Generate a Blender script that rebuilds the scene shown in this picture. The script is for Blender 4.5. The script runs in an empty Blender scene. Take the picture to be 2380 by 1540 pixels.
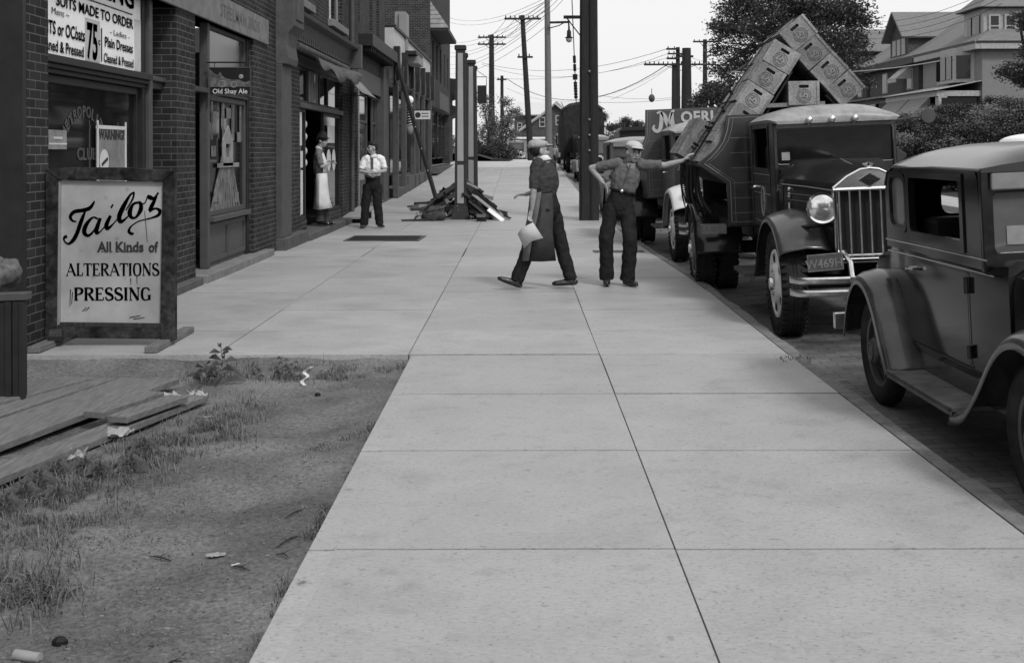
import bpy, math, random
from mathutils import Vector, Matrix, noise as mnoise
from mathutils.geometry import tessellate_polygon
R = math.radians
random.seed(7)
sc = bpy.context.scene
COL = sc.collection
# ------------------------------------------------------------------ camera
F = 2750.0; CX, CY = 1209.0, 350.0; H = 1.6           # picture measured at 2380x1540
cam_d = bpy.data.cameras.new('camera'); cam = bpy.data.objects.new('camera', cam_d); COL.objects.link(cam)
cam.location = (0, 0, H); cam.rotation_euler = (R(90), R(0.12), 0)
cam_d.sensor_width = 36; cam_d.lens = 36 * F / 2380
cam_d.shift_x = -(CX - 1190) / 2380; cam_d.shift_y = -(770 - CY) / 2380
cam_d.clip_start = 0.1; cam_d.clip_end = 3000
cam_d.dof.use_dof = True; cam_d.dof.focus_distance = 11.5; cam_d.dof.aperture_fstop = 10.0
sc.camera = cam
# ------------------------------------------------------------------ light
SUN_EL, SUN_AZ = R(48), R(148)     # high and veiled, from behind the camera and a little to its right
w = bpy.data.worlds.new('World'); sc.world = w; w.use_nodes = True
nt = w.node_tree; nt.nodes.clear()
sky = nt.nodes.new('ShaderNodeTexSky'); sky.sky_type = 'NISHITA'; sky.sun_disc = False
sky.sun_elevation = SUN_EL; sky.sun_rotation = SUN_AZ; sky.dust_density = 4.0; sky.air_density = 1.0
bw = nt.nodes.new('ShaderNodeRGBToBW'); mix = nt.nodes.new('ShaderNodeMix'); mix.data_type = 'FLOAT'
mix.inputs[0].default_value = 0.72; mix.inputs[3].default_value = 10.0      # cloud veil evens the sky out
bg = nt.nodes.new('ShaderNodeBackground'); bg.inputs['Strength'].default_value = 0.1
wo = nt.nodes.new('ShaderNodeOutputWorld')
nt.links.new(sky.outputs[0], bw.inputs[0]); nt.links.new(bw.outputs[0], mix.inputs[2])
nt.links.new(mix.outputs[0], bg.inputs[0]); nt.links.new(bg.outputs[0], wo.inputs[0])
sd = bpy.data.lights.new('sun', 'SUN'); sd.energy = 1.5; sd.angle = R(10); sd.color = (1, 1, 1)
so = bpy.data.objects.new('sun', sd); COL.objects.link(so)
_d = Vector((math.sin(SUN_AZ) * math.cos(SUN_EL), math.cos(SUN_AZ) * math.cos(SUN_EL), math.sin(SUN_EL)))
so.rotation_euler = _d.to_track_quat('Z', 'Y').to_euler(); so.location = (0, -5, 30)
vs = sc.view_settings; vs.view_transform = 'Standard'; vs.look = 'None'; vs.gamma = 1; vs.exposure = 0.2
vs.use_curve_mapping = False
sc.cycles.use_denoising = True
# ------------------------------------------------------------------ helpers
def px(x, y, Y):                       # picture point at depth Y -> world
    return Vector(((x - CX) * Y / F, Y, H - (y - CY) * Y / F))
def lerp(a, b, t): return a + (b - a) * t
def smooth(t): t = max(0, min(1, t)); return t * t * (3 - 2 * t)
GZ = [(-30, 0), (27, 0), (37, .12), (46, .33), (56, .62), (66, .85), (80, .95), (95, .9), (115, .3), (150, -1.5), (260, -4), (900, -6)]
def gz(y):
    for (a, za), (b, zb) in zip(GZ, GZ[1:]):
        if y <= b: return lerp(za, zb, (y - a) / (b - a)) if y > a else za
    return GZ[-1][1]
CB = [(-30, 2.1), (9, 2.1), (14, 2.14), (18, 2.06), (22, 1.98), (30, 1.98), (46, 2.0), (80, 2.1), (900, 2.1)]
def curb_x(y):
    for (a, za), (b, zb) in zip(CB, CB[1:]):
        if y <= b: return lerp(za, zb, (y - a) / (b - a)) if y > a else za
    return CB[-1][1]
_mats = {}
def N(nt, t, **kw):
    n = nt.nodes.new(t)
    for k, v in kw.items(): setattr(n, k, v)
    return n
def mat(name, c=.2, rough=.7, metal=0, var=.25, scale=8, stretch=(1, 1, 1), bump=.0, bscale=None, spec=None, coat=0,
        spots=0, sscale=6, trans=0, kind=None, alpha=1, var2=0, scale2=1.0, rnd=0, flecks=0, island=0):
    if name in _mats: return _mats[name]
    if spec is None: spec = .12 if rough > .68 else (.25 if rough > .5 else .5)
    m = bpy.data.materials.new(name); m.use_nodes = True; t = m.node_tree; t.nodes.clear()
    L = t.links.new
    out = N(t, 'ShaderNodeOutputMaterial'); b = N(t, 'ShaderNodeBsdfPrincipled'); L(b.outputs[0], out.inputs[0])
    b.inputs['Roughness'].default_value = rough; b.inputs['Metallic'].default_value = metal
    b.inputs['Specular IOR Level'].default_value = spec
    b.inputs['Coat Weight'].default_value = coat; b.inputs['Coat Roughness'].default_value = .08
    if trans: b.inputs['Transmission Weight'].default_value = trans
    if alpha < 1: b.inputs['Alpha'].default_value = alpha
    tc = N(t, 'ShaderNodeTexCoord'); mp = N(t, 'ShaderNodeMapping'); mp.inputs['Scale'].default_value = stretch
    L(tc.outputs['Object'], mp.inputs[0]); vec = mp.outputs[0]
    nz = N(t, 'ShaderNodeTexNoise'); nz.inputs['Scale'].default_value = scale; nz.inputs['Detail'].default_value = 8
    nz.inputs['Roughness'].default_value = .65; L(vec, nz.inputs['Vector'])
    mr = N(t, 'ShaderNodeMapRange'); mr.inputs['From Min'].default_value = .3; mr.inputs['From Max'].default_value = .7
    mr.inputs['To Min'].default_value = c * (1 - var); mr.inputs['To Max'].default_value = c * (1 + var)
    L(nz.outputs[0], mr.inputs[0]); val = mr.outputs[0]
    if var2:
        n2 = N(t, 'ShaderNodeTexNoise'); n2.inputs['Scale'].default_value = scale2; n2.inputs['Detail'].default_value = 3
        L(tc.outputs['Object'], n2.inputs['Vector'])
        m2 = N(t, 'ShaderNodeMapRange'); m2.inputs['From Min'].default_value = .35; m2.inputs['From Max'].default_value = .65
        m2.inputs['To Min'].default_value = 1 - var2; m2.inputs['To Max'].default_value = 1 + var2
        L(n2.outputs[0], m2.inputs[0]); mu = N(t, 'ShaderNodeMath', operation='MULTIPLY'); L(val, mu.inputs[0]); L(m2.outputs[0], mu.inputs[1]); val = mu.outputs[0]
    if spots:
        vo = N(t, 'ShaderNodeTexVoronoi'); vo.inputs['Scale'].default_value = sscale; L(tc.outputs['Object'], vo.inputs['Vector'])
        sp = N(t, 'ShaderNodeMapRange'); sp.inputs['From Min'].default_value = .05; sp.inputs['From Max'].default_value = .16
        sp.inputs['To Min'].default_value = 1 - spots; sp.inputs['To Max'].default_value = 1
        L(vo.outputs['Distance'], sp.inputs[0]); mu = N(t, 'ShaderNodeMath', operation='MULTIPLY'); L(val, mu.inputs[0]); L(sp.outputs[0], mu.inputs[1]); val = mu.outputs[0]
    if kind in ('brick', 'pave'):
        g = N(t, 'ShaderNodeNewGeometry'); s = N(t, 'ShaderNodeSeparateXYZ'); L(g.outputs['Normal'], s.inputs[0])
        ab = N(t, 'ShaderNodeMath', operation='ABSOLUTE'); L(s.outputs[0], ab.inputs[0])
        gt = N(t, 'ShaderNodeMath', operation='GREATER_THAN'); L(ab.outputs[0], gt.inputs[0]); gt.inputs[1].default_value = .5
        p = N(t, 'ShaderNodeSeparateXYZ'); L(tc.outputs['Object'], p.inputs[0])
        ca = N(t, 'ShaderNodeCombineXYZ'); cb = N(t, 'ShaderNodeCombineXYZ')
        if kind == 'brick':
            L(p.outputs[1], ca.inputs[0]); L(p.outputs[2], ca.inputs[1]); L(p.outputs[0], cb.inputs[0]); L(p.outputs[2], cb.inputs[1])
        else:
            for q in (ca, cb): L(p.outputs[0], q.inputs[0]); L(p.outputs[1], q.inputs[1])
        mx = N(t, 'ShaderNodeMix', data_type='VECTOR'); L(gt.outputs[0], mx.inputs[0]); L(cb.outputs[0], mx.inputs[4]); L(ca.outputs[0], mx.inputs[5])
        br = N(t, 'ShaderNodeTexBrick'); L(mx.outputs[1], br.inputs['Vector']); br.inputs['Scale'].default_value = 1
        br.inputs['Brick Width'].default_value = .215 if kind == 'brick' else .22
        br.inputs['Row Height'].default_value = .075 if kind == 'brick' else .1
        br.inputs['Mortar Size'].default_value = .0055; br.inputs['Mortar Smooth'].default_value = .3
        k1, k2, k3 = (.65, 1.2, 3.6) if kind == 'brick' else (.8, 1.2, .5)
        for i, k in (('Color1', k1), ('Color2', k2), ('Mortar', k3)): br.inputs[i].default_value = (k, k, k, 1)
        bwn = N(t, 'ShaderNodeRGBToBW'); L(br.outputs['Color'], bwn.inputs[0])
        mu = N(t, 'ShaderNodeMath', operation='MULTIPLY'); L(val, mu.inputs[0]); L(bwn.outputs[0], mu.inputs[1]); val = mu.outputs[0]
        bp = N(t, 'ShaderNodeBump'); bp.inputs['Strength'].default_value = .5; bp.inputs['Distance'].default_value = .006
        bp.invert = kind == 'brick'; L(br.outputs['Fac'], bp.inputs['Height']) if kind == 'brick' else L(bwn.outputs[0], bp.inputs['Height'])
        L(bp.outputs[0], b.inputs['Normal'])
    if kind == 'boards':
        wv = N(t, 'ShaderNodeTexWave'); wv.bands_direction = 'Z'; wv.wave_profile = 'SAW'; wv.inputs['Scale'].default_value = 1.2
        L(tc.outputs['Object'], wv.inputs['Vector']); bp = N(t, 'ShaderNodeBump'); bp.inputs['Distance'].default_value = .02; L(wv.outputs[1], bp.inputs['Height']); L(bp.outputs[0], b.inputs['Normal'])
    if bump:
        n3 = N(t, 'ShaderNodeTexNoise'); n3.inputs['Scale'].default_value = bscale or scale * 3; n3.inputs['Detail'].default_value = 6; L(vec, n3.inputs['Vector'])
        bp = N(t, 'ShaderNodeBump'); bp.inputs['Strength'].default_value = min(1, bump * 8); bp.inputs['Distance'].default_value = bump; L(n3.outputs[0], bp.inputs['Height']); L(bp.outputs[0], b.inputs['Normal'])
    if flecks:
        mp2 = N(t, 'ShaderNodeMapping'); mp2.inputs['Scale'].default_value = (.8, 1, 1); L(tc.outputs['Object'], mp2.inputs[0])
        for fs_, lo, hi, k in ((75, .60, .68, .8), (22, .655, .70, .6), (7, .56, .74, .30), (1.6, .50, .68, .30), (.5, .48, .6, .14)):
            nf = N(t, 'ShaderNodeTexNoise'); nf.inputs['Scale'].default_value = fs_; nf.inputs['Detail'].default_value = 5; L(mp2.outputs[0], nf.inputs['Vector'])
            mf = N(t, 'ShaderNodeMapRange'); mf.inputs['From Min'].default_value = lo; mf.inputs['From Max'].default_value = hi; mf.inputs['To Min'].default_value = 1; mf.inputs['To Max'].default_value = 1 - flecks * k; L(nf.outputs[0], mf.inputs[0])
            mu = N(t, 'ShaderNodeMath', operation='MULTIPLY'); L(val, mu.inputs[0]); L(mf.outputs[0], mu.inputs[1]); val = mu.outputs[0]
    if island:
        gi = N(t, 'ShaderNodeNewGeometry'); m6 = N(t, 'ShaderNodeMapRange'); m6.inputs['To Min'].default_value = 1 - island; m6.inputs['To Max'].default_value = 1 + island; L(gi.outputs['Random Per Island'], m6.inputs[0])
        mu = N(t, 'ShaderNodeMath', operation='MULTIPLY'); L(val, mu.inputs[0]); L(m6.outputs[0], mu.inputs[1]); val = mu.outputs[0]
    if rnd:
        oi = N(t, 'ShaderNodeObjectInfo'); m5 = N(t, 'ShaderNodeMapRange'); m5.inputs['To Min'].default_value = 1 - rnd; m5.inputs['To Max'].default_value = 1 + rnd; L(oi.outputs['Random'], m5.inputs[0])
        mu = N(t, 'ShaderNodeMath', operation='MULTIPLY'); L(val, mu.inputs[0]); L(m5.outputs[0], mu.inputs[1]); val = mu.outputs[0]
    cc = N(t, 'ShaderNodeCombineXYZ')
    for i in range(3): L(val, cc.inputs[i])
    L(cc.outputs[0], b.inputs['Base Color'])
    _mats[name] = m; return m

class MB:
    def __init__(s): s.v = []; s.f = []
    def add(s, vs, fs, M=None):
        n = len(s.v)
        s.v += [tuple(M @ Vector(p)) if M else tuple(p) for p in vs]
        s.f += [tuple(i + n for i in f) for f in fs]; return s
    def box(s, x0, x1, y0, y1, z0, z1, M=None):
        vs = [(x0, y0, z0), (x1, y0, z0), (x1, y1, z0), (x0, y1, z0), (x0, y0, z1), (x1, y0, z1), (x1, y1, z1), (x0, y1, z1)]
        return s.add(vs, [(3, 2, 1, 0), (4, 5, 6, 7), (0, 1, 5, 4), (1, 2, 6, 5), (2, 3, 7, 6), (3, 0, 4, 7)], M)
    def bar(s, a, b, w, h, up=(0, 0, 1)):                      # rectangular bar between two points
        a, b = Vector(a), Vector(b); d = (b - a).normalized(); u = Vector(up)
        if abs(d.dot(u)) > .98: u = Vector((0, 1, 0))
        x = d.cross(u).normalized() * w / 2; y = x.cross(d).normalized() * h / 2
        vs = [a - x - y, a + x - y, a + x + y, a - x + y, b - x - y, b + x - y, b + x + y, b - x + y]
        return s.add(vs, [(0, 1, 2, 3), (7, 6, 5, 4), (1, 0, 4, 5), (2, 1, 5, 6), (3, 2, 6, 7), (0, 3, 7, 4)])
    def tube(s, pts, r, n=8, cap=True, close=False):
        pts = [Vector(p) for p in pts]; m = len(pts); rs = r if isinstance(r, (list, tuple)) else [r] * m
        u = None; rings = []
        for i, p in enumerate(pts):
            if close: d = (pts[(i + 1) % m] - pts[i - 1])
            else: d = (pts[min(i + 1, m - 1)] - pts[max(i - 1, 0)])
            if d.length < 1e-9: d = Vector((0, 0, 1))
            d.normalize()
            if u is None: u = d.orthogonal().normalized()
            else:
                u = (u - d * u.dot(d)); u = u.normalized() if u.length > 1e-6 else d.orthogonal().normalized()
            v = d.cross(u)
            rings.append([p + (u * math.cos(2 * math.pi * k / n) + v * math.sin(2 * math.pi * k / n)) * rs[i] for k in range(n)])
        return s.loft(rings, cap=cap and not close, closed=close)
    def loft(s, rings, cap=True, closed=False, ring_closed=True):
        n = len(rings[0]); vs = [p for r in rings for p in r]; fs = []; m = len(rings)
        for i in range(m if closed else m - 1):
            j = (i + 1) % m
            for k in range(n if ring_closed else n - 1):
                l = (k + 1) % n; fs.append((i * n + k, i * n + l, j * n + l, j * n + k))
        if cap and not closed: fs.append(tuple(range(n - 1, -1, -1))); fs.append(tuple((m - 1) * n + k for k in range(n)))
        return s.add(vs, fs)
    def lathe(s, prof, c=(0, 0, 0), axis='x', n=32, closed=False):      # prof = (along axis, radius)
        rings = []
        for a, r in prof:
            ring = []
            for k in range(n):
                t = 2 * math.pi * k / n; p, q = r * math.cos(t), r * math.sin(t)
                v = {'x': (a, p, q), 'y': (p, a, q), 'z': (p, q, a)}[axis]
                ring.append(Vector(v) + Vector(c))
            rings.append(ring)
        return s.loft(rings, cap=not closed, closed=closed)
    def ell(s, c, r, n=12, m=8):
        rr = r if isinstance(r, (tuple, list)) else (r, r, r); c = Vector(c); rings = []
        for i in range(m + 1):
            t = math.pi * i / m; q = max(math.sin(t), 1e-3)
            rings.append([c + Vector((rr[0] * q * math.cos(2 * math.pi * k / n), rr[1] * q * math.sin(2 * math.pi * k / n), -rr[2] * math.cos(t))) for k in range(n)])
        return s.loft(rings)
    def prism(s, out, holes=(), axis='x', a=0, b=.03, M=None):   # outline (p,q) in the plane normal to axis, thickness a..b
        def v3(p, t): return {'x': (t, p[0], p[1]), 'y': (p[0], t, p[1]), 'z': (p[0], p[1], t)}[axis]
        loops = [list(out)] + [list(h) for h in holes]; flat = [p for l in loops for p in l]; n = len(flat)
        tris = tessellate_polygon([[Vector((p[0], p[1], 0)) for p in l] for l in loops])
        vs = [v3(p, a) for p in flat] + [v3(p, b) for p in flat]
        fs = [tuple(t) for t in tris] + [tuple(i + n for i in reversed(t)) for t in tris]; o = 0
        for l in loops:
            m = len(l)
            for i in range(m): j = (i + 1) % m; fs.append((o + i, o + j, o + j + n, o + i + n))
            o += m
        return s.add(vs, fs, M)
    def grid(s, x0, x1, y0, y1, nx, ny, fz):
        vs = [(lerp(x0, x1, i / nx), lerp(y0, y1, j / ny), 0) for j in range(ny + 1) for i in range(nx + 1)]
        vs = [(a, b, fz(a, b)) for a, b, _ in vs]
        return s.add(vs, [(j * (nx + 1) + i, j * (nx + 1) + i + 1, (j + 1) * (nx + 1) + i + 1, (j + 1) * (nx + 1) + i) for j in range(ny) for i in range(nx)])
    def build(s, name, m, parent=None, sm=False, bevel=0, sub=0, kind=None, label=None, solid=0, fix=True):
        me = bpy.data.meshes.new(name); me.from_pydata(s.v, [], s.f)
        if fix:
            import bmesh
            bm = bmesh.new(); bm.from_mesh(me); bmesh.ops.recalc_face_normals(bm, faces=bm.faces[:]); bm.to_mesh(me); bm.free()
        me.materials.append(m); o = bpy.data.objects.new(name, me); COL.objects.link(o)
        if sm:
            me.polygons.foreach_set('use_smooth', [True] * len(me.polygons))
            try: me.set_sharp_from_angle(angle=R(sm if sm is not True else 40))
            except Exception: pass
        if solid: q = o.modifiers.new('s', 'SOLIDIFY'); q.thickness = solid; q.offset = 0
        if bevel: q = o.modifiers.new('b', 'BEVEL'); q.width = bevel; q.segments = 2; q.limit_method = 'ANGLE'; q.angle_limit = R(35)
        if sub: q = o.modifiers.new('u', 'SUBSURF'); q.levels = sub; q.render_levels = sub
        if parent: o.parent = parent
        if kind: o['kind'] = kind
        if label: o['label'] = label
        return o
def tag(o, label, cat, group=None, kind=None):
    o['label'] = label; o['category'] = cat
    if group: o['group'] = group
    if kind: o['kind'] = kind
    return o
def thing(name, label, cat, loc=(0, 0, 0), group=None, rz=0):
    o = bpy.data.objects.new(name, None); COL.objects.link(o); o.location = loc; o.rotation_euler.z = rz; o.empty_display_size = .1
    return tag(o, label, cat, group)
def copy_tree(root, loc=None, rz=None, label=None, mtx=None):
    r = root.copy(); COL.objects.link(r)
    if loc is not None: r.location = loc
    if rz is not None: r.rotation_euler.z = rz
    if label: r['label'] = label
    for ch in list(root.children):
        c = ch.copy(); COL.objects.link(c); c.parent = r
        for g in list(ch.children): d = g.copy(); COL.objects.link(d); d.parent = c
    return r
def text_mb(txt, size=1.0, depth=.002, sx=1.0, bold=0.0, shear=0, align='CENTER', spacing=1.0):
    cu = bpy.data.curves.new('t', 'FONT'); cu.body = txt; cu.size = size; cu.extrude = depth; cu.offset = bold; cu.shear = shear
    cu.align_x = align; cu.align_y = 'CENTER'; cu.resolution_u = 3; cu.space_character = spacing
    o = bpy.data.objects.new('t', cu); COL.objects.link(o); dg = bpy.context.evaluated_depsgraph_get(); dg.update()
    me = bpy.data.meshes.new_from_object(o.evaluated_get(dg))
    vs = [(v.co.x * sx, v.co.y, v.co.z) for v in me.vertices]; fs = [tuple(p.vertices) for p in me.polygons]
    bpy.data.objects.remove(o); bpy.data.curves.remove(cu); bpy.data.meshes.remove(me)
    return vs, fs
MX = lambda o, x, y: Matrix(((x[0], y[0], Vector(x).cross(Vector(y))[0], o[0]), (x[1], y[1], Vector(x).cross(Vector(y))[1], o[1]), (x[2], y[2], Vector(x).cross(Vector(y))[2], o[2]), (0, 0, 0, 1)))
def text(mb, txt, o, x, y, size, **k):         # write txt centred on o, running along x with up y
    vs, fs = text_mb(txt, size, **k); mb.add(vs, fs, MX(o, Vector(x).normalized(), Vector(y).normalized()))
FX = ((1, 0, 0), (0, 0, 1))                    # facing the camera (-Y)
SXV = ((0, 1, 0), (0, 0, 1))                   # on a wall that faces +X
def strip(mb, pts, w0, M, z=0, z2=.004):       # brush stroke: polyline with widths (x, y, w) in a plane given by M
    P = [Vector((p[0], p[1], 0)) for p in pts]; L, Rr = [], []
    for i, p in enumerate(P):
        d = (P[min(i + 1, len(P) - 1)] - P[max(i - 1, 0)]).normalized(); n = Vector((-d.y, d.x, 0)); wd = (pts[i][2] if len(pts[i]) > 2 else 1) * w0 / 2
        L.append(p + n * wd); Rr.append(p - n * wd)
    n = len(P); vs = [(*q.xy, z) for q in L] + [(*q.xy, z) for q in Rr] + [(*q.xy, z2) for q in L] + [(*q.xy, z2) for q in Rr]; fs = []
    for i in range(n - 1):
        fs += [(2 * n + i, 3 * n + i, 3 * n + i + 1, 2 * n + i + 1), (i, i + 1, 2 * n + i + 1, 2 * n + i), (n + i, 3 * n + i, 3 * n + i + 1, n + i + 1)]
    mb.add(vs, fs, M)
def cat(pts, n=6):                             # Catmull-Rom through the points
    P = [pts[0]] + list(pts) + [pts[-1]]; out = []
    for i in range(1, len(P) - 2):
        for k in range(n):
            t = k / n; out.append(tuple(.5 * (2 * b + (c - a) * t + (2 * a - 5 * b + 4 * c - d) * t * t + (3 * b - a - 3 * c + d) * t ** 3) for a, b, c, d in zip(P[i - 1], P[i], P[i + 1], P[i + 2])))
    out.append(tuple(pts[-1])); return out
# ------------------------------------------------------------------ materials
M_conc = mat('concrete', .36, .55, var=.14, scale=55, stretch=(.5, 1.5, 1), var2=.06, scale2=1.6, spots=.12, sscale=13, bump=.004, bscale=60, spec=.4, flecks=.5, island=.06)
M_conc2 = mat('old_concrete', .36, .9, var=.12, scale=14, var2=.12, scale2=.6, bump=.004)
M_joint = mat('joint_dirt', .05, .95, var=.4)
M_dirt = mat('dirt', .14, .98, var=.45, scale=42, var2=.30, scale2=1.3, bump=.03, bscale=70, flecks=.45)
M_pave = mat('street_brick', .13, .75, var=.3, scale=3, kind='pave', var2=.25, scale2=.6)
M_brick = mat('dark_brick', .034, .85, var=.2, scale=3, kind='brick', var2=.15)
M_brickl = mat('brown_brick', .042, .85, var=.2, scale=3, kind='brick')
M_brickh = mat('house_brick', .06, .85, var=.2, scale=3, kind='brick')
M_stone = mat('limestone', .19, .85, var=.25, scale=6, bump=.004)
M_stoned = mat('dark_stone', .095, .85, var=.25, scale=5, bump=.004)
M_trim = mat('dark_paint', .024, .55, var=.25, scale=5)
M_trim2 = mat('grey_paint', .075, .6, var=.2, scale=5)
M_trim3 = mat('light_paint', .25, .6, var=.15, scale=5)
M_white = mat('white_paint', .9, .55, var=.06, scale=4)
M_paper = mat('paper', .6, .8, var=.1, scale=6)
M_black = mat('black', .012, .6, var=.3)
M_ink = mat('lettering', .03, .6, var=.3, scale=25)
M_inkg = mat('faded_lettering', .12, .8, var=.3)
M_wood = mat('weathered_wood', .15, .85, var=.35, scale=5, stretch=(12, 1, 12), bump=.004)
M_woodd = mat('dark_wood', .04, .8, var=.5, scale=5, stretch=(10, 10, 1), bump=.004)
M_woodz = mat('pole_wood', .032, .85, var=.4, scale=4, stretch=(14, 14, .8), bump=.005)
M_woodl = mat('pale_pole_wood', .16, .85, var=.3, scale=4, stretch=(14, 14, .8), bump=.005)
M_crate = mat('crate_wood', .24, .75, var=.4, rnd=.3, scale=6, stretch=(9, 1, 9), bump=.002, var2=.2, scale2=3)
M_glass = mat('shop_glass', .012, .04, var=.2, spec=.45)
M_chrome = mat('chrome', .75, .12, metal=1, var=.05)
M_nickel = mat('worn_nickel', .6, .32, metal=1, var=.25, scale=12)
M_paintk = mat('truck_paint', .018, .15, var=.35, scale=6, coat=.05, var2=.3, scale2=2, spec=.4)
M_car = mat('car_paint', .012, .11, var=.5, scale=6, coat=.1, var2=.4, scale2=2, spec=.4)
M_carf = mat('dusty_fender', .045, .26, var=.5, scale=4, coat=.35, var2=.4, scale2=3, spec=.5)
M_rub = mat('rubber', .028, .8, var=.3, scale=15, var2=.3, scale2=4)
M_leaf = mat('leaves', .14, .7, var=.45, scale=1.2, var2=.3, scale2=.4)
M_leafl = mat('pale_leaves', .25, .7, var=.4, scale=2)
M_bark = mat('bark', .06, .9, var=.3)
M_grass = mat('grass_blades', .15, .8, var=.4, scale=6)
M_skin = mat('skin', .34, .6, var=.12, scale=20)
M_wire = mat('wire', .03, .6)
# ================================================================== SETTING
def rise(x): return smooth((x - 12.5) / 15) * 2.5
def ground_z(x, y):
    z = gz(y) - .3
    if x > 12: z += rise(x) + .2
    if x > 40: z += (x - 40) * .02
    if x < -9: z += .1
    if y > 200: z += smooth((y - 200) / 300) * 9 + 2.5 * mnoise.noise(Vector((x * .01, y * .01, 0)))
    return z
m = MB()
xs = [-900, -300, -100, -40, -15, -6, 0, 6, 11, 12, 13, 14, 15.5, 17, 19, 21, 23, 25, 27, 30, 35, 42, 60, 100, 200, 400, 900]
ys = [-30, -10] + list(range(0, 130, 4)) + [140, 170, 200, 240, 300, 360, 420, 500, 700, 1200, 2500]
vs = [(a, b, ground_z(a, b)) for b in ys for a in xs]; nx = len(xs)
m.add(vs, [(j * nx + i, j * nx + i + 1, (j + 1) * nx + i + 1, (j + 1) * nx + i) for j in range(len(ys) - 1) for i in range(nx - 1)])
M_lawn = mat('lawn', .045, .95, var=.4, scale=3, var2=.3, scale2=.15)
m.build('ground', M_lawn, sm=True, kind='structure')
# road: brick paved, slightly crowned, bending left beyond the rise
def rx(y): return 0 if y < 84 else -(y - 84) ** 2 * .012
m = MB(); ry = [-30] + list(range(-10, 150, 2)); rows = []
for y in ry:
    c = curb_x(y) + .10; rows.append([(c + (11.6 - c) * f + rx(y), y, gz(y) + zz) for f, zz in ((0, -.122), (.07, -.095), (.14, -.068), (.21, -.043), (.3, -.02), (.5, .0), (.8, -.05), (1, -.12))])
m.loft(rows, cap=False, ring_closed=False)
m.build('road', M_pave, sm=True, kind='structure')
m = MB(); rows = []
for y in ry: rows.append([(11.6 + rx(y), y, gz(y) - .25), (11.6 + rx(y), y, gz(y) + .02), (13.2 + rx(y), y, gz(y) + .05), (13.4 + rx(y), y, gz(y) - .3)])
m.loft(rows, cap=False, ring_closed=False); m.build('far_pavement', M_conc2, kind='structure')
# near pavement slabs
m = MB(); mb2 = MB()
def slab(x0, x1, y0, y1, mb, g=.006, tl=False, tr=False):
    gl, gr = (0 if tl else g), (0 if tr else g)
    n = max(1, int((y1 - y0) / 1.0)) if y0 > 24 else 1
    zz = [(lerp(y0 + g, y1 - g, i / n)) for i in range(n + 1)]; t = random.uniform(-.003, .003) * (not tl and not tr) - .0035 * tr
    fx0 = x0 if callable(x0) else (lambda y, v=x0: v); fx1 = x1 if callable(x1) else (lambda y, v=x1: v)
    zz[0] += .002 if y0 < 9 else 0; zz[-1] -= .002 if y0 < 9 else 0
    if x0 == .62: gl = .004
    if x1 == .62: gr = .004
    rows = [[(fx0(y) + gl, y, gz(y) - .1), (fx0(y) + gl, y, gz(y) + t), (fx1(y) - gr, y, gz(y) + t), (fx1(y) - gr, y, gz(y) - .1)] for y in zz]
    mb.loft(rows)
ry1 = [.2, 1.65, 3.15, 4.757, 6.32, 7.79, 9.27]
for a, b in zip(ry1, ry1[1:]):
    for x0, x1 in ((-.86, -.745), (-.745, .62), (.62, curb_x)): slab(x0, x1, a, b, m, .006, x0 == -.745, x1 == -.745)
ry2 = [9.3, 10.53, 11.9, 13.4, 14.9, 16.4, 17.88, 19.4]
while ry2[-1] < 60: ry2.append(ry2[-1] + 1.5)
for a, b in zip(ry2, ry2[1:]):
    for x0, x1 in ((-4.0, -2.4), (-2.4, -.88), (-.88, .62), (.62, curb_x)): slab(x0, x1, a, b, m, .011 if abs(a - 17.88) < .1 else .0045)
    if a > 52: slab(-6, -4.0, a, b, m)
m.build('sidewalk', M_conc, kind='structure')
m = MB(); rows = []
for y in [0, 4, 9.305, 9.306] + list(range(10, 64, 2)): rows.append([(-.84 if y < 9.3055 else -4.2, y, gz(y) - .02), (curb_x(y) - .02, y, gz(y) - .02)])
m.loft(rows, cap=False, ring_closed=False); m.build('sidewalk_bed', M_joint, kind='structure')
m = MB(); rows = []
for y in range(60, 112, 3): rows.append([((-6 if y < 76 else -.5) + rx(y), y, gz(y) - .2), ((-6 if y < 76 else -.5) + rx(y), y, gz(y)), (curb_x(y) + rx(y), y, gz(y)), (curb_x(y) + rx(y), y, gz(y) - .3)])
m.loft(rows, cap=False, ring_closed=False); m.build('far_sidewalk', mat('bright_concrete', .5, .9, var=.1, scale=2), kind='structure')
m = MB(); y = .5
while y < 84:
    L = random.uniform(1.5, 2.2); n = 6; rows = []
    for i in range(n + 1):
        t = y + .004 + (L - .008) * i / n; j = random.uniform(-.012, .012); z = gz(t)
        rows.append([(curb_x(t) + .005, t, z - .12), (curb_x(t) + .005, t, z - .002), (curb_x(t) + .105 + j, t, z - .006 + j * .3), (curb_x(t) + .13 + j, t, z - .03), (curb_x(t) + .15 + j, t, z - .16)])
    m.loft(rows); y += L
m.build('curb', mat('curb_stone', .18, .9, flecks=.6, var=.3, scale=10, bump=.006), kind='structure')
# dirt lot
def dirt_z(x, y):
    e = min(1, max(0, (-.86 - x) / .5)); f = min(1, max(0, (9.3 - y) / .4))
    return -.035 - .05 * e * f - .02 * f + .030 * mnoise.noise(Vector((x * 1.3, y * 1.3, 0))) * e + .014 * mnoise.noise(Vector((x * 5, y * 5, 3))) + .005 * mnoise.noise(Vector((x * 17, y * 17, 5)))
m = MB(); m.grid(-9, -.85, .3, 9.32, 200, 230, dirt_z); m.build('dirt_ground', M_dirt, sm=180, kind='structure')
def gp(x, y, h=0):                   # picture point on the flat ground
    Z = (H - h) * F / (y - CY); return Vector(((x - CX) * Z / F, Z, h))
def on_dirt(v): return Vector((v.x, v.y, dirt_z(v.x, v.y)))
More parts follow.
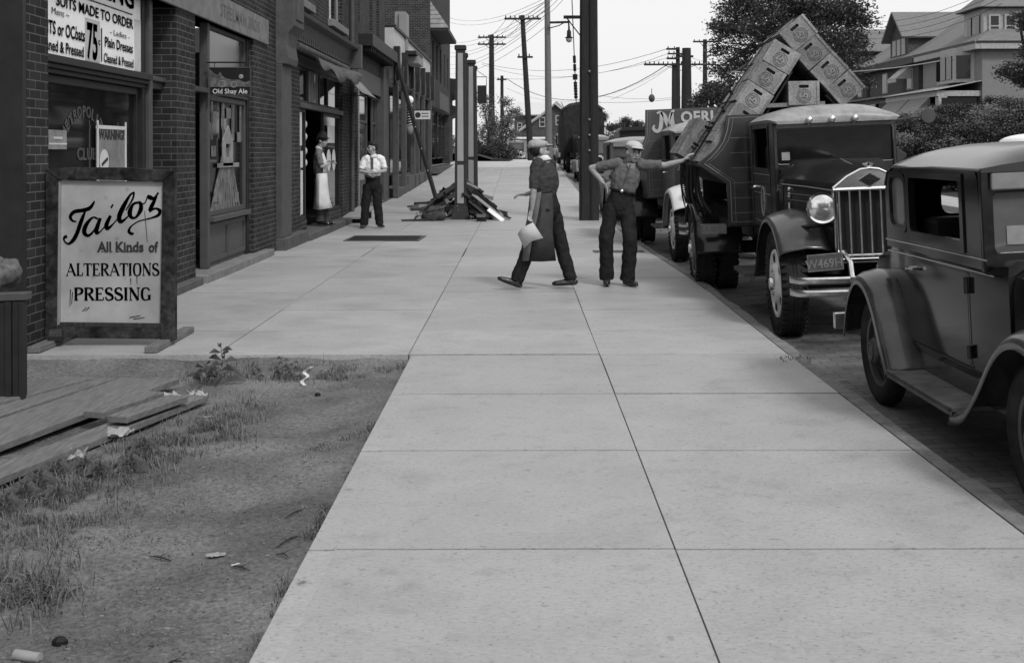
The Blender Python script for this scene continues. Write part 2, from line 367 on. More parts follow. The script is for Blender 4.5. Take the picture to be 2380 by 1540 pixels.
# grass
m = MB()
def blade(mb, p, h, a, lean, w):
    d = Vector((math.cos(a), math.sin(a), 0)); s = Vector((-d.y, d.x, 0)) * w
    q1 = p + d * lean * h * .35 + Vector((0, 0, h * .6)); q2 = p + d * lean * h + Vector((0, 0, h * (1 - .4 * lean)))
    mb.add([p - s, p + s, q1 + s * .7, q1 - s * .7, q2], [(0, 1, 2, 3), (3, 2, 4)])
patches = [((20, 1150), (300, 1010), 55, 3600, .06), ((300, 1030), (560, 930), 42, 4200, .06), ((0, 1240), (420, 1090), 60, 700, .025), ((100, 1400), (600, 1000), 150, 700, .018), ((560, 950), (600, 900), 30, 300, .04), ((430, 845), (820, 842), 14, 2300, .06), ((830, 850), (940, 835), 6, 250, .035), ((-30, 1330), (140, 1290), 55, 1500, .10),
           ((-40, 1200), (250, 1160), 45, 900, .04), ((905, 945), (750, 1215), 16, 1300, .035), ((770, 1150), (720, 1230), 16, 300, .06), ((690, 1290), (655, 1360), 18, 250, .05), ((640, 1380), (570, 1520), 14, 300, .035), ((700, 1020), (905, 960), 14, 400, .03)]
for a, b, sp, n, h in patches:
    for _ in range(n):
        t = random.random(); g = random.gauss(0, .5)
        v = gp(lerp(a[0], b[0], t) + random.gauss(0, sp) * .8, lerp(a[1], b[1], t) + g * sp)
        if mnoise.noise(Vector((v.x * 6, v.y * 6, 0))) < -.12: continue
        if v.y > 9.25 or v.x > -.88 or (v.x < -2.2 + (v.y - 8) * .27 and v.y > 5.6 and v.y < 8.4 and v.x > -3.6): continue
        v = on_dirt(v); k = random.uniform(.45, 1.3) * h
        if random.random() < .05: k *= 1.8
        blade(m, v, k, random.uniform(0, 6.28), random.uniform(.2, 1.3), random.uniform(.0015, .0035))
m.build('grass', M_grass, fix=False, kind='stuff')
# gravel and crumbs of the lot
m = MB()
for _ in range(6500):
    v = gp(random.uniform(-20, 930), random.uniform(850, 1560))
    if v.x > -.9 or v.y > 9.2: continue
    v = on_dirt(v); r = random.uniform(.0015, .006) * (1 if random.random() < .93 else 1.8); m.ell(v + Vector((0, 0, r * .2)), (r * random.uniform(.8, 1.6), r, r * .5), 5, 3)
m.build('gravel', mat('gravel', .14, .9, var=.7, scale=9), fix=False, kind='stuff')
# litter: each scrap a thing
M_lit = mat('old_paper', .36, .8, var=.3, scale=20)
def scrap(x, y, s, lab, nm='paper_scrap', c=M_lit, cat_='paper', h=None, gy=.6, crumple=.35, off=0):
    v = on_dirt(gp(x, y)) if gp(x, y).x < -.86 and gp(x, y).y < 9.3 else gp(x, y, 0); v.z += .006 + off; mb = MB(); n = 7; sd_ = random.random() * 50; rr = {}
    vs = []
    for j in range(n + 1):
        for i in range(n + 1):
            a, b = (i / n - .5) * s, (j / n - .5) * s * gy; q = mnoise.noise(Vector((i * .7, j * .7, sd_)))
            vs.append((a + q * s * .12, b + mnoise.noise(Vector((j * .6, i * .6, sd_ + 9))) * s * .2, abs(q) * s * crumple + .004))
    mb.add(vs, [(j * (n + 1) + i, j * (n + 1) + i + 1, (j + 1) * (n + 1) + i + 1, (j + 1) * (n + 1) + i) for j in range(n) for i in range(n) if not (i in (0, n - 1) and j in (0, n - 1) and random.random() < .7)])
    o = mb.build(nm, c, solid=.002); o.location = v; o.rotation_euler.z = random.uniform(-1, 1); tag(o, lab, cat_); return o
M_scr = mat('scrap_grey', .3, .8, var=.3)
scrap(400, 893, .30, 'largest crumpled pale paper lying on the plank ends', crumple=.3)
scrap(462, 886, .16, 'small crumpled paper just right of the large crumpled paper', crumple=.45)
scrap(335, 905, .42, 'flat torn dark cardboard sheet on the planks under the crumpled paper', 'cardboard', M_scr, 'cardboard', crumple=.08, off=.05)
scrap(275, 985, .16, 'torn white paper hanging over the front plank edge', crumple=.4, off=.03)
scrap(150, 1022, .20, 'soft grey crumpled rag in weeds beside the planks', 'rag', M_scr, 'rag', crumple=.5)
scrap(262, 1052, .08, 'tiny white torn paper in the grass below the planks', crumple=.4)
scrap(500, 1245, .075, 'pale triangular chip lying alone in the middle of the dirt', 'stone_chip', M_scr, 'stone', crumple=.08)
scrap(262, 1538, .13, 'pale flat stone patch in the bottom left dirt', 'stone_chip', M_scr, 'stone', crumple=.06)
scrap(702, 1352, .035, 'small white paper shred touching the sidewalk edge', crumple=.3)
scrap(480, 955, .04, 'short white sliver lying on dirt right of the planks', crumple=.05)
scrap(545, 1276, .035, 'pair of pale twig slivers in the dirt', 'wood_sliver', M_paper, 'sliver', crumple=.05, gy=.2)
scrap(478, 932, .08, 'small pale flat shred beside the top plank end', crumple=.05, gy=.3)
scrap(1565, 618, .26, 'flattened white paper lying in the gutter by the second truck wheel', crumple=.06, gy=.7, off=-.09)
# crumpled ribbon near the weeds
for lab, pp in (('curled white paper ribbon standing in weeds by the slab edge', [(703, 868), (700, 858), (708, 850), (700, 842), (712, 836)]),):
    mb = MB(); c = on_dirt(gp(703, 862)); P = [(0, 0, 0), (-.02, 0, .03), (.02, .02, .06), (-.01, .03, .09), (.03, .03, .12), (.05, .05, .125)]
    P = cat(P, 4); mb.loft([[Vector(p) + Vector((0, 0, 0)), Vector(p) + Vector((.022, .015, 0))] for p in P], cap=False, ring_closed=False)
    o = mb.build('paper_ribbon', M_paper, solid=.001); o.location = c; tag(o, lab, 'paper')
mb = MB(); mb.lathe([(-.05, .018), (.05, .018)], axis='x', n=14); o = mb.build('tin_can', M_scr, sm=True); o.location = on_dirt(gp(62, 1451)) + Vector((0, 0, .018)); o.rotation_euler.z = -.3; tag(o, 'small pale cardboard tube lying in the bottom left dirt', 'tube')
mb = MB(); mb.ell((0, 0, 0), (.03, .02, .02), 7, 5); o = mb.build('dark_stone', M_black); o.location = on_dirt(gp(137, 1420)) + Vector((0, 0, .01)); tag(o, 'dark lump of stone above the cardboard tube in the dirt', 'stone')
mb = MB(); mb.ell((0, 0, 0), (.022, .016, .014), 7, 5); o = mb.build('dark_stone', M_black); o.location = on_dirt(gp(737, 882)) + Vector((0, 0, .01)); tag(o, 'small dark stone right of the white paper ribbon', 'stone')
k = 0
for (a, b) in (((395, 1250), (345, 1238)), ((540, 1278), (580, 1290)), ((690, 1215), (640, 1235)), ((370, 1495), (420, 1478)), ((130, 1325), (185, 1300)), ((640, 1255), (668, 1262)), ((700, 1150), (660, 1165)), ((90, 1480), (60, 1470))):
    p, q = on_dirt(gp(*a)), on_dirt(gp(*b)); up = Vector((0, 0, .008)); mb = MB()
    mb.tube([p + up, (p + q) / 2 + up * 1.8 + Vector((0, random.uniform(-.02, .02), 0)), q + up], [.003, .004, .002], 5); mb.tube([(p + q) / 2 + up * 1.8, (p + q) / 2 + Vector((.02, .03, .02))], [.003, .001], 5)
    tag(mb.build('twig', M_woodd), 'short dark twig lying on the bare dirt', 'twig', 'twigs on the dirt'); k += 1
# weeds
def weed(x, y, h, n, lab, w=.012, spread=.5):
    r = thing('weed_plant', lab, 'weed', on_dirt(gp(x, y))); ms = MB(); ml = MB()
    ms.tube([(0, 0, 0), (.01, 0, h * .5), (-.01, .01, h)], [.004, .003, .002], 5)
    for i in range(n):
        t = (i + 1) / n; a = i * 2.4; z = h * t * .95; L = h * spread * (1.15 - t * .8) + .02; p = Vector((0, 0, z)); d = Vector((math.cos(a), math.sin(a), .5)); q = p + d * L * .55 + Vector((0, 0, .01)); e = p + d * L + Vector((0, 0, -L * .45)); s = Vector((-d.y, d.x, 0)) * w
        ml.add([p, q + s, e, q - s], [(0, 1, 2), (0, 2, 3)])
    ms.build('stem', M_grass, r); ml.build('foliage', M_grass, r); return r
weed(514, 862, .30, 16, 'tallest spiky weed at the slab edge', .014, .5)
weed(475, 862, .16, 12, 'bushy weed just left of the tallest weed', .016, .9)
weed(655, 850, .16, 10, 'thin weed with two sprigs at the slab edge', .008)
weed(680, 848, .13, 9, 'small weed right of the thin two sprig weed', .008)
weed(595, 850, .09, 8, 'low weed between the tall and thin weeds', .008)
for i, (x, y, h) in enumerate([(45, 1110, .16), (95, 1095, .18), (140, 1075, .17), (185, 1068, .15), (225, 1050, .13), (20, 1135, .15), (120, 1120, .12), (300, 1045, .15), (330, 1020, .16)]):
    o = weed(x + random.uniform(-12, 12), y + random.uniform(-12, 12), h * .55, 20, 'broad leaved weed growing along the front plank', .006, 1.2); o['group'] = 'broad leaved weeds along the planks'
# planks
PL = [((-3.32, 6.2), (-2.78, 8.55), .2, 0, 'third plank from the dirt of the boardwalk'), ((-3.08, 6.2), (-2.55, 8.5), .19, .01, 'second plank from the dirt of the boardwalk'),
      ((-3.56, 6.3), (-3.02, 8.5), .2, .012, 'fourth plank from the dirt of the boardwalk'), ((-2.80, 5.7), (-2.20, 8.0), .17, -.01, 'grey front plank beside the weeds and rag'),
      ((-3.8, 6.6), (-3.15, 8.45), .2, .03, 'short end plank nearest the wooden bulkhead')]
for (a, b, wd, dz, lab) in PL:
    mb = MB(); mb.bar((a[0], a[1], -.055 + dz), (b[0], b[1], -.055 + dz), wd * 1.12, .04); tag(mb.build('plank', M_wood, bevel=.004), lab, 'plank', 'boardwalk planks')
for (x, y, lab) in ((290, 935, 'short loose board on top of the planks, left of two'), (345, 945, 'short loose board on top of the planks, right of two')):
    c = gp(x, y); mb = MB(); d = Vector((.30, .95, 0)).normalized(); c.z = -.005; mb.bar(c - d * .32, c + d * .32, .14, .04); tag(mb.build('loose_board', M_wood, bevel=.004), lab, 'board')
# bulkhead at far left
r = thing('wooden_bulkhead', 'dark slatted wooden bulkhead front at the far left beside the brick pier', 'bulkhead', (-3.26, 7.75, 0))
for x0, x1, y in ((-.03, .0, 0), (-.075, -.035, .012), (-.12, -.08, .0), (-.17, -.125, .015), (-.95, -.78, 0)):
    mb = MB(); mb.box(x0, x1, y, y + .07, -.1, .615); mb.build('post', M_trim, r, bevel=.003)
mb = MB(); mb.bar((-1.1, 0, .62), (.02, .06, .65), .10, .05); mb.build('top_rail', M_trim2, r, bevel=.006)
mb = MB(); mb.box(-1.1, -.171, .05, .075, -.1, .60); mb.build('panel', M_trim, r)
mb = MB(); mb.box(-1.1, -.171, .03, .049, .50, .57); mb.build('rail', M_trim, r)
r = thing('stone_sack', 'rough pale sack resting on the wooden bulkhead', 'sack', (-3.66, 8.1, .64)); mb = MB(); mb.ell((0, 0, .12), (.22, .2, .15), 40, 28)
o = mb.build('sack_body', mat('sackcloth', .10, .9, var=.6, scale=18, bump=.03, bscale=14), r, sm=True); q_ = o.modifiers.new('d', 'DISPLACE'); tx_ = bpy.data.textures.new('lumps', 'CLOUDS'); tx_.noise_scale = .12; q_.texture = tx_; q_.strength = .14; mb = MB(); mb.tube([(-.05, -.2, .1), (.02, -.16, .24), (-.1, -.1, .31)], .01, 6); mb.build('cord', M_black, r)

r = thing('weed_plant', 'small ragged weed tuft growing in the kerb joint beside the coupe', 'weed', (2.12, 9.05, 0)); ml = MB()
for i in range(40): blade(ml, Vector((random.uniform(-.16, .10), random.uniform(-.14, .14), -.01)), random.uniform(.02, .06), random.uniform(0, 6.28), random.uniform(.5, 1.6), .005)
ml.build('foliage', M_grass, r); ml = MB(); ml.tube([(0, 0, 0), (.02, .01, .04)], .004, 5); ml.build('stem', M_grass, r)
# ================================================================== SHOP BUILDINGS ON THE LEFT
XF = -3.92
def rect(a0, a1, b0, b1): return [(a0, b0), (a1, b0), (a1, b1), (a0, b1)]
def wall_x(name, m, parent, y0, y1, z0, z1, holes=(), x=XF, t=.35):
    mb = MB(); mb.prism(rect(y0, y1, z0, z1), [rect(*h) for h in holes], 'x', x - t, x); return mb.build(name, m, parent)
def window_x(parent, y0, y1, z0, z1, x, fw=.06, m=M_trim2, glass=M_glass, mull=(), label=None, sash=False):
    mb = MB(); hs = []; zs = [z0 + fw] + sorted(mull) + [z1 - fw]
    for a, b in zip(zs, zs[1:]): hs.append(rect(y0 + fw, y1 - fw, a + (fw / 2 if a != zs[0] else 0), b - (fw / 2 if b != zs[-1] else 0)))
    mb.prism(rect(y0, y1, z0, z1), hs, 'x', x - .05, x + .01); f = mb.build('window', m, parent, bevel=.004)
    mb = MB(); mb.box(x - .035, x - .025, y0 + fw * .6, y1 - fw * .6, z0 + fw * .6, z1 - fw * .6); mb.build('pane', glass, f); return f
def door_x(parent, y0, y1, z0, z1, x, m=M_trim, fw=.1):
    mb = MB(); mb.prism(rect(y0, y1, z0, z1), [rect(y0 + fw, y1 - fw, z0 + .9, z1 - fw)], 'x', x - .05, x); mb.prism(rect(y0 + fw, y1 - fw, z0 + .2, z0 + .75), (), 'x', x, x + .012)
    d = mb.build('door', m, parent, bevel=.004); mb = MB(); mb.box(x - .035, x - .025, y0 + fw * .7, y1 - fw * .7, z0 + .85, z1 - fw * .7); mb.build('pane', M_glass, d)
    mb = MB(); mb.ell((x + .04, y0 + fw / 2, z0 + .95), .025, 8, 6); mb.build('knob', M_nickel, d); return d
# ---- building 1
b1 = thing('brick_shop', 'nearest dark brick shop with faded stone lintel behind the tailor board', 'shop', (0, 0, 0))
wall_x('wall', M_brick, b1, 9.4, 18.93, -.2, 8.5, [(9.83, 13.49, -.1, 3.24), (14.28, 17.4, -.1, 3.24), (11, 12.3, 5, 7), (15, 16.3, 5, 7)])
M_stucco = mat('dark_stucco', .06, .85, var=.12, scale=3, var2=.1)
mb = MB(); mb.box(-16, XF - .352, 9.4, 9.7, -.2, 8.5); mb.build('end_wall', M_stucco, b1)
mb = MB(); mb.box(XF - .22, XF - .002, 9.33, 9.398, 0, 8.5); mb.build('corner_board', M_trim, b1)
mb = MB(); mb.box(-16, XF - .36, 9.7, 18.9, 8.3, 8.5); mb.build('roof', M_trim, b1)
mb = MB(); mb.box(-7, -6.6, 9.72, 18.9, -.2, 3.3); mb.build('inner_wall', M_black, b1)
mb = MB(); mb.box(XF - .3, XF + .035, 9.6, 18.3, 3.24, 3.62); o = mb.build('lintel', M_stone, b1, bevel=.006)
mb = MB(); text(mb, 'STEELMAN BROS', (XF + .036, 16.5, 3.43), *SXV, .24, sx=1.15, bold=.004, spacing=1.15); mb.build('lettering', mat('faded_stone_letters', .13, .9, var=.4), o)
window_x(b1, 15, 16.3, 5, 7, XF - .15, sash=True, mull=(6,)); window_x(b1, 11, 12.3, 5, 7, XF - .15, mull=(6,))
XA = -4.08
mb = MB()
for q in (0, .035, .07): mb.box(XA - .05, XA + .13 - q, 9.84, 12.74, 2.36 - q * 1.2, 2.425 - q * .6 if not q else 2.36 - q * 1.2 + .04)
mb.build('ledge', M_trim, b1, bevel=.005)
mb = MB(); mb.box(XA - .1, XA + .0, 9.84, 12.74, 0, .62); mb.box(XA - .1, XA + .06, 9.84, 12.74, .62, .68); mb.build('stall_riser', M_trim, b1, bevel=.004)
window_x(b1, 9.84, 12.62, .68, 2.27, XA, fw=.07, m=M_trim)
mb = MB(); mb.box(XA - .1, XA + .05, 12.63, 12.735, 0, 3.24); mb.build('post', M_trim, b1)
mb = MB(); mb.box(XA - .1, XA + .09, 12.75, 12.86, 0, 3.24); mb.build('post', M_trim2, b1, bevel=.01)
mb = MB(); mb.box(XA - .25, XA + .0, 12.87, 13.48, 2.30, 2.38); mb.box(XA - .25, XA + .05, 12.87, 13.48, 2.38, 2.43); mb.build('transom_bar', M_trim2, b1, bevel=.006)
door_x(b1, 12.88, 13.47, .1, 2.30, XA - .22); window_x(b1, 12.88, 13.47, 2.44, 3.22, XA - .18, fw=.05, m=M_trim)
mb = MB(); mb.box(XF - .5, XF + .12, 12.8, 14.2, -.05, .09); mb.build('step', M_stoned, b1, bevel=.012)
# opening B
XB = -4.0
mb = MB(); mb.box(XB - .08, XB + .03, 15.05, 15.15, .1, 3.24); mb.build('post', M_trim2, b1, bevel=.008)
mb = MB(); mb.box(XB - .1, XB + .02, 17.25, 17.395, .1, 3.24); mb.build('post', M_trim, b1)
door_x(b1, 14.3, 15.03, .12, 2.33, XB - .2); window_x(b1, 14.3, 15.03, 2.45, 3.22, XB - .15, fw=.05, m=M_trim)
mb = MB(); mb.box(XB - .1, XB + .04, 14.3, 17.24, 2.34, 2.40); mb.box(XB - .1, XB + .08, 15.16, 17.24, 2.40, 2.44); mb.build('transom_bar', M_trim2, b1, bevel=.006)
window_x(b1, 15.16, 17.24, 2.45, 3.23, XB - .01, fw=.05, m=M_trim2, glass=mat('curtained_glass', .05, .15, var=.4, scale=1.5))
window_x(b1, 15.16, 17.24, .76, 2.33, XB - .01, fw=.07, m=M_trim2)
mb = MB(); mb.box(XB - .1, XB + .08, 15.16, 17.24, .69, .755); mb.build('sill', M_trim2, b1, bevel=.008)
mb = MB(); mb.box(XB - .1, XB - .02, 15.16, 17.24, .1, .688)
for a, b in ((15.25, 16.15), (16.25, 17.15)): mb.prism(rect(a - .06, b + .06, .16, .66), [rect(a, b, .22, .6)], 'x', XB - .02, XB)
mb.build('stall_riser', M_trim2, b1, bevel=.003)
mb = MB(); mb.box(XF - .6, XF + .14, 14.3, 18.2, -.05, .10); mb.build('step', M_stone, b1, bevel=.012)
# window dressing of opening B: crepe streamers and a cut-out house
wd = thing('window_display', 'fan of pale crepe streamers and cut-out house in the second shop window', 'display', (XB - .02, 16.2, 1.5)); M_crepe = mat('crepe', .16, .8, var=.5, scale=7)
mb = MB()
for i in range(11):
    t = -1.1 + i * .2; mb.prism([(t * .15 - .02, .15), (t * .15 + .02, .15), (t * .75 + .05, -.68), (t * .75 - .04, -.68)], (), 'x', 0, .012)
for y in (-.8, -.2, .35, .78): mb.prism(rect(y - .04, y + .04, .25, .75), (), 'x', 0, .012)
mb.build('streamers', M_crepe, wd)
mb = MB(); mb.prism([(-.3, -.1), (.25, -.1), (.25, .25), (0, .45), (-.3, .25)], [rect(-.15, .1, .02, .2)], 'x', .013, .03); mb.prism(rect(-.55, .6, -.12, -.06), (), 'x', .013, .03); mb.build('paper_house', mat('crepe_light', .26, .8, var=.3), wd)
mb = MB()
for y, z in ((-.62, -.5), (.5, -.55), (-.75, .1), (.65, .3), (-.7, .55), (.05, .62)): mb.prism(rect(y - .11, y + .11, z - .07, z + .07), (), 'x', .013, .02)
mb.build('card', M_crepe, wd)
# tailor price sign on the wall
s = thing('price_sign', 'large white painted price sign over the nearest shop window', 'sign', (XA, 11.3, 2.43))
mb = MB(); mb.box(.0, .03, -1.46, 1.41, 0, 1.1); mb.build('sign_board', M_white, s)
mb = MB(); mb.box(.031, .034, 1.12, 1.40, .02, .56); mb.build('patch', M_paper, s)
mb = MB(); mb.box(.031, .034, -.29, .10, .02, .42); mb.build('price_panel', mat('price_panel', .5, .7, var=.1), s)
def wt(txt, y0, y1, z0, z1, **k):
    vs, fs = text_mb(txt, 1, depth=.0012, bold=k.get('bold', .012), spacing=k.get('spacing', 1))
    ax = [v[0] for v in vs]; az = [v[1] for v in vs]; sx = (y1 - y0) / (max(ax) - min(ax)); sz = (z1 - z0) / (max(az) - min(az))
    k['mb'].add([(.037 if 'x' not in k else k['x'], y0 + (v[0] - min(ax)) * sx - 11.3 * k.get('loc', 1), z0 + (v[1] - min(az)) * sz - 2.43 * k.get('loc', 1)) if abs(v[2]) < 1 else v for v in vs], fs)
mb = MB()
for t, a, b, c, d, k in (('SUITS MADE TO ORDER', 10.32, 12.38, 2.875, 2.975, .02), ('TAILORING', 10.1, 12.40, 3.08, 3.30, .02), ('SUITS or OCoats', 9.95, 11.00, 2.615, 2.735, .02), ('Cleaned & Pressed', 9.9, 10.97, 2.47, 2.57, .02),
                         ('75', 11.05, 11.33, 2.46, 2.81, .03), ('Plain Dresses', 11.53, 12.36, 2.62, 2.72, .02), ('Cleaned & Pressed', 11.50, 12.38, 2.47, 2.56, .02), ('Mens ~', 10.22, 10.62, 2.79, 2.85, 0), ('- Ladies -', 11.68, 12.26, 2.755, 2.81, 0), ('c', 11.35, 11.40, 2.62, 2.67, .02)):
    wt(t, a, b, c, d, mb=mb, bold=k)
mb.box(.034, .038, 10.2 - 11.3, 12.35 - 11.3, 3.02 - 2.43, 3.03 - 2.43); mb.box(.034, .038, 11.43 - 11.3, 11.45 - 11.3, .04, .36); mb.box(.034, .038, 10.78 - 11.3, 10.79 - 11.3, .27, .31)
mb.build('lettering', M_ink, s)
# window poster + card + arc lettering
p = thing('warning_poster', 'pale poster with a white disc headed WARNING in the tailor shop window', 'poster', (XA, 11.8, 1.2)); mb = MB(); mb.box(0, .008, -.42, .42, 0, .62); mb.build('sheet', mat('poster_grey', .22, .7, var=.35, scale=4), p)
mb = MB(); mb.lathe([(.009, .12), (.013, .12)], c=(0, -.22, .3), n=24); mb.build('disc', M_paper, p); mb = MB(); mb.prism(rect(-.42, .42, .62, .655), (), 'x', 0, .015); mb.prism(rect(-.42, -.385, 0, .70), (), 'x', .009, .016); mb.prism(rect(.385, .42, 0, .70), (), 'x', .009, .016); mb.build('frame', M_paper, p)
mb = MB(); text(mb, 'WARNING!', (.010, 0, .56), *SXV, .13, sx=1.1, bold=.004); mb.bar((.016, -.30, .27), (.016, -.14, .33), .004, .03); mb.build('lettering', M_ink, p)
p = thing('window_card', 'small pale card low in the tailor shop window beside the brick pier', 'card', (XA, 10.43, 1.62)); mb = MB(); mb.box(0, .006, -.2, .2, 0, .17); mb.build('card', mat('card_grey', .25, .7, var=.3), p); mb = MB(); mb.box(.007, .009, -.2, .2, .04, .055); mb.box(.007, .009, -.1, .1, .09, .11); mb.build('print', M_paper, p)
p = thing('window_lettering', 'faint arched gilt lettering painted on the tailor shop window', 'lettering', (XA - .02, 11.15, 1.55)); mb = MB()
for i, ch in enumerate('METROPOLITAN'):
    a = R(150 - i * 11.5); text(mb, ch, (0, .58 * math.cos(a), .42 * math.sin(a)), (0, math.sin(a), -math.cos(a)), (0, math.cos(a), math.sin(a)), .15, bold=.003)
mb.build('arc_letters', M_trim2, p); mb = MB(); text(mb, 'CLUB', (0, .05, .02), *SXV, .16, sx=1.3, bold=.003); mb.build('lower_letters', M_trim2, p)
# hanging ale sign
s = thing('ale_sign', 'small dark hanging ale sign with a painted coach scene', 'sign', (-3.66, 14.95, 2.3)); mb = MB(); mb.box(-.265, .265, -.02, .02, .0, .36); mb.build('sign_board', M_black, s, bevel=.004)
mb = MB(); mb.prism([(-.265, .0), (.265, 0), (.265, .36), (-.265, .36)], [rect(-.253, .253, .012, .348)], 'y', -.026, -.021); mb.build('frame', M_trim2, s)
mb = MB(); mb.prism([(-.25, .11), (.25, .11), (.25, .19), (.19, .165), (.12, .2), (.02, .2), (-.05, .22), (-.1, .25), (-.12, .30), (-.15, .26), (-.19, .27), (-.25, .33)], (), 'y', -.0245, -.0215); mb.build('painted_scene', mat('scene_paint', .12, .8, var=.7, scale=22), s)
mb = MB(); mb.lathe([(-.028, .045), (-.026, .045), (-.026, .036), (-.028, .036)], c=(-.1, 0, .15), axis='y', n=20, closed=True); mb.lathe([(-.028, .04), (-.026, .04), (-.026, .03), (-.028, .03)], c=(.05, 0, .14), axis='y', n=20, closed=True); mb.ell((.14, -.025, .24), (.03, .004, .03), 8, 6); mb.build('coach_wheels', M_trim3, s)
mb = MB(); text(mb, 'Old Shay Ale', (0, -.022, .052), *FX, .085, sx=.98, bold=.001); mb.build('lettering', M_paper, s); mb = MB(); mb.tube([(-.3, 0, .42), (.2, 0, .42)], .01, 6); mb.tube([(-.2, 0, .42), (-.2, 0, .36)], .005, 5); mb.tube([(.18, 0, .42), (.18, 0, .36)], .005, 5); mb.build('bracket', M_black, s)
# ---- building 2
b2 = thing('corniced_shop', 'brick grocery shop with dentil cornice and awning behind the aproned man', 'shop', (0, 0, 0))
wall_x('wall', M_brick, b2, 18.96, 28.68, -.2, 9, [(21.05, 26.1, .12, 3.3), (27.3, 28.45, .12, 3.0), (24.3, 26.1, 4.3, 6.3), (20.3, 21.9, 4.3, 6.3)])
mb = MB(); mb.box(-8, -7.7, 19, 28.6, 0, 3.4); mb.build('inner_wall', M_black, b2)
mb = MB(); mb.box(XF - .01, XF + .1, 19.0, 19.78, .2, 3.0); mb.build('pilaster', M_trim2, b2, bevel=.01)
mb = MB(); mb.box(XF - .3, XF + .16, 18.98, 21.0, -.05, .2); mb.box(XF - .3, XF + .2, 21.0, 26.6, -.05, .13); mb.build('plinth', M_stoned, b2, bevel=.012)
mb = MB(); prof = [(XF - .05, 3.0), (XF + .18, 3.0), (XF + .2, 3.1), (XF + .17, 3.3), (XF + .2, 3.5), (XF + .30, 3.62), (XF + .30, 4.2), (XF + .36, 4.25), (XF + .36, 4.32), (XF - .05, 4.32)]; mb.prism(prof, (), 'y', 19.0, 19.85); mb.prism([(XF + .3, 3.72), (XF + .32, 3.72), (XF + .32, 4.1), (XF + .3, 4.1)], (), 'y', 19.12, 19.72)
mb.build('console', M_stoned, b2, bevel=.01)
mb = MB(); mb.prism([(XF - .02, 3.6), (XF + .1, 3.6), (XF + .12, 3.68), (XF + .16, 3.84), (XF + .3, 3.87), (XF + .32, 3.93), (XF - .02, 3.98)], (), 'y', 19.86, 26.5); mb.box(XF, XF + .36, 26.5, 26.75, 3.45, 3.98)
mb.build('cornice', M_trim2, b2, bevel=.006)
mb = MB(); y = 19.95
while y < 26.4: mb.box(XF + .02, XF + .13, y, y + .1, 3.5, 3.597); y += .2
mb.build('dentils', M_trim2, b2)
mb = MB(); mb.box(XF - .1, XF - .02, 21.06, 26.09, 3.15, 3.3); mb.box(XF - .1, XF + .03, 21.06, 26.09, 2.38, 2.47); mb.build('transom_bar', M_trim2, b2, bevel=.005)
for a, b in ((21.06, 22.1), (22.15, 23.4), (23.45, 24.4), (24.45, 26.08)): window_x(b2, a, b, 2.48, 3.14, XF - .06, fw=.05, m=M_trim)
mb = MB()
for i in range(6): mb.box(XF - .055, XF - .045, 22.25 + i * .17, 22.33 + i * .17, 2.52, 3.1)
mb.build('striped_card', M_trim3, b2)
window_x(b2, 21.06, 21.9, .35, 2.37, XF - .06, fw=.06, m=M_trim); window_x(b2, 23.9, 26.08, .35, 2.37, XF - .06, fw=.06, m=M_trim)
mb = MB(); mb.box(XF - .12, XF - .03, 21.06, 21.9, .13, .348); mb.box(XF - .12, XF - .03, 23.9, 26.08, .13, .348); mb.build('stall_riser', M_brickl, b2)
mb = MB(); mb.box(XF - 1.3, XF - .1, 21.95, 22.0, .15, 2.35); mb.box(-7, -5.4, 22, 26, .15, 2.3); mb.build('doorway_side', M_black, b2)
window_x(b2, 24.3, 26.1, 4.3, 6.3, XF - .1, m=M_trim3, mull=(5.3,)); window_x(b2, 20.3, 21.9, 4.3, 6.3, XF - .1, m=M_trim3, mull=(5.3,))
mb = MB(); mb.box(XF - .1, XF + .12, 24.15, 26.3, 4.15, 4.298); mb.build('sill', M_stone, b2, bevel=.01)
mb = MB(); mb.box(XF - .1, XF + .12, 20.15, 22.05, 4.15, 4.298); mb.build('sill', M_stone, b2, bevel=.01)
door_x(b2, 27.31, 28.44, .15, 2.4, XF - .2); mb = MB(); mb.tube([(XF + .06, 27.2, .1), (XF + .06, 27.2, 9)], .05, 8); mb.build('drainpipe', M_trim2, b2, sm=True)
mb = MB(); mb.box(-16, XF - .36, 19, 28.6, 8.8, 9); mb.build('roof', M_trim, b2)
aw = thing('shop_awning', 'ragged half rolled cloth awning under the dentil cornice', 'awning', (XF, 23, 3.2)); M_cloth = mat('awning_cloth', .10, .9, var=.35, scale=6)
mb = MB(); mb.tube([(.12, -2.9, .2), (.12, 3, .2)], .07, 10); mb.build('roller', M_cloth, aw, sm=True)
mb = MB(); rows = []
for i in range(25):
    t = i / 24; y = -2.0 + 4.2 * t; dr = .28 * math.sin(math.pi * t) ** .7 + .08 * math.sin(t * 19) + .25 * max(0, t - .7); rows.append([(.14, y, .16), (.25 + .25 * t + .03 * math.sin(t * 30), y, .1 - dr * .5), (.33 + .32 * t, y + .1, .06 - dr)])
mb.loft(rows, cap=False, ring_closed=False); mb.build('cloth', M_cloth, aw, sm=True, solid=.006)
mb = MB(); rows = []
for i in range(9):
    t = i / 8; rows.append([(.15 + .5 * t, 2.5 - .1 * t, -.0 - .42 * t + .04 * math.sin(t * 7)), (.15 + .55 * t, 3.6, .02 - .40 * t + .05 * math.sin(t * 5)), (.12 + .5 * t, 4.6, -.0 - .42 * t)])
mb.loft(rows, cap=False, ring_closed=False); mb.build('side_cloth', mat('awning_light', .2, .9, var=.3), aw, sm=True, solid=.006)
mb = MB(); mb.tube([(.05, 2.5, -.4), (.65, 2.45, -.42), (.62, 4.6, -.42)], .012, 6); mb.build('awning_arm', M_black, aw)
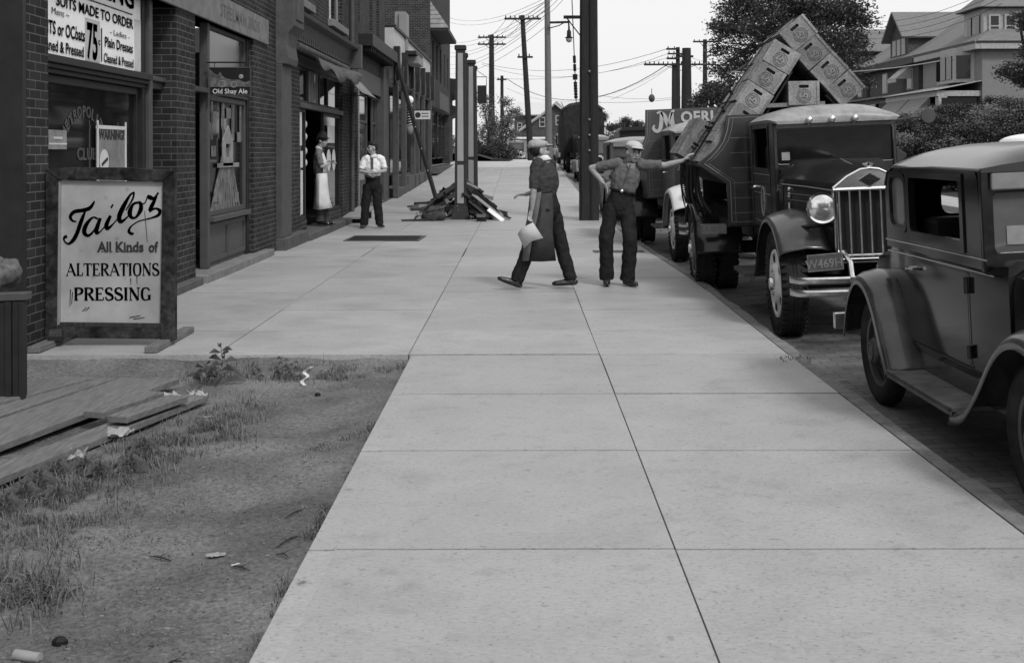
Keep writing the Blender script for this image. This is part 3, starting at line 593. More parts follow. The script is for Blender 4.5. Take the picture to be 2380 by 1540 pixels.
for i, (y, z, hh, ww, lab) in enumerate(((21.35, 2.0, .6, .25, 'tall white price bill at the left edge of the grocery doorway'), (24.8, 1.95, .36, .9, 'white printed bill high on the grocery window'), (24.5, 1.45, .42, .26, 'left oval card under the printed grocery bill'), (25.15, 1.45, .42, .22, 'right oval card under the printed grocery bill'),
                                  (21.45, 1.45, .3, .22, 'middle white card at the left edge of the grocery doorway'), (21.45, .85, .8, .2, 'long pale bill low at the left edge of the grocery doorway'))):
    mb = MB(); 
    if 'oval' in lab: mb.prism([(y + ww * math.cos(k * .524), z - hh * .1 + hh * .55 * math.sin(k * .524)) for k in range(12)], (), 'x', XF - .045, XF - .04)
    else: mb.prism(rect(y - ww / 2, y + ww / 2, z - hh / 2, z + hh / 2), (), 'x', XF - .045, XF - .04)
    tag(mb.build('window_bill', M_paper), lab, 'bill')
# hats or baskets hung in the doorway
mb = MB(); mb.box(XF - .7, XF - .69, 22.2, 23.4, .9, .94); tag(mb.build('door_rail', M_trim2), 'thin rail across the open grocery doorway', 'rail')
for i, z in enumerate((2.1, 1.87, 1.6, 1.38)):
    mb = MB(); mb.ell((XF - .15, 22.15, z), (.08, .2, .09), 12, 8); tag(mb.build('hanging_basket', M_paper, sm=True), ['top', 'second', 'third', 'lowest'][i] + ' of four pale bundles hung in the grocery doorway', 'bundle')
r = thing('loading_board', 'wooden board ramp lying by the shop wall next to the white shirted man', 'board', (-3.72, 27.0, 0)); mb = MB(); mb.bar((.0, -.9, .12), (.05, 1.3, .26), .42, .04); mb.build('board', M_trim3, r); mb = MB(); mb.box(-.2, .2, -.7, -.6, 0, .1); mb.box(-.2, .2, .9, 1.0, 0, .2); mb.build('support', M_black, r)
# ---- building 3
X3 = -4.2
b3 = thing('upper_bay_shop', 'dark brick building with a long projecting ledge above its shopfront', 'shop', (0, 0, 0))
mb = MB(); mb.prism(rect(28.7, 36.75, -.2, 9.5), [rect(28.9, 36.5, .2, 3.2)] + [rect(a, a + .75, 4.95, 7.2) for a in (28.95, 30.3, 33.0, 34.6)], 'x', X3 - .35, X3); mb.build('wall', M_brickl, b3)
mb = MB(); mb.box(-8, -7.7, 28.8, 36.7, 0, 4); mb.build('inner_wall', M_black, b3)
mb = MB(); mb.box(XF - .02, XF - .3, 28.69, 28.72, 0, 9.5); mb.box(X3 - .3, X3 + .42, 30.4, 36.6, 4.3, 4.62); mb.build('ledge', M_trim, b3, bevel=.01)
mb = MB()
for i in range(14): mb.box(X3, X3 + .36, 30.6 + i * .42, 30.68 + i * .42, 4.18, 4.298)
mb.build('brackets', M_trim, b3)
mb = MB(); mb.box(X3 - .1, X3 + .06, 28.8, 36.7, 3.2, 3.75); mb.build('fascia', M_trim2, b3, bevel=.01)
for a in (28.95, 30.3, 33.0, 34.6): window_x(b3, a, a + .75, 4.95, 7.2, X3 - .1, m=M_trim, mull=(6.1,))
for y0, y1 in ((28.92, 30.1), (31.4, 33.2), (34.4, 35.2)): window_x(b3, y0, y1, .75, 3.15, X3 - .1, m=M_trim2, mull=(2.4,)); 
mb = MB()
for y0, y1 in ((28.92, 30.1), (31.4, 33.2), (34.4, 35.2)): mb.box(X3 - .15, X3 - .05, y0, y1, 0, .748)
mb.build('stall_riser', M_trim2, b3); door_x(b3, 30.2, 31.3, .15, 3.1, X3 - .4); door_x(b3, 33.3, 34.3, .15, 3.1, X3 - .4)
mb = MB(); mb.box(X3 - .1, X3 + .14, 35.3, 36.6, .1, 4.1); mb.build('pilaster', M_trim2, b3, bevel=.01); mb = MB(); mb.box(X3 - .1, X3 + .1, 30.06, 30.2, .1, 3.2); mb.build('pilaster', M_trim3, b3)
mb = MB(); mb.box(X3 - .3, X3 + .2, 28.75, 36.6, -.05, .14); mb.build('step', M_stoned, b3, bevel=.01); mb = MB(); mb.box(-16, X3 - .36, 28.8, 36.7, 9.3, 9.5); mb.build('roof', M_trim, b3)
# ---- building 4
b4 = thing('arcade_shops', 'single storey arcade of narrow shops with white parapet and pale columns', 'shop', (0, 0, 0))
M_par = mat('parapet_white', .5, .8, var=.12, scale=2)
mb = MB(); mb.box(XF - .3, XF, 36.8, 51.65, 3.85, 5.43); mb.box(-14, XF - .302, 36.8, 37.1, 3.8, 5.43); mb.build('parapet', M_par, b4)
mb = MB(); mb.box(XF - .35, XF + .06, 36.8, 51.65, 5.43, 5.53); mb.box(XF - .02, XF + .05, 36.8, 51.65, 3.72, 4.25); mb.build('fascia', M_trim, b4, bevel=.01)
mb = MB(); 
for i in range(6):
    y = 37.5 + i * 2.5; mb.prism([(y - .9, 3.8), (y + .9, 3.8), (y + .9, 4.35), (y + .5, 4.5), (y, 4.75), (y - .5, 4.5), (y - .9, 4.35)], (), 'x', XF + .051, XF + .08)
mb.build('gabled_panels', M_trim2, b4)
mb = MB(); 
for i in range(7): y = 36.9 + i * 2.45; mb.box(XF + .0, XF + .18, y - .16, y + .16, 3.8, 4.85)
mb.build('pier_caps', M_trim, b4)
for y in (36.95, 39.5, 42.8, 44.7, 47.3, 50.8):
    mb = MB(); mb.box(XF - .05, XF + .12, y - .12, y + .12, gz(y), 3.72); mb.build('column', M_trim2, b4, bevel=.02)
for a, b in ((37.2, 39.3), (39.7, 42.6), (43.0, 44.5), (44.9, 47.1), (47.5, 50.6)): window_x(b4, a, b, gz(b) + .5, 3.7, XF - .5, m=M_trim, mull=(2.9,)); 
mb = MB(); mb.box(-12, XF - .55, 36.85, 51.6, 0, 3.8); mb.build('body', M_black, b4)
mb = MB(); mb.box(XF - .5, XF + .12, 40.6, 51.0, .1, .75); mb.box(XF - .5, XF + .10, 37.2, 40.6, 0, .42); mb.build('plinth', M_stoned, b4, bevel=.02)
mb = MB(); mb.box(XF - .35, XF + .02, 40.4, 41.6, 5.53, 6.35); mb.box(XF - .2, XF + .05, 40.3, 41.0, 4.4, 6.3); mb.build('chimney', M_trim3, b4)
mb = MB(); mb.box(XF + .08, XF + .5, 40.0, 41.8, 4.55, 4.80); mb.build('projecting_box', M_trim3, b4, bevel=.01); mb = MB(); mb.box(XF + .08, XF + .45, 39.6, 42.2, 4.83, 4.95); mb.build('hood', M_trim, b4)
# ---- building 5
b5 = thing('tall_brick_block', 'tall brown brick block with tiled pent roof over its first floor', 'building', (0, 0, 0))
mb = MB(); mb.prism(rect(51.7, 66.3, -.2, 13), [rect(52.2, 65.8, .9, 3.6)] + [rect(a, a + 1, 4.9, 6.6) for a in (52.8, 55.3, 57.8, 61, 63.5)], 'x', XF - .4, XF); mb.box(-14, XF - .402, 51.7, 52.05, 0, 13); mb.build('wall', M_brickl, b5)
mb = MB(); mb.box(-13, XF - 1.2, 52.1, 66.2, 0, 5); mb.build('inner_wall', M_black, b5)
for a in (52.8, 55.3, 57.8, 61, 63.5): window_x(b5, a, a + 1, 4.9, 6.6, XF - .15, m=M_trim)
for a, b in ((52.3, 55), (56, 59), (60, 62.5), (63, 65.7)): window_x(b5, a, b, 1.2, 3.55, XF - .3, m=M_trim, mull=(2.9,))
mb = MB(); mb.prism([(XF, 6.85), (XF + .78, 6.85), (XF + .78, 6.95), (XF, 7.05)], (), 'y', 51.75, 58.4); mb.build('pent_soffit', M_trim, b5)
mb = MB()
for i in range(6):
    t = i / 6; x0, z0 = XF + .80 * (1 - t), 6.98 + 1.15 * t; mb.prism([(XF, z0), (x0, z0), (x0 - .10, z0 + .17), (XF, z0 + .17)], (), 'y', 51.72, 58.5)
mb.build('pent_roof', mat('roof_tile', .32, .8, var=.3, scale=4), b5)
mb = MB(); mb.box(XF, XF + .12, 56, 63, 3.6, 4.4); mb.build('shop_sign', M_trim2, b5); mb = MB(); mb.box(XF - .4, XF + .3, 52, 66, gz(55), gz(55) + .25); mb.build('step', M_stoned, b5)
b6 = thing('far_corner_shop', 'low dark corner shop with bracketed cornice at the end of the row', 'shop', (0, 0, 0)); mb = MB(); mb.box(-12, XF - .3, 66.4, 74, .5, 5.0); mb.build('wall', M_brick, b6)
mb = MB(); mb.prism([(XF - .3, 4.7), (XF + .2, 4.9), (XF + .5, 5.4), (XF + .6, 5.6), (XF - .3, 5.7)], (), 'y', 66.4, 74); mb.build('cornice', M_trim, b6, bevel=.02)
mb = MB(); mb.prism([(XF - .3, 3.4), (XF + .3, 3.7), (XF + .3, 4.1), (XF - .3, 4.3)], (), 'y', 67, 71); mb.build('awning', M_trim, b6); window_x(b6, 67, 70, 1.4, 3.4, XF - .25, m=M_trim2)
# barber pole, globe, dentist sign on the arcade
r = thing('barber_pole', 'striped barber pole topped by a white globe on the arcade front', 'barber pole', px(952, 270, 40.5)); 
mb = MB(); mb.lathe([(-.32, .08), (.32, .08)], axis='z', n=16); mb.build('striped_cylinder', M_black, r, sm=True)
mb = MB()
for i in range(7):
    z = -.30 + i * .09; mb.tube([(.083 * math.cos(a), .083 * math.sin(a), z + .10 * (a + 3.3) / 6.28) for a in [-3.3 + k * .4 for k in range(17)]], .014, 5)
mb.build('stripe', M_paper, r); mb = MB(); mb.ell((0, 0, .56), .14, 16, 12); mb.build('globe', M_white, r, sm=True)
mb = MB(); mb.lathe([(-.62, .03), (-.55, .11), (-.42, .13), (-.33, .13), (-.32, .1)], axis='z', n=16); mb.lathe([(.32, .1), (.36, .12), (.42, .06), (.44, .06)], axis='z', n=16); mb.build('cap', M_trim3, r, sm=True); mb = MB(); mb.bar((-.5, 0, -.3), (0, 0, -.36), .04, .04); mb.bar((-.5, 0, .38), (0, 0, .38), .04, .04); mb.build('bracket', M_black, r)
r = thing('small_hanging_sign', 'small white rectangular sign with a dark round emblem beside the barber pole', 'sign', px(982, 267, 42)); mb = MB(); mb.box(-.28, .28, -.02, .02, -.15, .15); mb.build('sign_board', M_paper, r); mb = MB(); mb.lathe([(-.026, .10), (-.021, .10)], c=(-.16, 0, 0), axis='y', n=20); mb.box(-.03, .22, -.025, -.021, .04, .07); mb.box(-.03, .22, -.025, -.021, -.06, -.03); mb.build('print', M_ink, r)
mb = MB(); mb.bar((-.6, 0, .17), (.28, 0, .17), .02, .03); mb.build('bracket', M_black, r)
# ================================================================== STREET FURNITURE
# ---- tailor board.  K = metres per picture unit of the close-up it was measured on
ZB = 9.75; K = .952 / 2.962 * ZB / F
def cp(x, y): return ((x * .952 / 2.962 - CX) * ZB / F, H - ((y / 2.962 + 380) * .952 - CY) * ZB / F)
tb = thing('tailor_board', 'standing framed tailor board with painted pale face at the sidewalk edge', 'sign board', (0, 0, 0))
def stile(name, pts, y0, y1, m=M_woodd):
    mb = MB(); mb.prism([cp(*p) for p in pts], (), 'y', y0, y1); return mb.build(name, m, tb, bevel=.004)
M_fr = mat('worn_black_frame', .028, .7, var=.7, scale=7, stretch=(3, 3, 3), bump=.003, var2=.5, scale2=9)
stile('frame_stile', [(335, 95), (425, 165), (412, 1230), (400, 1335), (330, 1335)], ZB - .02, ZB + .07, M_fr)
stile('frame_stile', [(1262, 108), (1262, 1330), (1165, 1330), (1160, 1230), (1180, 180)], ZB - .02, ZB + .07, M_fr)
stile('top_rail', [(335, 92), (500, 78), (900, 80), (1262, 105), (1180, 178), (425, 163)], ZB - .026, ZB + .076, M_fr)
stile('bottom_rail', [(404, 1225), (1163, 1240), (1163, 1318), (400, 1308)], ZB - .015, ZB + .06, M_fr)
stile('inner_bead', [(415, 165), (440, 178), (432, 1212), (404, 1224)], ZB - .005, ZB + .05, M_trim3)
stile('inner_bead', [(432, 1196), (1160, 1206), (1163, 1240), (404, 1226)], ZB - .004, ZB + .05, M_woodd)
mb = MB(); mb.prism([cp(418, 170), cp(1180, 185), cp(1165, 1236), cp(412, 1226)], (), 'y', ZB + .012, ZB + .03)
face = mb.build('sign_face', mat('weathered_cream', .36, .75, var=.12, scale=5, var2=.16, scale2=2.2, spots=.25, sscale=7), tb)
MT = Matrix(((1, 0, 0, 0), (0, 0, 1, ZB + .008), (0, 1, 0, 0), (0, 0, 0, 1)))
def cst(mb, pts, w=26, sm=5):
    P = [(*cp(p[0], p[1]), p[2]) for p in pts]; P = cat(P, sm) if sm else P; strip(mb, P, w * K, MT)
mb = MB()
for pts in ([(548, 470, .3), (518, 462, .6), (505, 432, .9), (535, 398, 1), (595, 388, 1), (648, 370, 1), (680, 322, .4)], [(612, 395, .5), (583, 468, 1.1), (555, 548, 1.1), (528, 600, 1.1), (492, 630, .6), (462, 612, .4), (460, 585, .7), (480, 576, .9)],
            [(705, 452, .5), (668, 440, .5), (622, 488, 1.1), (604, 545, 1.2), (632, 572, .8), (672, 540, .5), (705, 478, .5)], [(722, 445, .8), (697, 515, 1.2), (695, 552, 1), (718, 545, .4), (752, 508, .3)],
            [(795, 428, .8), (765, 495, 1.2), (775, 520, 1), (812, 490, .4), (842, 455, .3)], [(800, 355, 1.1), (812, 362, 1.1)],
            [(968, 258, .5), (935, 282, .6), (885, 370, 1.3), (858, 435, 1.3), (870, 472, 1), (915, 440, .4), (945, 400, .3)], [(966, 262, .5), (955, 310, .5), (905, 392, .3)],
            [(1000, 332, .6), (960, 345, .7), (935, 400, 1.3), (945, 438, .9), (978, 440, .6), (1012, 390, 1.2), (1015, 345, 1), (995, 326, .6)], [(1018, 345, .3), (1045, 335, .3), (1060, 300, .3)],
            [(1060, 285, .8), (1085, 298, 1.2), (1112, 302, .7), (1142, 262, .5)], [(1130, 288, .5), (1098, 350, 1.1), (1075, 395, .8)], [(1072, 396, 1), (1118, 376, .5), (1152, 392, .9), (1140, 425, .8), (1080, 448, .4), (1000, 468, .3), (945, 505, .4), (928, 540, .8), (950, 560, .7), (962, 552, .4)]):
    cst(mb, pts)
mb.build('script_lettering', M_ink, face)
mb = MB(); cst(mb, [(1042, 395, .25), (1050, 480, .3), (1062, 620, .2)], 14, 0)
for a, b in (((505, 960), (500, 1085)), ((520, 980), (512, 1070)), ((940, 880), (942, 930)), ((985, 860), (987, 925)), ((640, 1090), (610, 1120)), ((930, 1165), (1010, 1150)), ((960, 1175), (1040, 1165)), ((590, 1120), (620, 1090))): cst(mb, [(*a, .4), (*b, .2)], 16, 0)
mb.build('crack', mat('stain', .17, .85, var=.4), face)
# hand cut roman capitals
GL = {'A': (.92, [[(.08, 0, .4), (.46, 1, .4)], [(.40, 1, 1), (.82, 0, 1)], [(.2, .34, .4), (.66, .34, .4)], [(0, .02, .3), (.2, .02, .3)], [(.68, .02, .3), (.95, .02, .3)]]),
      'L': (.68, [[(.18, 0, 1), (.18, 1, 1)], [(.05, .98, .3), (.34, .98, .3)], [(.05, .03, .4), (.6, .03, .4)], [(.58, 0, .4), (.6, .26, .4)]]),
      'T': (.78, [[(.38, 0, 1), (.38, 1, 1)], [(.02, .97, .45), (.74, .97, .45)], [(.04, .98, .35), (.03, .76, .35)], [(.72, .98, .35), (.73, .76, .35)], [(.24, .02, .3), (.52, .02, .3)]]),
      'E': (.74, [[(.18, 0, 1), (.18, 1, 1)], [(.04, .97, .4), (.62, .97, .4)], [(.04, .03, .4), (.66, .03, .4)], [(.2, .52, .4), (.5, .52, .4)], [(.61, 1, .35), (.61, .78, .35)], [(.65, 0, .4), (.66, .25, .35)], [(.49, .62, .3), (.49, .42, .3)]]),
      'R': (.84, [[(.18, 0, 1), (.18, 1, 1)], [(.04, .97, .4), (.4, .97, .5), (.62, .86, 1), (.62, .66, 1), (.4, .52, .5), (.2, .52, .4)], [(.38, .52, .8), (.72, .02, 1)], [(.05, .02, .3), (.32, .02, .3)], [(.64, .02, .3), (.84, .03, .3)]]),
      'I': (.4, [[(.18, 0, 1), (.18, 1, 1)], [(.04, .98, .3), (.32, .98, .3)], [(.04, .02, .3), (.32, .02, .3)]]),
      'O': (.86, [[(.42, .98, .4), (.2, .9, .8), (.12, .5, 1), (.2, .1, .8), (.42, .02, .4), (.64, .1, .8), (.72, .5, 1), (.64, .9, .8), (.42, .98, .4)]]),
      'N': (.88, [[(.14, 0, .4), (.14, 1, .4)], [(.12, 1, 1), (.72, 0, 1)], [(.72, 0, .4), (.72, 1, .4)], [(.02, .98, .3), (.2, .98, .3)], [(.04, .02, .3), (.26, .02, .3)], [(.6, .98, .3), (.84, .98, .3)]]),
      'S': (.72, [[(.56, .74, .5), (.52, .92, .6), (.34, .98, .5), (.14, .86, .9), (.16, .62, 1), (.38, .5, 1.1), (.58, .36, 1), (.6, .14, .9), (.38, .02, .5), (.16, .08, .6), (.1, .28, .5)]]),
      'P': (.76, [[(.18, 0, 1), (.18, 1, 1)], [(.04, .97, .4), (.4, .97, .5), (.62, .86, 1), (.62, .62, 1), (.4, .48, .5), (.2, .48, .4)], [(.04, .02, .3), (.34, .02, .3)]]),
      'G': (.86, [[(.68, .74, .5), (.6, .92, .6), (.42, .98, .4), (.2, .88, .8), (.12, .5, 1), (.2, .12, .8), (.42, .02, .4), (.64, .1, .6)], [(.68, 0, 1), (.68, .4, 1)], [(.54, .4, .3), (.8, .4, .3)]])}
def roman(mb, txt, x0, x1, yt, yb, w=.2):
    tot = sum(GL[c][0] for c in txt); s = (x1 - x0) / tot; h = yb - yt; x = x0
    for c in txt:
        wd, strokes = GL[c]
        for st in strokes:
            P = [(x + p[0] * s, yb - p[1] * h, p[2]) for p in st]; cst(mb, P, w * min(s, h), 4 if len(P) > 4 else 0)
        x += wd * s
mb = MB(); roman(mb, 'ALTERATIONS', 472, 1150, 772, 862, .185); roman(mb, 'PRESSING', 527, 1092, 948, 1040, .20)
def fitc(mb, txt, x0, x1, yt, yb, bold=.01, y=ZB + .006):
    vs, fs = text_mb(txt, 1, depth=.002, bold=bold); ax = [v[0] for v in vs]; az = [v[1] for v in vs]; a, b = cp(x0, yb), cp(x1, yt)
    sx, sz = (b[0] - a[0]) / (max(ax) - min(ax)), (b[1] - a[1]) / (max(az) - min(az)); mb.add([(a[0] + (v[0] - min(ax)) * sx, y + v[2], a[1] + (v[1] - min(az)) * sz) for v in vs], fs)
fitc(mb, 'All Kinds', 700, 1035, 615, 690, .022); fitc(mb, 'of', 1072, 1140, 615, 692, .022)
for x in (705, 735, 768, 800, 852, 905, 930, 952, 985): cst(mb, [(x - 9, 687, .3), (x + 9, 687, .3)], 16, 0)
mb.build('capital_lettering', M_ink, face)
for x, lab in ((-2.93, 'r'), (-3.86, 'l')):
    mb = MB(); mb.box(x - .05, x + .05, 9.37, 10.45, .004, .055); mb.build('foot', M_wood, tb, bevel=.006)
mb = MB(); mb.bar((-3.72, 9.85, .05), (-3.70, 9.83, .50), .05, .05); mb.tube([(-3.86, 9.7, .09), (-3.76, 9.72, .09)], .055, 8); mb.build('brace', M_woodd, tb)
# ---- grate in the sidewalk
g = thing('cellar_grate', 'dark rectangular iron cellar plate set in the sidewalk', 'grate', (0, 0, 0))
mb = MB(); mb.prism([(-3.14, 20.95), (-1.80, 20.95), (-1.76, 22.15), (-3.12, 22.25)], (), 'z', .0, .012); mb.build('plate', mat('iron_plate', .07, .6, var=.3, scale=30), g)
mb = MB()
for i in range(9): mb.box(-3.08, -1.84, 21.05 + i * .125, 21.1 + i * .125, .013, .018)
mb.build('ribs', M_trim, g)
g = thing('kerb_cover', 'thin dark iron cover by the kerb behind the leaning man', 'cover', (0, 0, 0)); mb = MB(); mb.box(1.15, 1.95, 18.5, 18.9, .002, .008); mb.build('plate', mat('iron_plate'), g)
# ---- row of four panelled posts
M_postd = mat('post_frame', .04, .7, var=.25); M_postl = mat('post_panel', .34, .75, var=.15, scale=3, stretch=(1, 1, .4), bump=.002)
def make_post(lab):
    p = thing('panelled_post', lab, 'post', (-1.385, 27.55, 0), 'panelled posts standing on the sidewalk')
    def ring(w, z): return [(-w, -w, z), (w, -w, z), (w, w, z), (-w, w, z)]
    mb = MB(); mb.loft([ring(.215, 0), ring(.165, .3), ring(.15, .32)]); mb.build('base', M_postd, p, bevel=.006)
    mb = MB(); mb.loft([ring(.14, .32), ring(.108, 3.93)]); mb.build('shaft', M_postd, p)
    mb = MB(); mb.loft([ring(.108, 3.93), ring(.135, 3.95), ring(.135, 4.03), ring(.11, 4.05)]); mb.build('cap', M_postd, p, bevel=.004)
    for z0, z1 in ((.38, 1.27), (1.36, 3.86)):
        mb = MB(); w0, w1 = [lerp(.14, .108, (z - .32) / 3.61) for z in (z0, z1)]; t = .012
        for (sx, sy) in ((0, -1), (1, 0)):
            if sy: mb.add([(-w0 * .55, -w0 - t, z0), (w0 * .55, -w0 - t, z0), (w1 * .55, -w1 - t, z1), (-w1 * .55, -w1 - t, z1), (-w0 * .55, -w0 + .02, z0), (w0 * .55, -w0 + .02, z0), (w1 * .55, -w1 + .02, z1), (-w1 * .55, -w1 + .02, z1)], [(0, 1, 2, 3), (0, 4, 5, 1), (1, 5, 6, 2), (2, 6, 7, 3), (3, 7, 4, 0)])
        mb.build('panel', M_postl, p, bevel=.003)
    return p
po = make_post('nearest of the four panelled posts, with its base in the rubble')
for x, y, lab in ((-1.46, 30.2, 'second nearest of the four panelled posts in a row'), (-1.365, 32.95, 'third of the four panelled posts in a row'), (-1.42, 35.7, 'farthest of the four panelled posts, carrying a dark sign box')): copy_tree(po, (x, y, gz(y)), label=lab)
r = thing('box_sign', 'dark box sign bracketed off the farthest panelled post', 'sign', (0, 0, 0)); y = 35.6; a, b = px(1110, 240, y), px(1131, 199, y)
mb = MB(); mb.box(a.x, b.x, y - .12, y + .12, a.z, b.z); mb.build('box', M_trim, r); mb = MB(); mb.tube([(a.x - .1, y, b.z + .26), (b.x, y, b.z + .26), (b.x, y, b.z)], .012, 5); mb.tube([(a.x - .08, y, b.z + .5), (b.x, y, b.z + .26)], .008, 5); mb.build('bracket', M_black, r)
# ---- leaning prop pole
a, b = px(918, 128, 36.6), px(1014, 467, 36.0); b.z = gz(b.y)
r = thing('leaning_prop', 'long dark timber prop leaning from the sidewalk against the shop ledge', 'timber prop', b); mb = MB(); mb.bar((0, 0, 0), a - b, .12, .10); mb.build('timber', M_woodz, r, bevel=.01); mb = MB()
for t in (.2, .35, .5): p = (a - b) * t; mb.ell(p + Vector((0, -.06, 0)), .03, 6, 4)
mb.build('bolts', M_trim3, r)
# ---- heap of broken boards round the nearest post
random.seed(11); G1 = 'broken boards heaped round the nearest post'
def board(p, d, L, w, t, lab, m, g=G1, nm='broken_board'):
    p = Vector(p); d = Vector(d).normalized(); mb = MB(); mb.bar(-d * L / 2, d * L / 2, w, t, up=(random.uniform(-.5, .5), -1, random.uniform(.2, 1))); o = mb.build(nm, m); o.location = p; tag(o, lab, 'board', g); return o
mats_b = [M_wood, M_woodd, M_trim, M_woodd, M_black, M_trim2, M_black, M_woodd, M_trim3]
for i in range(95):
    t = random.random(); x = -1.58 - t * .74; z = random.uniform(.04, .76 * (1 - t) + .12); board((x, 27.6 + random.uniform(-.45, .7), z), (random.uniform(.5, 1), random.uniform(-1, 1), random.uniform(.15, .8)), random.uniform(.22, .6), random.uniform(.05, .13), random.uniform(.015, .04), 'broken dark board in the heap left of the nearest post', random.choice(mats_b), 'broken boards heaped left of the nearest post')
for i in range(85):
    t = random.random(); x = -1.2 + t * .74; z = random.uniform(.04, .78 * (1 - t) + .10); board((x, 27.7 + random.uniform(-.4, .7), z), (random.uniform(.6, 1), random.uniform(-1, 1), random.uniform(-.9, -.2)), random.uniform(.35, .8), random.uniform(.05, .13), random.uniform(.015, .04), 'broken dark board in the heap right of the nearest post', random.choice(mats_b), 'broken boards heaped right of the nearest post')
for i in range(16): board((random.uniform(-2.75, -1.9), random.uniform(30.5, 32.5), random.uniform(.03, .16)), (1, random.uniform(-.5, .5), random.uniform(-.1, .1)), random.uniform(.3, .8), .1, .03, 'flat dark board scattered behind the heap at the foot of the prop', random.choice(mats_b), 'boards scattered behind the heap')
board((-.72, 27.2, .30), (.42, -.1, -.33), 1.0, .07, .03, 'longest pale lath sloping down the right side of the heap', M_trim3, None, 'pale_lath'); board((-.56, 27.0, .13), (.4, -.15, -.30), .45, .09, .03, 'white board end at the right foot of the heap', M_white, None, 'white_board')
board((-2.25, 26.9, .03), (1, .1, .03), .9, .04, .03, 'thin dark stick lying flat left of the heap', M_black, None, 'stick')
r = thing('burlap_bundle', 'ragged grey burlap bundle at the left front of the board heap', 'bundle', (-1.95, 27.1, 0)); mb = MB(); mb.ell((0, 0, .15), (.27, .24, .2), 18, 12); o = mb.build('bundle_body', mat('burlap', .07, .95, var=.6, scale=7, bump=.05, bscale=6), r, sm=True); q = o.modifiers.new('d', 'DISPLACE'); tx = bpy.data.textures.new('clouds', 'CLOUDS'); tx.noise_scale = .15; q.texture = tx; q.strength = .25; mb = MB(); mb.tube([(-.2, -.25, .2), (0, -.3, .25), (.2, -.2, .3)], .012, 5); mb.build('cord', M_black, r)
r = thing('broken_box', 'small broken wooden box with a hole at the right front of the heap', 'box', (-.88, 26.75, 0)); mb = MB(); mb.prism([(-.14, -.1), (.14, -.1), (.12, .12), (-.12, .12)], [[(-.07, -.03), (.07, -.03), (.05, .05), (-.05, .05)]], 'z', .12, .16); mb.box(-.11, .11, -.06, .1, .0, .119); mb.build('box_body', M_woodd, r); mb = MB(); mb.box(-.1, .1, -.115, -.101, .1, .17); mb.build('front_board', M_wood, r)
# ---- great pole by the kerb
r = thing('trolley_pole', 'thickest dark timber pole standing at the kerb behind the leaning man', 'pole', (1.58, 27.2, 0)); mb = MB()
def oct_(w, z, c=.28): return [(w, -w * c, z), (w, w * c, z), (w * c, w, z), (-w * c, w, z), (-w, w * c, z), (-w, -w * c, z), (-w * c, -w, z), (w * c, -w, z)]
mb.loft([oct_(.222, -.1, .8), oct_(.19, 6, .8), oct_(.17, 10, .8)]); mb.build('shaft', M_woodz, r); mb = MB(); mb.box(.02, .06, -.24, -.18, 0, 8.5); mb.build('cable_guard', M_black, r)
mb = MB()
for z in (2.3, 1.95, 1.6, 3.4): mb.ell((.0, -.23, z), .028, 8, 6)
mb.build('bolts', M_trim3, r, sm=True); mb = MB(); mb.bar((-.1, -.1, 4.65), (-.58, -.1, 4.65), .08, .07); mb.bar((-.1, -.1, 4.1), (-.5, -.1, 4.62), .025, .025); mb.build('bracket_arm', M_black, r)
r = thing('guy_cable', 'guy cable strung with insulators beside the thickest pole', 'cable', (0, 0, 0)); a, b = px(1327, -80, 27.0), px(1350, 513, 27.0); b.z = 0; mb = MB(); mb.tube([a, b], .011, 6); mb.build('cable', M_wire, r)
mb = MB(); d = (b - a); L = d.length; L0 = 80 + 513
def at(y): return a + d * ((y + 80) / L0)
mb.tube([at(130), at(147)], .035, 8); mb.tube([at(150), at(166)], .035, 8); mb.tube([at(173), at(186)], .055, 8)
for y in (194, 200, 206, 212, 219, 226): mb.ell(at(y), .045, 8, 5)
mb.build('insulators', M_black, r); mb = MB()
for i in range(16): mb.ell(at(400 + i * 7), (.022, .022, .03), 6, 4)
mb.build('cable_coil', M_black, r)
# ---- far utility poles
def upole(lab, x, ytop, Z, ybase, rad, arms, m=M_woodz, xb=None, extra=None):
    zb = gz(Z) - .2; xb = x if xb is None else xb; b = Vector(((xb - CX) * Z / F, Z, zb)); t = px(x, ytop, Z); r = thing('utility_pole', lab, 'utility pole', b)
    mb = MB(); mb.tube([(0, 0, 0), t - b], [rad * 1.15, rad * .8], 10); mb.build('shaft', m, r, sm=True)
    for (x0, x1, y, th) in arms:
        a, c = px(x0, y + (x1 - x0) * -.0, Z - .2) - b, px(x1, y, Z - .2) - b; mb = MB(); mb.bar(a, c, .12, th); 
        if x1 - x0 > 40: mid = px((x0 + x1) / 2, y + 14, Z - .1) - b; mb.bar(a.lerp(c, .25), mid, .03, .04); mb.bar(a.lerp(c, .75), mid, .03, .04)
        arm = mb.build('crossarm', m, r); mi = MB(); n = max(2, int(abs(x1 - x0) / 10))
        for i in range(n): q = a.lerp(c, (i + .3) / n); mi.tube([q, q + Vector((0, 0, .22))], [.05, .035], 6)
        mi.build('insulators', M_black, arm)
    return r
upole('far double crossarm pole standing behind the pale leafy tree', 1143, 81, 103, 340, .26, [(1111, 1176, 87, .14), (1111, 1176, 103, .14)])
upole('leaning dark pole with a wide top crossarm and a short lower one', 1214.6, 36, 79, 330, .19, [(1173, 1258, 44, .13), (1203, 1239, 133, .12)], xb=1234)
pc = upole('tall pale grey pole carrying the hanging street lamp', 1272, -60, 68, 330, .19, [], m=M_woodl, xb=1276)
upole('small far pole with a short crossarm left of the leaning pole', 1167, 176, 125, 340, .2, [(1155, 1178, 185, .15)])
upole('slim pole with a long trolley arm right of the open sky', 1567, 148, 85, 330, .2, [(1497, 1665, 151, .13)])
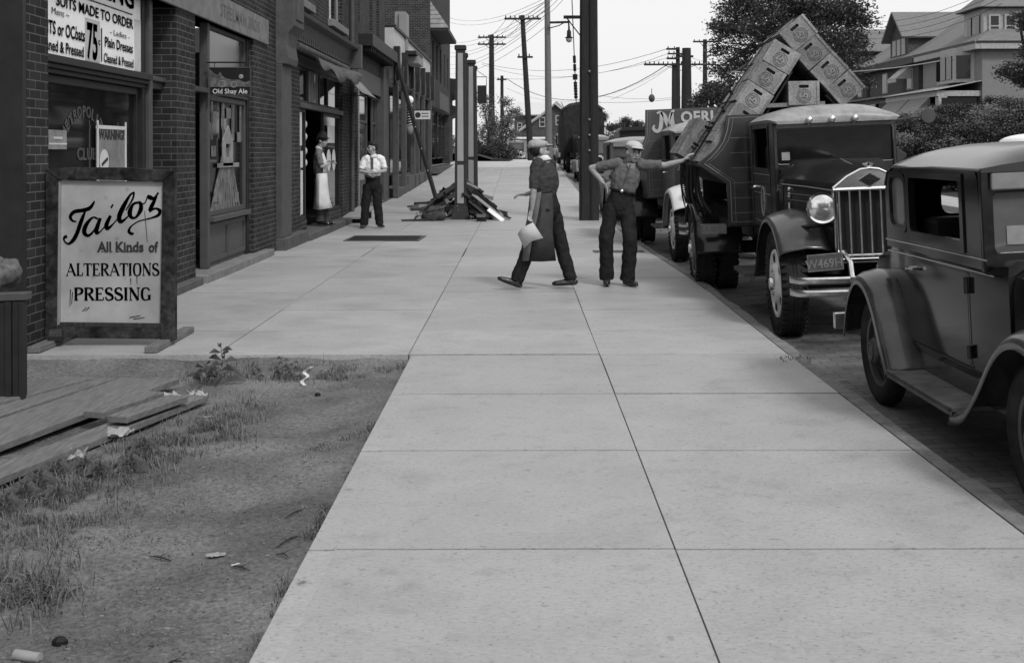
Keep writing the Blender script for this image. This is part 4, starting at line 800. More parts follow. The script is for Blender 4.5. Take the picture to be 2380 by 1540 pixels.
upole('pole with three stacked crossarms beside the stout pole', 1576, 111, 92, 330, .2, [(1549, 1578, 115, .15), (1552, 1598, 126, .12), (1550, 1580, 137, .15)])
upole('stout dark pole with clustered insulators above the second truck', 1596, 113, 88, 330, .42, [(1580, 1612, 132, .15)])
upole('pole with a single crossarm beside the big tree', 1639, 93, 112, 330, .25, [(1611, 1668, 98, .15)])
upole('short pole end half hidden at the edge of the big tree', 1652, 190, 100, 330, .15, [])
upole('pole hidden in the big tree with a long bracket arm', 1810, 60, 58, 330, .16, [(1649, 1812, 67, .12)])
r = thing('street_lamp', 'hanging street lamp with glass bowl on an arm of the pale pole', 'street lamp', (0, 0, 0)); mb = MB(); Z = 67.6; mb.bar(px(1278, 53, Z), px(1321, 52, Z), .12, .12); mb.tube([px(1278, 66, Z), px(1300, 60, Z), px(1312, 53, Z)], .03, 6); mb.build('arm', M_black, r)
mb = MB(); c = px(1323, 81, Z); mb.lathe([(-.2, .21), (-.16, .24), (-.12, .13), (.2, .12), (.28, .06), (.45, .05)], c=c, axis='z', n=16); mb.tube([c + Vector((0, 0, .4)), px(1322, 46, Z)], .05, 6); mb.build('lamp_hood', M_black, r, sm=True); mb = MB(); mb.ell(c + Vector((0, 0, -.26)), (.18, .18, .2), 14, 8); mb.build('lamp_globe', mat('lamp_glass', .35, .15), r, sm=True)
# ---- wires
def wire(p, q, sag, rad=.014, n=14, m=M_wire):
    p, q = Vector(p), Vector(q); mb = MB(); mb.tube([p.lerp(q, i / n) - Vector((0, 0, sag * 4 * (i / n) * (1 - i / n))) for i in range(n + 1)], rad, 4, cap=False); o = mb.build('overhead_wire', m)
    tag(o, 'thin overhead wire strung against the sky between poles', 'wire', 'overhead wires against the sky'); return o
for i, (y0, y1) in enumerate(((40, -6), (50, 2), (98, 4), (108, 12), (122, 20), (132, 22), (150, 32), (160, 38), (172, 60))): wire(px(1040, y0, 118), px(1272, y1, 68), .8, .013)
for i, x in enumerate((1115, 1130, 1158, 1172)): wire(px(x, 86, 103), px(1178 + i * 20, 43, 79), .5, .013); wire(px(1178 + i * 20, 43, 79), px(1330 + i * 8, -60, 40), .5, .009)
wire(px(1120, 146, 118), px(1552, 114, 90), 1.2, .02); wire(px(1120, 150, 118), px(1552, 126, 90), 1.5, .016)
wire(px(1178, 183, 120), px(1552, 151, 88), 2.4, .03); wire(px(1120, 178, 118), px(1550, 136, 90), .8, .015); wire(px(1178, 205, 120), px(1567, 150, 88), 2.0, .012)
wire(px(1380, 238, 75), px(1700, 208, 75), .3, .014); wire(px(1390, 222, 75), px(1700, 200, 75), .5, .012); wire(px(1567, 150, 85), px(1420, 232, 75), .2, .01); wire(px(1580, 118, 90), px(1700, 140, 80), .5, .012); wire(px(1600, 133, 88), px(1700, 150, 80), 1, .014)
for i in range(4): wire(px(1990, 50 + i * 13, 45), px(2330, -34 + i * 15, 35), .4, .008)
mb = MB(); mb.tube([px(1700, 168, 50).lerp(px(2184, 144, 62), i / 12) - Vector((0, 0, 1.2 * (i / 12) * (1 - i / 12))) for i in range(13)], .03, 5); tag(mb.build('service_cable', M_trim3), 'thick pale cable running from the street to the near porch house', 'cable')
r = thing('hanging_signal', 'small dark signal hanging from wires in the open sky', 'signal', px(1515, 229, 75)); mb = MB(); mb.ell((0, 0, 0), (.2, .2, .26), 10, 8); mb.build('lamp_body', M_trim2, r); mb = MB(); mb.tube([(0, 0, .2), (0, 0, .6)], .02, 5); mb.build('hanger', M_black, r)
# ================================================================== VEHICLES (local: front is -y, kerb side is -x)
def fender(path, xo, xi, lip=.07, n=5, crown=.03, tuck=0):
    P = cat([(a, b, 0) for a, b in path], 5); mb = MB(); rows = []
    for i, p in enumerate(P):
        a, b = P[max(i - 1, 0)], P[min(i + 1, len(P) - 1)]; t = Vector((0, b[0] - a[0], b[1] - a[1])).normalized(); nn = Vector((0, -t.z, t.y))
        if nn.z < 0 and i < len(P) * .5: nn = nn
        q = Vector((0, p[0], p[1])); row = []
        for f, off in ((0, -lip), (.02, -lip * .45), (.08, -lip * .12), (.22, crown * .4), (.5, crown), (.8, crown * .7), (1, 0)):
            row.append(q + nn * off + Vector((lerp(xo, xi, f), 0, 0)))
        rows.append(row)
    mb.loft(rows, cap=False, ring_closed=False); return mb
def tyre(mb, x, w, r, rim, lugs=0):
    c = (x, 0, 0); prof = [(-w * .36, rim), (-w * .5, lerp(rim, r, .3)), (-w * .52, lerp(rim, r, .6)), (-w * .46, r - .022), (-w * .36, r - .004), (-w * .12, r), (-w * .10, r - .006), (-w * .06, r - .006), (-w * .04, r), (w * .04, r), (w * .06, r - .006), (w * .10, r - .006), (w * .12, r), (w * .36, r - .004), (w * .46, r - .022), (w * .52, lerp(rim, r, .6)), (w * .5, lerp(rim, r, .3)), (w * .36, rim)]
    mb.lathe(prof, c=c, n=56, closed=True)
    for i in range(lugs):
        a = 2 * math.pi * i / lugs; M = Matrix.Translation((x, 0, 0)) @ Matrix.Rotation(a, 4, 'X')
        for s in (-1, 1): mb.box(min(s * w * .30, s * w * .53), max(s * w * .30, s * w * .53), -.017, .017, r - .05, r + .008, M)
def wheel(parent, x, y, r, w, side, kind, m_rim, lugs=0):
    # side = -1 kerb side
    o = MB(); tyre(o, 0, w, r, r * .66, lugs); t = o.build('wheel', M_rub, parent, sm=50); t.location = (x, y, r); rm = MB(); hb = MB(); hl = MB()
    s = side
    if kind == 'wire':
        rm.lathe([(-w * .36, r * .67), (-w * .3, r * .60), (w * .3, r * .60), (w * .36, r * .67)], n=40, closed=True)
        for i in range(30):
            a = 2 * math.pi * i / 30; b = a + (.35 if i % 2 else -.35); rm.tube([(s * (.055 if i % 4 < 2 else .01), r * .2 * math.cos(b), r * .2 * math.sin(b)), (s * .0, r * .61 * math.cos(a), r * .61 * math.sin(a))], .0045, 4)
        hb.lathe([(s * .01, r * .25), (s * .06, r * .25), (s * .07, r * .235), (s * .082, r * .20), (s * .088, r * .10), (s * .094, .01)], n=28)
        hb.lathe([(s * .083, r * .17), (s * .093, r * .165), (s * .093, r * .13), (s * .086, r * .12)], n=28)
    else:
        # cast disc; black ovals stand in for the dark of its hand holes
        n = 40; k = s * w * .40
        rm.lathe([(k, r * .67), (k + s * .015, r * .655), (k + s * .012, r * .60), (k - s * .03, r * .57), (k - s * .05, r * .5)], n=n)
        rm.lathe([(k - s * .02, r * .42), (k + s * .035, r * .36), (k + s * .04, r * .28), (k - s * .01, r * .26)], n=n)
        for i in range(5):
            a = 2 * math.pi * i / 5; hl.ell((k + s * .006, r * .50 * math.cos(a), r * .50 * math.sin(a)), (.006, r * .085, r * .085), 10, 6)
        for i in range(6):
            a = 2 * math.pi * i / 6; 
            ring = []
            for q, rr in ((-.30, .40), (-.24, .60), (.24, .60), (.30, .40)): ring.append((k - s * (.04 if rr > .5 else .0), r * rr * math.cos(a + q), r * rr * math.sin(a + q)))
            rm.add([*ring, *[(p[0] - s * .02, p[1], p[2]) for p in ring]], [(0, 1, 2, 3), (4, 7, 6, 5), (0, 4, 5, 1), (1, 5, 6, 2), (2, 6, 7, 3), (3, 7, 4, 0)])
        hb.lathe([(k - s * .02, r * .24), (k + s * .03, r * .23), (k + s * .04, r * .13), (k + s * .07, r * .11), (k + s * .075, .01)], n=24)
        for i in range(8):
            a = 2 * math.pi * i / 8; c = (0, r * .19 * math.cos(a), r * .19 * math.sin(a)); hb.lathe([(k + s * .03, .014), (k + s * .055, .014)], c=c, n=6)
    rm.build('rim', m_rim, t, sm=True); hb.build('hub_cap', M_nickel if kind != 'wire' else m_rim, t, sm=True); 
    if hl.v: hl.build('hand_hole', M_black, t, sm=True)
    bk = MB(); bk.lathe([(-s * .03, r * .6), (-s * .035, r * .6)], n=24); bk.build('brake_drum', M_black, t); return t
def headlamp(parent, x, y, z, r, m=M_chrome):
    mb = MB(); mb.lathe([(-.0, r), (.02, r * 1.03), (.04, r), (.10, r * .85), (.17, r * .5), (.20, r * .1)], c=(x, y, z), axis='y', n=32)
    h = mb.build('headlight', m, parent, sm=True); mb = MB(); mb.lathe([(-.022, r * .02), (-.018, r * .5), (-.008, r * .85), (-.001, r * .97), (.002, r * .97)], c=(x, y, z), axis='y', n=32); mb.build('lens', mat('lamp_lens', .7, .14, metal=.85, var=.4, scale=9), h, sm=True)
    mb = MB(); mb.lathe([(-.012, r * .95), (-.016, r * 1.05), (.012, r * 1.06), (.014, r * .95)], c=(x, y, z), axis='y', n=32, closed=True); mb.build('lens_ring', M_chrome, h, sm=True); return h
def rounded(y0, y1, z0, z1, r=.05, n=4, rear=False):
    out = []
    for (cx_, cz, a0) in ((y1 - r, z1 - r, 0), (y0 + r, z1 - r, 90), (y0 + r, z0 + r, 180), (y1 - r, z0 + r, 270)):
        for i in range(n + 1): a = R(a0 + 90 * i / n); out.append((cx_ + r * math.cos(a), cz + r * math.sin(a)))
    return out
def make_car(name, label, loc, paint, fend, roofm, group=None, cab_end=2.44, tail=3.35, top=1.60, rearwin=True, light_rim=None, sedan=False):
    c = thing(name, label, 'car', loc, group); cw = .655
    # lower body
    rows = []
    secs = [(.62, .50, .60, 1.13), (.80, .45, .635, 1.12), (1.1, .45, cw, 1.11), (2.0, .45, cw + .005, 1.105), (cab_end - .05, .46, cw - .01, 1.10)]
    if not sedan: secs += [(cab_end + .08, .46, cw - .03, 1.06), (tail - .5, .47, .60, .99), (tail - .22, .48, .55, .86), (tail - .05, .5, .48, .70), (tail, .52, .44, .58)]
    else: secs += [(tail - .3, .5, cw - .04, 1.09), (tail - .1, .5, cw - .12, 1.0), (tail, .52, .44, .8)]
    for y, zb, hw, zt in secs:
        r = .09; row = [(-hw + .02, y, zb), (-hw, y, zb + .08), (-hw, y, zt - .22), (-hw + .001, y, zt - .07), (-hw + .006, y, zt - .03), (-hw + .05, y, zt + .0), (0, y, zt + .02)]; row += [(-p[0], p[1], p[2]) for p in reversed(row[:-1])]; rows.append(row)
    mb = MB(); mb.loft(rows); mb.build('body', paint, c, sm=35)
    # greenhouse sides
    for s in (-1, 1):
        x0 = s * cw; mb = MB()
        out = [(.80, 1.07), (.845, top - .06), (.87, top), (cab_end - .20, top), (cab_end - .10, top - .02), (cab_end - .03, top - .07), (cab_end + .01, top - .15), (cab_end + .02, 1.07)]
        mb.prism(out, [rounded(1.10, 1.955, 1.205, top - .06, .03), rounded(2.07, cab_end - .09, 1.225, top - .07, .07)] if cab_end < 3 else [rounded(1.10, 1.9, 1.205, top - .06, .03), rounded(2.0, cab_end - .4, 1.21, top - .06, .03)], 'x', x0 - s * .035, x0 - s * .002)
        sd_ = mb.build('cab_side', paint, c, bevel=.006)
        mb = MB(); mb.prism(rounded(2.02, cab_end - .06, 1.18, top - .03, .08), [rounded(2.05, cab_end - .09, 1.215, top - .06, .07)] if cab_end < 3 else (), 'x', x0 - s * .004, x0 + s * .006)
        mb.tube([(x0, .74, 1.125), (x0 + s * .001, 1.1, 1.125), (x0 + s * .003, cab_end + .02, 1.115)], .005, 6); mb.tube([(x0 - s * .015, .70, 1.045), (x0 + s * .001, 1.1, 1.05), (x0 + s * .003, 2.0, 1.045), (x0 - s * .002, cab_end, 1.04)], .005, 6)
        mb.build('belt_moulding', paint, c, sm=True)
        mb = MB(); mb.prism(rect(1.04, 2.03, .50, 1.035), [rect(1.046, 2.024, .506, 1.03)], 'x', x0 + s * .0, x0 + s * .0035); mb.prism(rect(1.05, 2.01, 1.14, top - .02), [rounded(1.10, 1.955, 1.205, top - .06, .03)], 'x', x0 - s * .001, x0 + s * .008)
        d = mb.build('door', paint, c, bevel=.002)
        mb = MB(); mb.tube([(x0 + s * .0, 1.96, .97), (x0 + s * .035, 1.955, .972), (x0 + s * .045, 1.93, .965), (x0 + s * .045, 1.85, .98)], .012, 8); mb.build('door_handle', M_chrome, d, sm=True)
        mb = MB(); mb.tube([(x0 + s * .012, 1.03, .92), (x0 + s * .012, 1.03, 1.01)], .014, 8); mb.tube([(x0 + s * .012, 1.03, .56), (x0 + s * .012, 1.03, .63)], .014, 8); mb.build('hinge', paint, d, sm=True)
        mb = MB(); mb.box(x0 - s * .02 - .002, x0 - s * .02 + .002, 2.03, cab_end - .05, 1.2, top - .04); mb.build('quarter_pane', mat('painted_reflection_glass', .16, .1, spec=.5, var=.3, scale=3), c)  # pane's base grey stands in for the shop and sky it reflects
    # back and windscreen frames
    mb = MB(); mb.prism(rect(-cw + .03, cw - .03, 1.05, top), [rounded(-.3, .3, 1.27, 1.47, .06)], 'y', cab_end - .05, cab_end); mb.build('cab_back', paint, c)
    mb = MB(); mb.prism([(-cw + .002, 1.06), (cw - .002, 1.06), (cw - .002, top), (-cw + .002, top)], [rounded(-cw + .065, cw - .065, 1.16, top - .12, .03)], 'y', .795, .835)
    ws = mb.build('windscreen_frame', paint, c, bevel=.006); mb = MB(); mb.box(-cw + .05, cw - .05, .812, .818, 1.15, top - .11); mb.build('pane', mat('car_screen', .10, .05, spec=.6, var=.3, scale=2), ws)
    mb = MB(); mb.prism([(-cw + .05, top - .105), (cw - .05, top - .105), (cw - .05, top - .01), (-cw + .05, top - .01)], (), 'y', .765, .793); mb.build('visor', mat('visor_paint', .22, .4, var=.2, scale=9), c, bevel=.008)
    mb = MB(); mb.box(-.52, -.40, .806, .811, 1.20, 1.30); mb.build('sticker', mat('sticker', .28, .7), c)
    # roof
    rows = []; ys_ = [.76, .80, .9, 1.2, 1.7, cab_end - .3, cab_end - .2, cab_end - .12, cab_end - .06, cab_end - .02, cab_end + .03]
    for y in ys_:
        t = (y - .76) / (cab_end + .03 - .76); cr = .12 * min(1, (t + .03) * 12) * (1 - max(0, (t - .8) / .2) ** 2 * .5); e = -.0 if y < cab_end - .2 else -((y - cab_end + .2) / .23) ** 2 * .14; row = []
        for k in range(13):
            u = -1 + k / 6; hw = (cw + .008) * (1 - max(0, t - .9) * .3); row.append((u * hw, y, top + e + cr * (1 - abs(u) ** 2.6) + .012))
        row += [(cw * .99, y, top - .01 + e), (-cw * .99, y, top - .01 + e)]; rows.append(row)
    mb = MB(); mb.loft(rows); mb.build('roof', roofm, c, sm=50)
    mb = MB()
    for s in (-1, 1): mb.tube([(s * (cw + .008), .76, top + .005), (s * (cw + .01), 1.5, top + .008), (s * (cw + .008), cab_end - .18, top - .0), (s * (cw + .005), cab_end - .08, top - .035), (s * (cw), cab_end + .0, top - .12)], .009, 6)
    mb.build('drip_rail', paint, c, sm=True)
    # interior
    mb = MB(); mb.box(-.55, .55, 1.85, 2.05, 1.0, 1.28); mb.build('seat_back', M_black, c, bevel=.03)
    mb = MB(); ring = [(.28 + .19 * math.cos(k * .3927), 1.12 - .08 * math.sin(k * .3927), 1.22 + .17 * math.sin(k * .3927)) for k in range(16)]; mb.tube(ring, .012, 6, close=True); mb.build('steering_wheel', M_black, c)
    # hood, radiator
    rows = []
    for y, hw, zt in ((-.34, .29, 1.05), (.1, .40, 1.09), (.60, .585, 1.13)):
        row = [(-hw, y, .62), (-hw, y, zt - .16), (-hw + .02, y, zt - .08), (-hw * .8, y, zt - .02), (0, y, zt + .01)]; row += [(-p[0], p[1], p[2]) for p in reversed(row[:-1])]; rows.append(row)
    mb = MB(); mb.loft(rows); mb.build('hood', paint, c, sm=35)
    mb = MB(); mb.prism([(-.31, .52), (.31, .52), (.31, .95), (.22, 1.06), (0, 1.1), (-.22, 1.06), (-.31, .95)], [[(-.25, .58), (.25, .58), (.25, .93), (.17, 1.0), (-.17, 1.0), (-.25, .93)]], 'y', -.42, -.345); g = mb.build('radiator_shell', M_nickel, c, bevel=.008)
    mb = MB(); mb.box(-.26, .26, -.37, -.36, .56, 1.0); mb.build('grille', M_black, g)
    for s in (-1, 1): headlamp(c, s * .40, -.48, .86, .12)
    mb = MB(); mb.tube([(-.62, -.32, .80), (-.4, -.42, .74), (.4, -.42, .74), (.62, -.32, .80)], .015, 6); mb.build('lamp_bar', M_black, c)
    for s in (-1, 1):
        f = fender([(-.50, .42), (-.42, .66), (-.2, .84), (.05, .86), (.28, .75), (.52, .52), (.72, .36), (.90, .31)], s * .85, s * .48, .075).build('front_fender', fend, c, sm=60, solid=.006)
        f = fender([(1.93, .32), (2.05, .50), (2.2, .72), (2.38, .85), (2.6, .87), (2.8, .74), (2.93, .55), (2.98, .42)], s * .85, s * .56, .07).build('rear_fender', fend, c, sm=60, solid=.006)
        mb = MB(); mb.box(min(s * .85, s * .60), max(s * .85, s * .60), .86, 1.96, .31, .335); mb.box(min(s * .85, s * .838), max(s * .85, s * .838), .86, 1.96, .29, .34); mb.build('running_board', mat('dusty_board', .11, .8, var=.5, scale=5, bump=.002), c, bevel=.004)
        mb = MB(); mb.box(min(s * .60, s * .63), max(s * .60, s * .63), .5, 2.0, .33, .47); mb.build('splash_apron', fend, c)
        for y in (0, 2.5): wheel(c, s * .70, y, .36, .125, s, 'wire', light_rim or mat('wheel_paint', .06, .5, var=.4, scale=9))
    mb = MB(); mb.box(-.35, .35, -.2, 3.1, .38, .5); mb.tube([(-.66, 0, .36), (.66, 0, .36)], .03, 8); mb.tube([(-.66, 2.5, .36), (.66, 2.5, .36)], .05, 8); mb.build('chassis', M_black, c)
    mb = MB(); mb.box(-.78, .78, -.72, -.70, .42, .47); mb.box(-.78, .78, -.72, -.70, .5, .55); mb.build('bumper', M_nickel, c, bevel=.008); mb = MB(); mb.box(-.8, -.25, tail + .0, tail + .05, .38, .50); mb.box(.25, .8, tail, tail + .05, .38, .5); mb.tube([(-.4, 2.9, .45), (-.4, tail, .45)], .02, 6); mb.tube([(.4, 2.9, .45), (.4, tail, .45)], .02, 6); mb.build('rear_bumper', M_nickel, c, bevel=.006); return c
coupe = make_car('parked_coupe', 'dark dusty coupe with wire wheels parked nearest at the right edge', (3.14, 5.50, -.112), M_car, M_carf, mat('roof_paint', .03, .22, var=.3, scale=3, coat=.15, spec=.5))
# ---- delivery trucks
def make_truck(name, label, loc, rz, paint, fend, roofm, bh_top=2.11, rich=True, bh_mat=None, open_low=True):
    t = thing(name, label, 'truck', loc, None, rz); bh_mat = bh_mat or paint; hw = .60
    # hood
    rows = []
    for y, w_, zs, zt in ((-.52, .312, 1.37, 1.50), (0, .42, 1.385, 1.55), (.58, .555, 1.40, 1.60)):
        row = [(-w_, y, .82), (-w_, y, zs - .04), (-w_ + .03, y, zs + .03), (-w_ * .6, y, lerp(zs, zt, .75)), (0, y, zt)]; row += [(-p[0], p[1], p[2]) for p in reversed(row[:-1])]; rows.append(row)
    mb = MB(); mb.loft(rows); hd = mb.build('hood', paint, t, sm=30)
    mb = MB(); mb.tube([(-.318, -.5, 1.34), (-.427, 0, 1.36), (-.562, .57, 1.375)], .006, 5); mb.tube([(0, -.5, 1.492), (0, .5, 1.597)], .006, 5); mb.build('hood_hinge', M_trim3, hd)
    mb = MB()
    for s in (-1,):
        for z in (1.28, 1.22): mb.tube([(-.340, -.4, z - .01), (-.424, 0, z), (-.53, .45, z + .01)], .003, 4)
    mb.build('pinstripe', M_trim3, hd)
    mb = MB(); mb.ell((-.52, .40, 1.33), (.02, .03, .02), 8, 6); mb.ell((-.52, .40, 1.27), (.02, .03, .03), 8, 6); mb.tube([(-.525, .40, 1.2), (-.525, .40, 1.08)], .012, 6); mb.ell((-.525, .40, 1.05), .022, 8, 6); mb.build('hood_catch', M_nickel, hd, sm=True)
    # radiator
    mb = MB(); out = [(-.32, .70), (.32, .70), (.32, 1.36), (.20, 1.45), (.08, 1.51), (0, 1.52), (-.08, 1.51), (-.20, 1.45), (-.32, 1.36)]; hole = [(-.285, .745), (.285, .745), (.285, 1.325), (-.285, 1.325)]
    mb.prism(out, [hole], 'y', -.60, -.52); g = mb.build('radiator_shell', M_chrome, t, bevel=.012)
    mb = MB(); mb.box(-.28, .28, -.545, -.53, .74, 1.33); mb.build('radiator_core', M_black, g)
    mb = MB()
    for i in range(7): x = -.27 + i * .09; mb.tube([(x, -.60, .75), (x, -.60, 1.33)], .009, 8)
    mb.tube([(-.285, -.60, .765), (.285, -.60, .765)], .012, 6); mb.build('grille_bars', M_nickel, g, sm=True)
    mb = MB(); mb.tube([(-.325, -.61, 1.345), (.325, -.61, 1.345)], .016, 8); mb.tube([(-.32, -.605, 1.36), (-.2, -.605, 1.455), (-.08, -.605, 1.515), (0, -.605, 1.525), (.08, -.605, 1.515), (.2, -.605, 1.455), (.32, -.605, 1.36)], .011, 8); mb.lathe([(1.52, .035), (1.545, .04), (1.56, .05), (1.575, .05), (1.58, .02)], c=(0, -.56, 0), axis='z', n=16); mb.build('trim_rods', M_chrome, g, sm=True)
    mb = MB(); mb.prism([(-.315, 1.355), (.315, 1.355), (.2, 1.448), (.08, 1.508), (-.08, 1.508), (-.2, 1.448)], (), 'y', -.604, -.601); mb.build('pediment_plate', mat('pediment', .6, .22, metal=.9, var=.1), g)
    mb = MB(); mb.prism([(-.085, 1.425), (0, 1.375), (.085, 1.425), (0, 1.475)], (), 'y', -.615, -.602); mb.build('diamond_emblem', M_black, g, bevel=.003)
    mb = MB(); mb.prism([(-.098, 1.425), (0, 1.367), (.098, 1.425), (0, 1.483)], [[(-.083, 1.425), (0, 1.377), (.083, 1.425), (0, 1.473)]], 'y', -.612, -.603); mb.box(-.035, .035, -.619, -.616, 1.42, 1.43); mb.box(-.005, .005, -.619, -.616, 1.40, 1.45); mb.build('emblem_border', M_chrome, g)
    # cowl and cab
    rows = []
    for y, w_, zt in ((.56, .557, 1.60), (.70, .58, 1.61), (.78, hw - .002, 1.60)):
        row = [(-w_, y, .80), (-w_, y, zt - .22), (-w_ + .03, y, zt - .12), (-w_ * .7, y, zt - .01), (0, y, zt)]; row += [(-p[0], p[1], p[2]) for p in reversed(row[:-1])]; rows.append(row)
    mb = MB(); mb.loft(rows); mb.build('cowl', paint, t, sm=40)
    for s in (-1, 1):
        mb = MB(); out = [(.70, .78), (.70, 1.52), (.72, 2.02), (2.28, 2.02), (2.28, .78)]; mb.prism(out, [rounded(1.05, 2.02, 1.52, 1.93, .04)], 'x', s * hw - s * .04, s * hw); mb.build('cab_side', paint, t, bevel=.008)
        mb = MB(); mb.prism(rect(.98, 2.12, .84, 1.98), [rect(.987, 2.113, .847, 1.973)], 'x', s * hw, s * hw + s * .004); mb.prism(rounded(1.02, 2.05, 1.49, 1.96, .05), [rounded(1.05, 2.02, 1.52, 1.93, .04)], 'x', s * hw, s * hw + s * .008); d = mb.build('door', paint, t, bevel=.002)
        mb = MB(); mb.tube([(s * hw, 1.98, 1.31), (s * hw + s * .045, 1.98, 1.31), (s * hw + s * .05, 1.86, 1.32), (s * hw + s * .05, 2.02, 1.30)], .012, 6); mb.build('door_handle', M_chrome, d, sm=True)
        mb = MB()
        for z in (.95, 1.25, 1.45): mb.box(min(s * hw, s * (hw + .003)), max(s * hw, s * (hw + .003)), 1.02, 2.08, z, z + .006)
        mb.build('pinstripe', M_trim3, d)
        if rich:
            mb = MB(); mb.tube([(s * (hw + .005), 1.45 + .11 * math.cos(k * .3927), 1.17 + .15 * math.sin(k * .3927)) for k in range(16)], .010, 6, close=True)
            if s < 0: text(mb, 'A', (s * (hw + .004), 1.45, 1.20), (0, -1, 0), (0, 0, 1), .16)
            mb.tube([(s * (hw + .004), 1.45 + .05 * math.cos(k * .3927), 1.09 + .04 * math.sin(k * .3927)) for k in range(16)], .006, 5, close=True); mb.build('door_emblem', M_trim3, d)
    mb = MB(); mb.prism(rect(-hw + .002, hw - .002, .78, 2.03), [rounded(-.33, .33, 1.5, 1.85, .05)], 'y', 2.25, 2.29); mb.build('cab_back', paint, t)
    mb = MB(); mb.prism([(-hw + .001, 1.50), (hw - .001, 1.50), (hw - .001, 2.0), (-hw + .001, 2.0)], [rounded(-hw + .035, hw - .035, 1.565, 1.905, .03)], 'y', .72, .76); ws = mb.build('windscreen_frame', paint, t, bevel=.008)
    mb = MB(); mb.box(-hw + .04, hw - .04, .738, .744, 1.57, 1.91); mb.build('pane', mat('truck_screen', .010, .04, spec=.22, var=.9, scale=3.5), ws)  # blotchy base colour paints faint reflections into the glass
    mb = MB(); mb.prism([(-hw + .03, 1.915), (hw - .03, 1.915), (hw - .03, 1.955), (-hw + .03, 1.955)], (), 'y', .685, .719); mb.build('visor', M_trim3, ws, bevel=.006)
    mb = MB(); mb.box(-hw + .08, -hw + .16, .731, .735, 1.60, 1.68); mb.build('sticker', mat('sticker', .28, .7), ws)
    mb = MB(); P = rounded(-hw + .03, hw - .03, 1.56, 1.91, .03); mb.tube([(a, .716, b) for a, b in P], .007, 5, close=True); mb.build('glass_bead', mat('bead', .12, .4), ws)
    rows = []
    for y, zl, cr, f in ((.58, 1.985, .02, .95), (.60, 1.99, .06, .985), (.68, 2.0, .10, 1.0), (.9, 2.01, .13, 1), (1.5, 2.01, .14, 1), (2.1, 2.01, .13, 1), (2.27, 2.0, .10, .99), (2.33, 1.99, .04, .97)):
        row = []
        for k in range(15): u = -1 + k / 7; row.append((u * (hw + .025) * f, y, zl + cr * (1 - abs(u) ** 3.2)))
        row += [(hw * f, y, zl - .03), (-hw * f, y, zl - .03)]; rows.append(row)
    mb = MB(); mb.loft(rows); rf = mb.build('cab_roof', roofm, t, sm=50)
    for x in (-.27, -.05, .17) if rich else ():
        mb = MB(); mb.lathe([(-.05, .012), (-.04, .030), (.02, .034), (.04, .012)], c=(x, .575, 1.985), axis='y', n=12); mb.tube([(x, .60, 1.94), (x, .58, 1.98)], .015, 6); mb.build('marker_lamp', M_nickel, rf, sm=True)
    mb = MB(); mb.box(-.5, .5, 1.7, 1.9, 1.1, 1.75); mb.build('seat_back', M_black, t, bevel=.04); mb = MB(); mb.tube([(.25 + .2 * math.cos(k * .3927), 1.05 - .1 * math.sin(k * .3927), 1.56 + .17 * math.sin(k * .3927)) for k in range(16)], .012, 6, close=True); mb.build('steering_wheel', M_trim2, t)
    mb = MB(); mb.tube([(hw, .8, 1.95), (hw + .28, .72, 1.98)], .009, 6); mb.lathe([(-.01, .07), (.01, .07)], c=(hw + .32, .72, 1.98), axis='y', n=20); mb.build('mirror', M_trim2, t, sm=True)
    # lamps, bumper, plate
    for s in (-1, 1): headlamp(t, s * .415, -.58, 1.19, .128, M_chrome); 
    mb = MB(); mb.tube([(-.6, -.3, 1.0), (-.42, -.45, 1.03), (.42, -.45, 1.03), (.6, -.3, 1.0)], .02, 6); mb.tube([(-.415, -.48, 1.03), (-.415, -.48, 1.08)], .02, 6); mb.build('lamp_bar', M_black, t)
    for z in (.585, .475):
        mb = MB(); pts = [(-.74, -.66), (-.66, -.82), (-.45, -.87), (0, -.88), (.45, -.87), (.66, -.82), (.74, -.66)]; P = cat([(a, b, 0) for a, b in pts], 4); mb.loft([[(p[0], p[1] - .008, z - .03), (p[0], p[1] - .022, z - .015), (p[0], p[1] - .022, z + .015), (p[0], p[1] - .008, z + .03), (p[0], p[1] + .01, z + .02), (p[0], p[1] + .01, z - .02)] for p in P]); mb.build('bumper_bar', M_nickel, t, sm=True)
    mb = MB()
    for x in (-.24, .24): mb.prism([(x - .035, .44), (x + .035, .44), (x + .025, .53), (x + .035, .62), (x - .035, .62), (x - .025, .53)], (), 'y', -.925, -.905); mb.ell((x, -.925, .53), .014, 8, 6)
    mb.build('bumper_clamp', M_nickel, t, bevel=.005)
    mb = MB(); mb.tube([(-.24, -.86, .56), (-.24, -.80, .72), (-.26, -.66, .80), (-.28, -.45, .76)], .024, 8); mb.tube([(.24, -.86, .56), (.24, -.80, .72), (.26, -.66, .80), (.28, -.45, .76)], .024, 8); mb.build('tow_bracket', M_nickel, t, sm=True)
    mb = MB(); M = Matrix.Translation((-.455, -.80, .735)) @ Matrix.Rotation(R(-3), 4, 'Y'); mb.box(-.155, .155, -.006, 0, -.075, .075, M); pl = mb.build('licence_plate', mat('plate_paint', .07, .5, var=.3), t, bevel=.006)
    if rich:
        mb = MB(); vs, fs = text_mb('W469H', .105, depth=.002, sx=.92, bold=.002); mb.add([(v[0] - .01, -.0075 - v[2], v[1] - .012) for v in vs], fs, M); vs, fs = text_mb('PENNA 1938', .035, depth=.001, sx=.9); mb.add([(v[0], -.0075, v[1] + .052) for v in vs], fs, M); mb.prism(rect(-.15, .15, -.07, .07), [rect(-.145, .145, -.065, .065)], 'y', -.009, -.006, M); mb.build('lettering', mat('plate_letters', .17, .6), pl)
        mb = MB(); text(mb, 'U-2', (-.577, .66, 1.33), (.3, -1, 0), (0, 0, 1), .09); mb.build('unit_number', M_trim3, t)
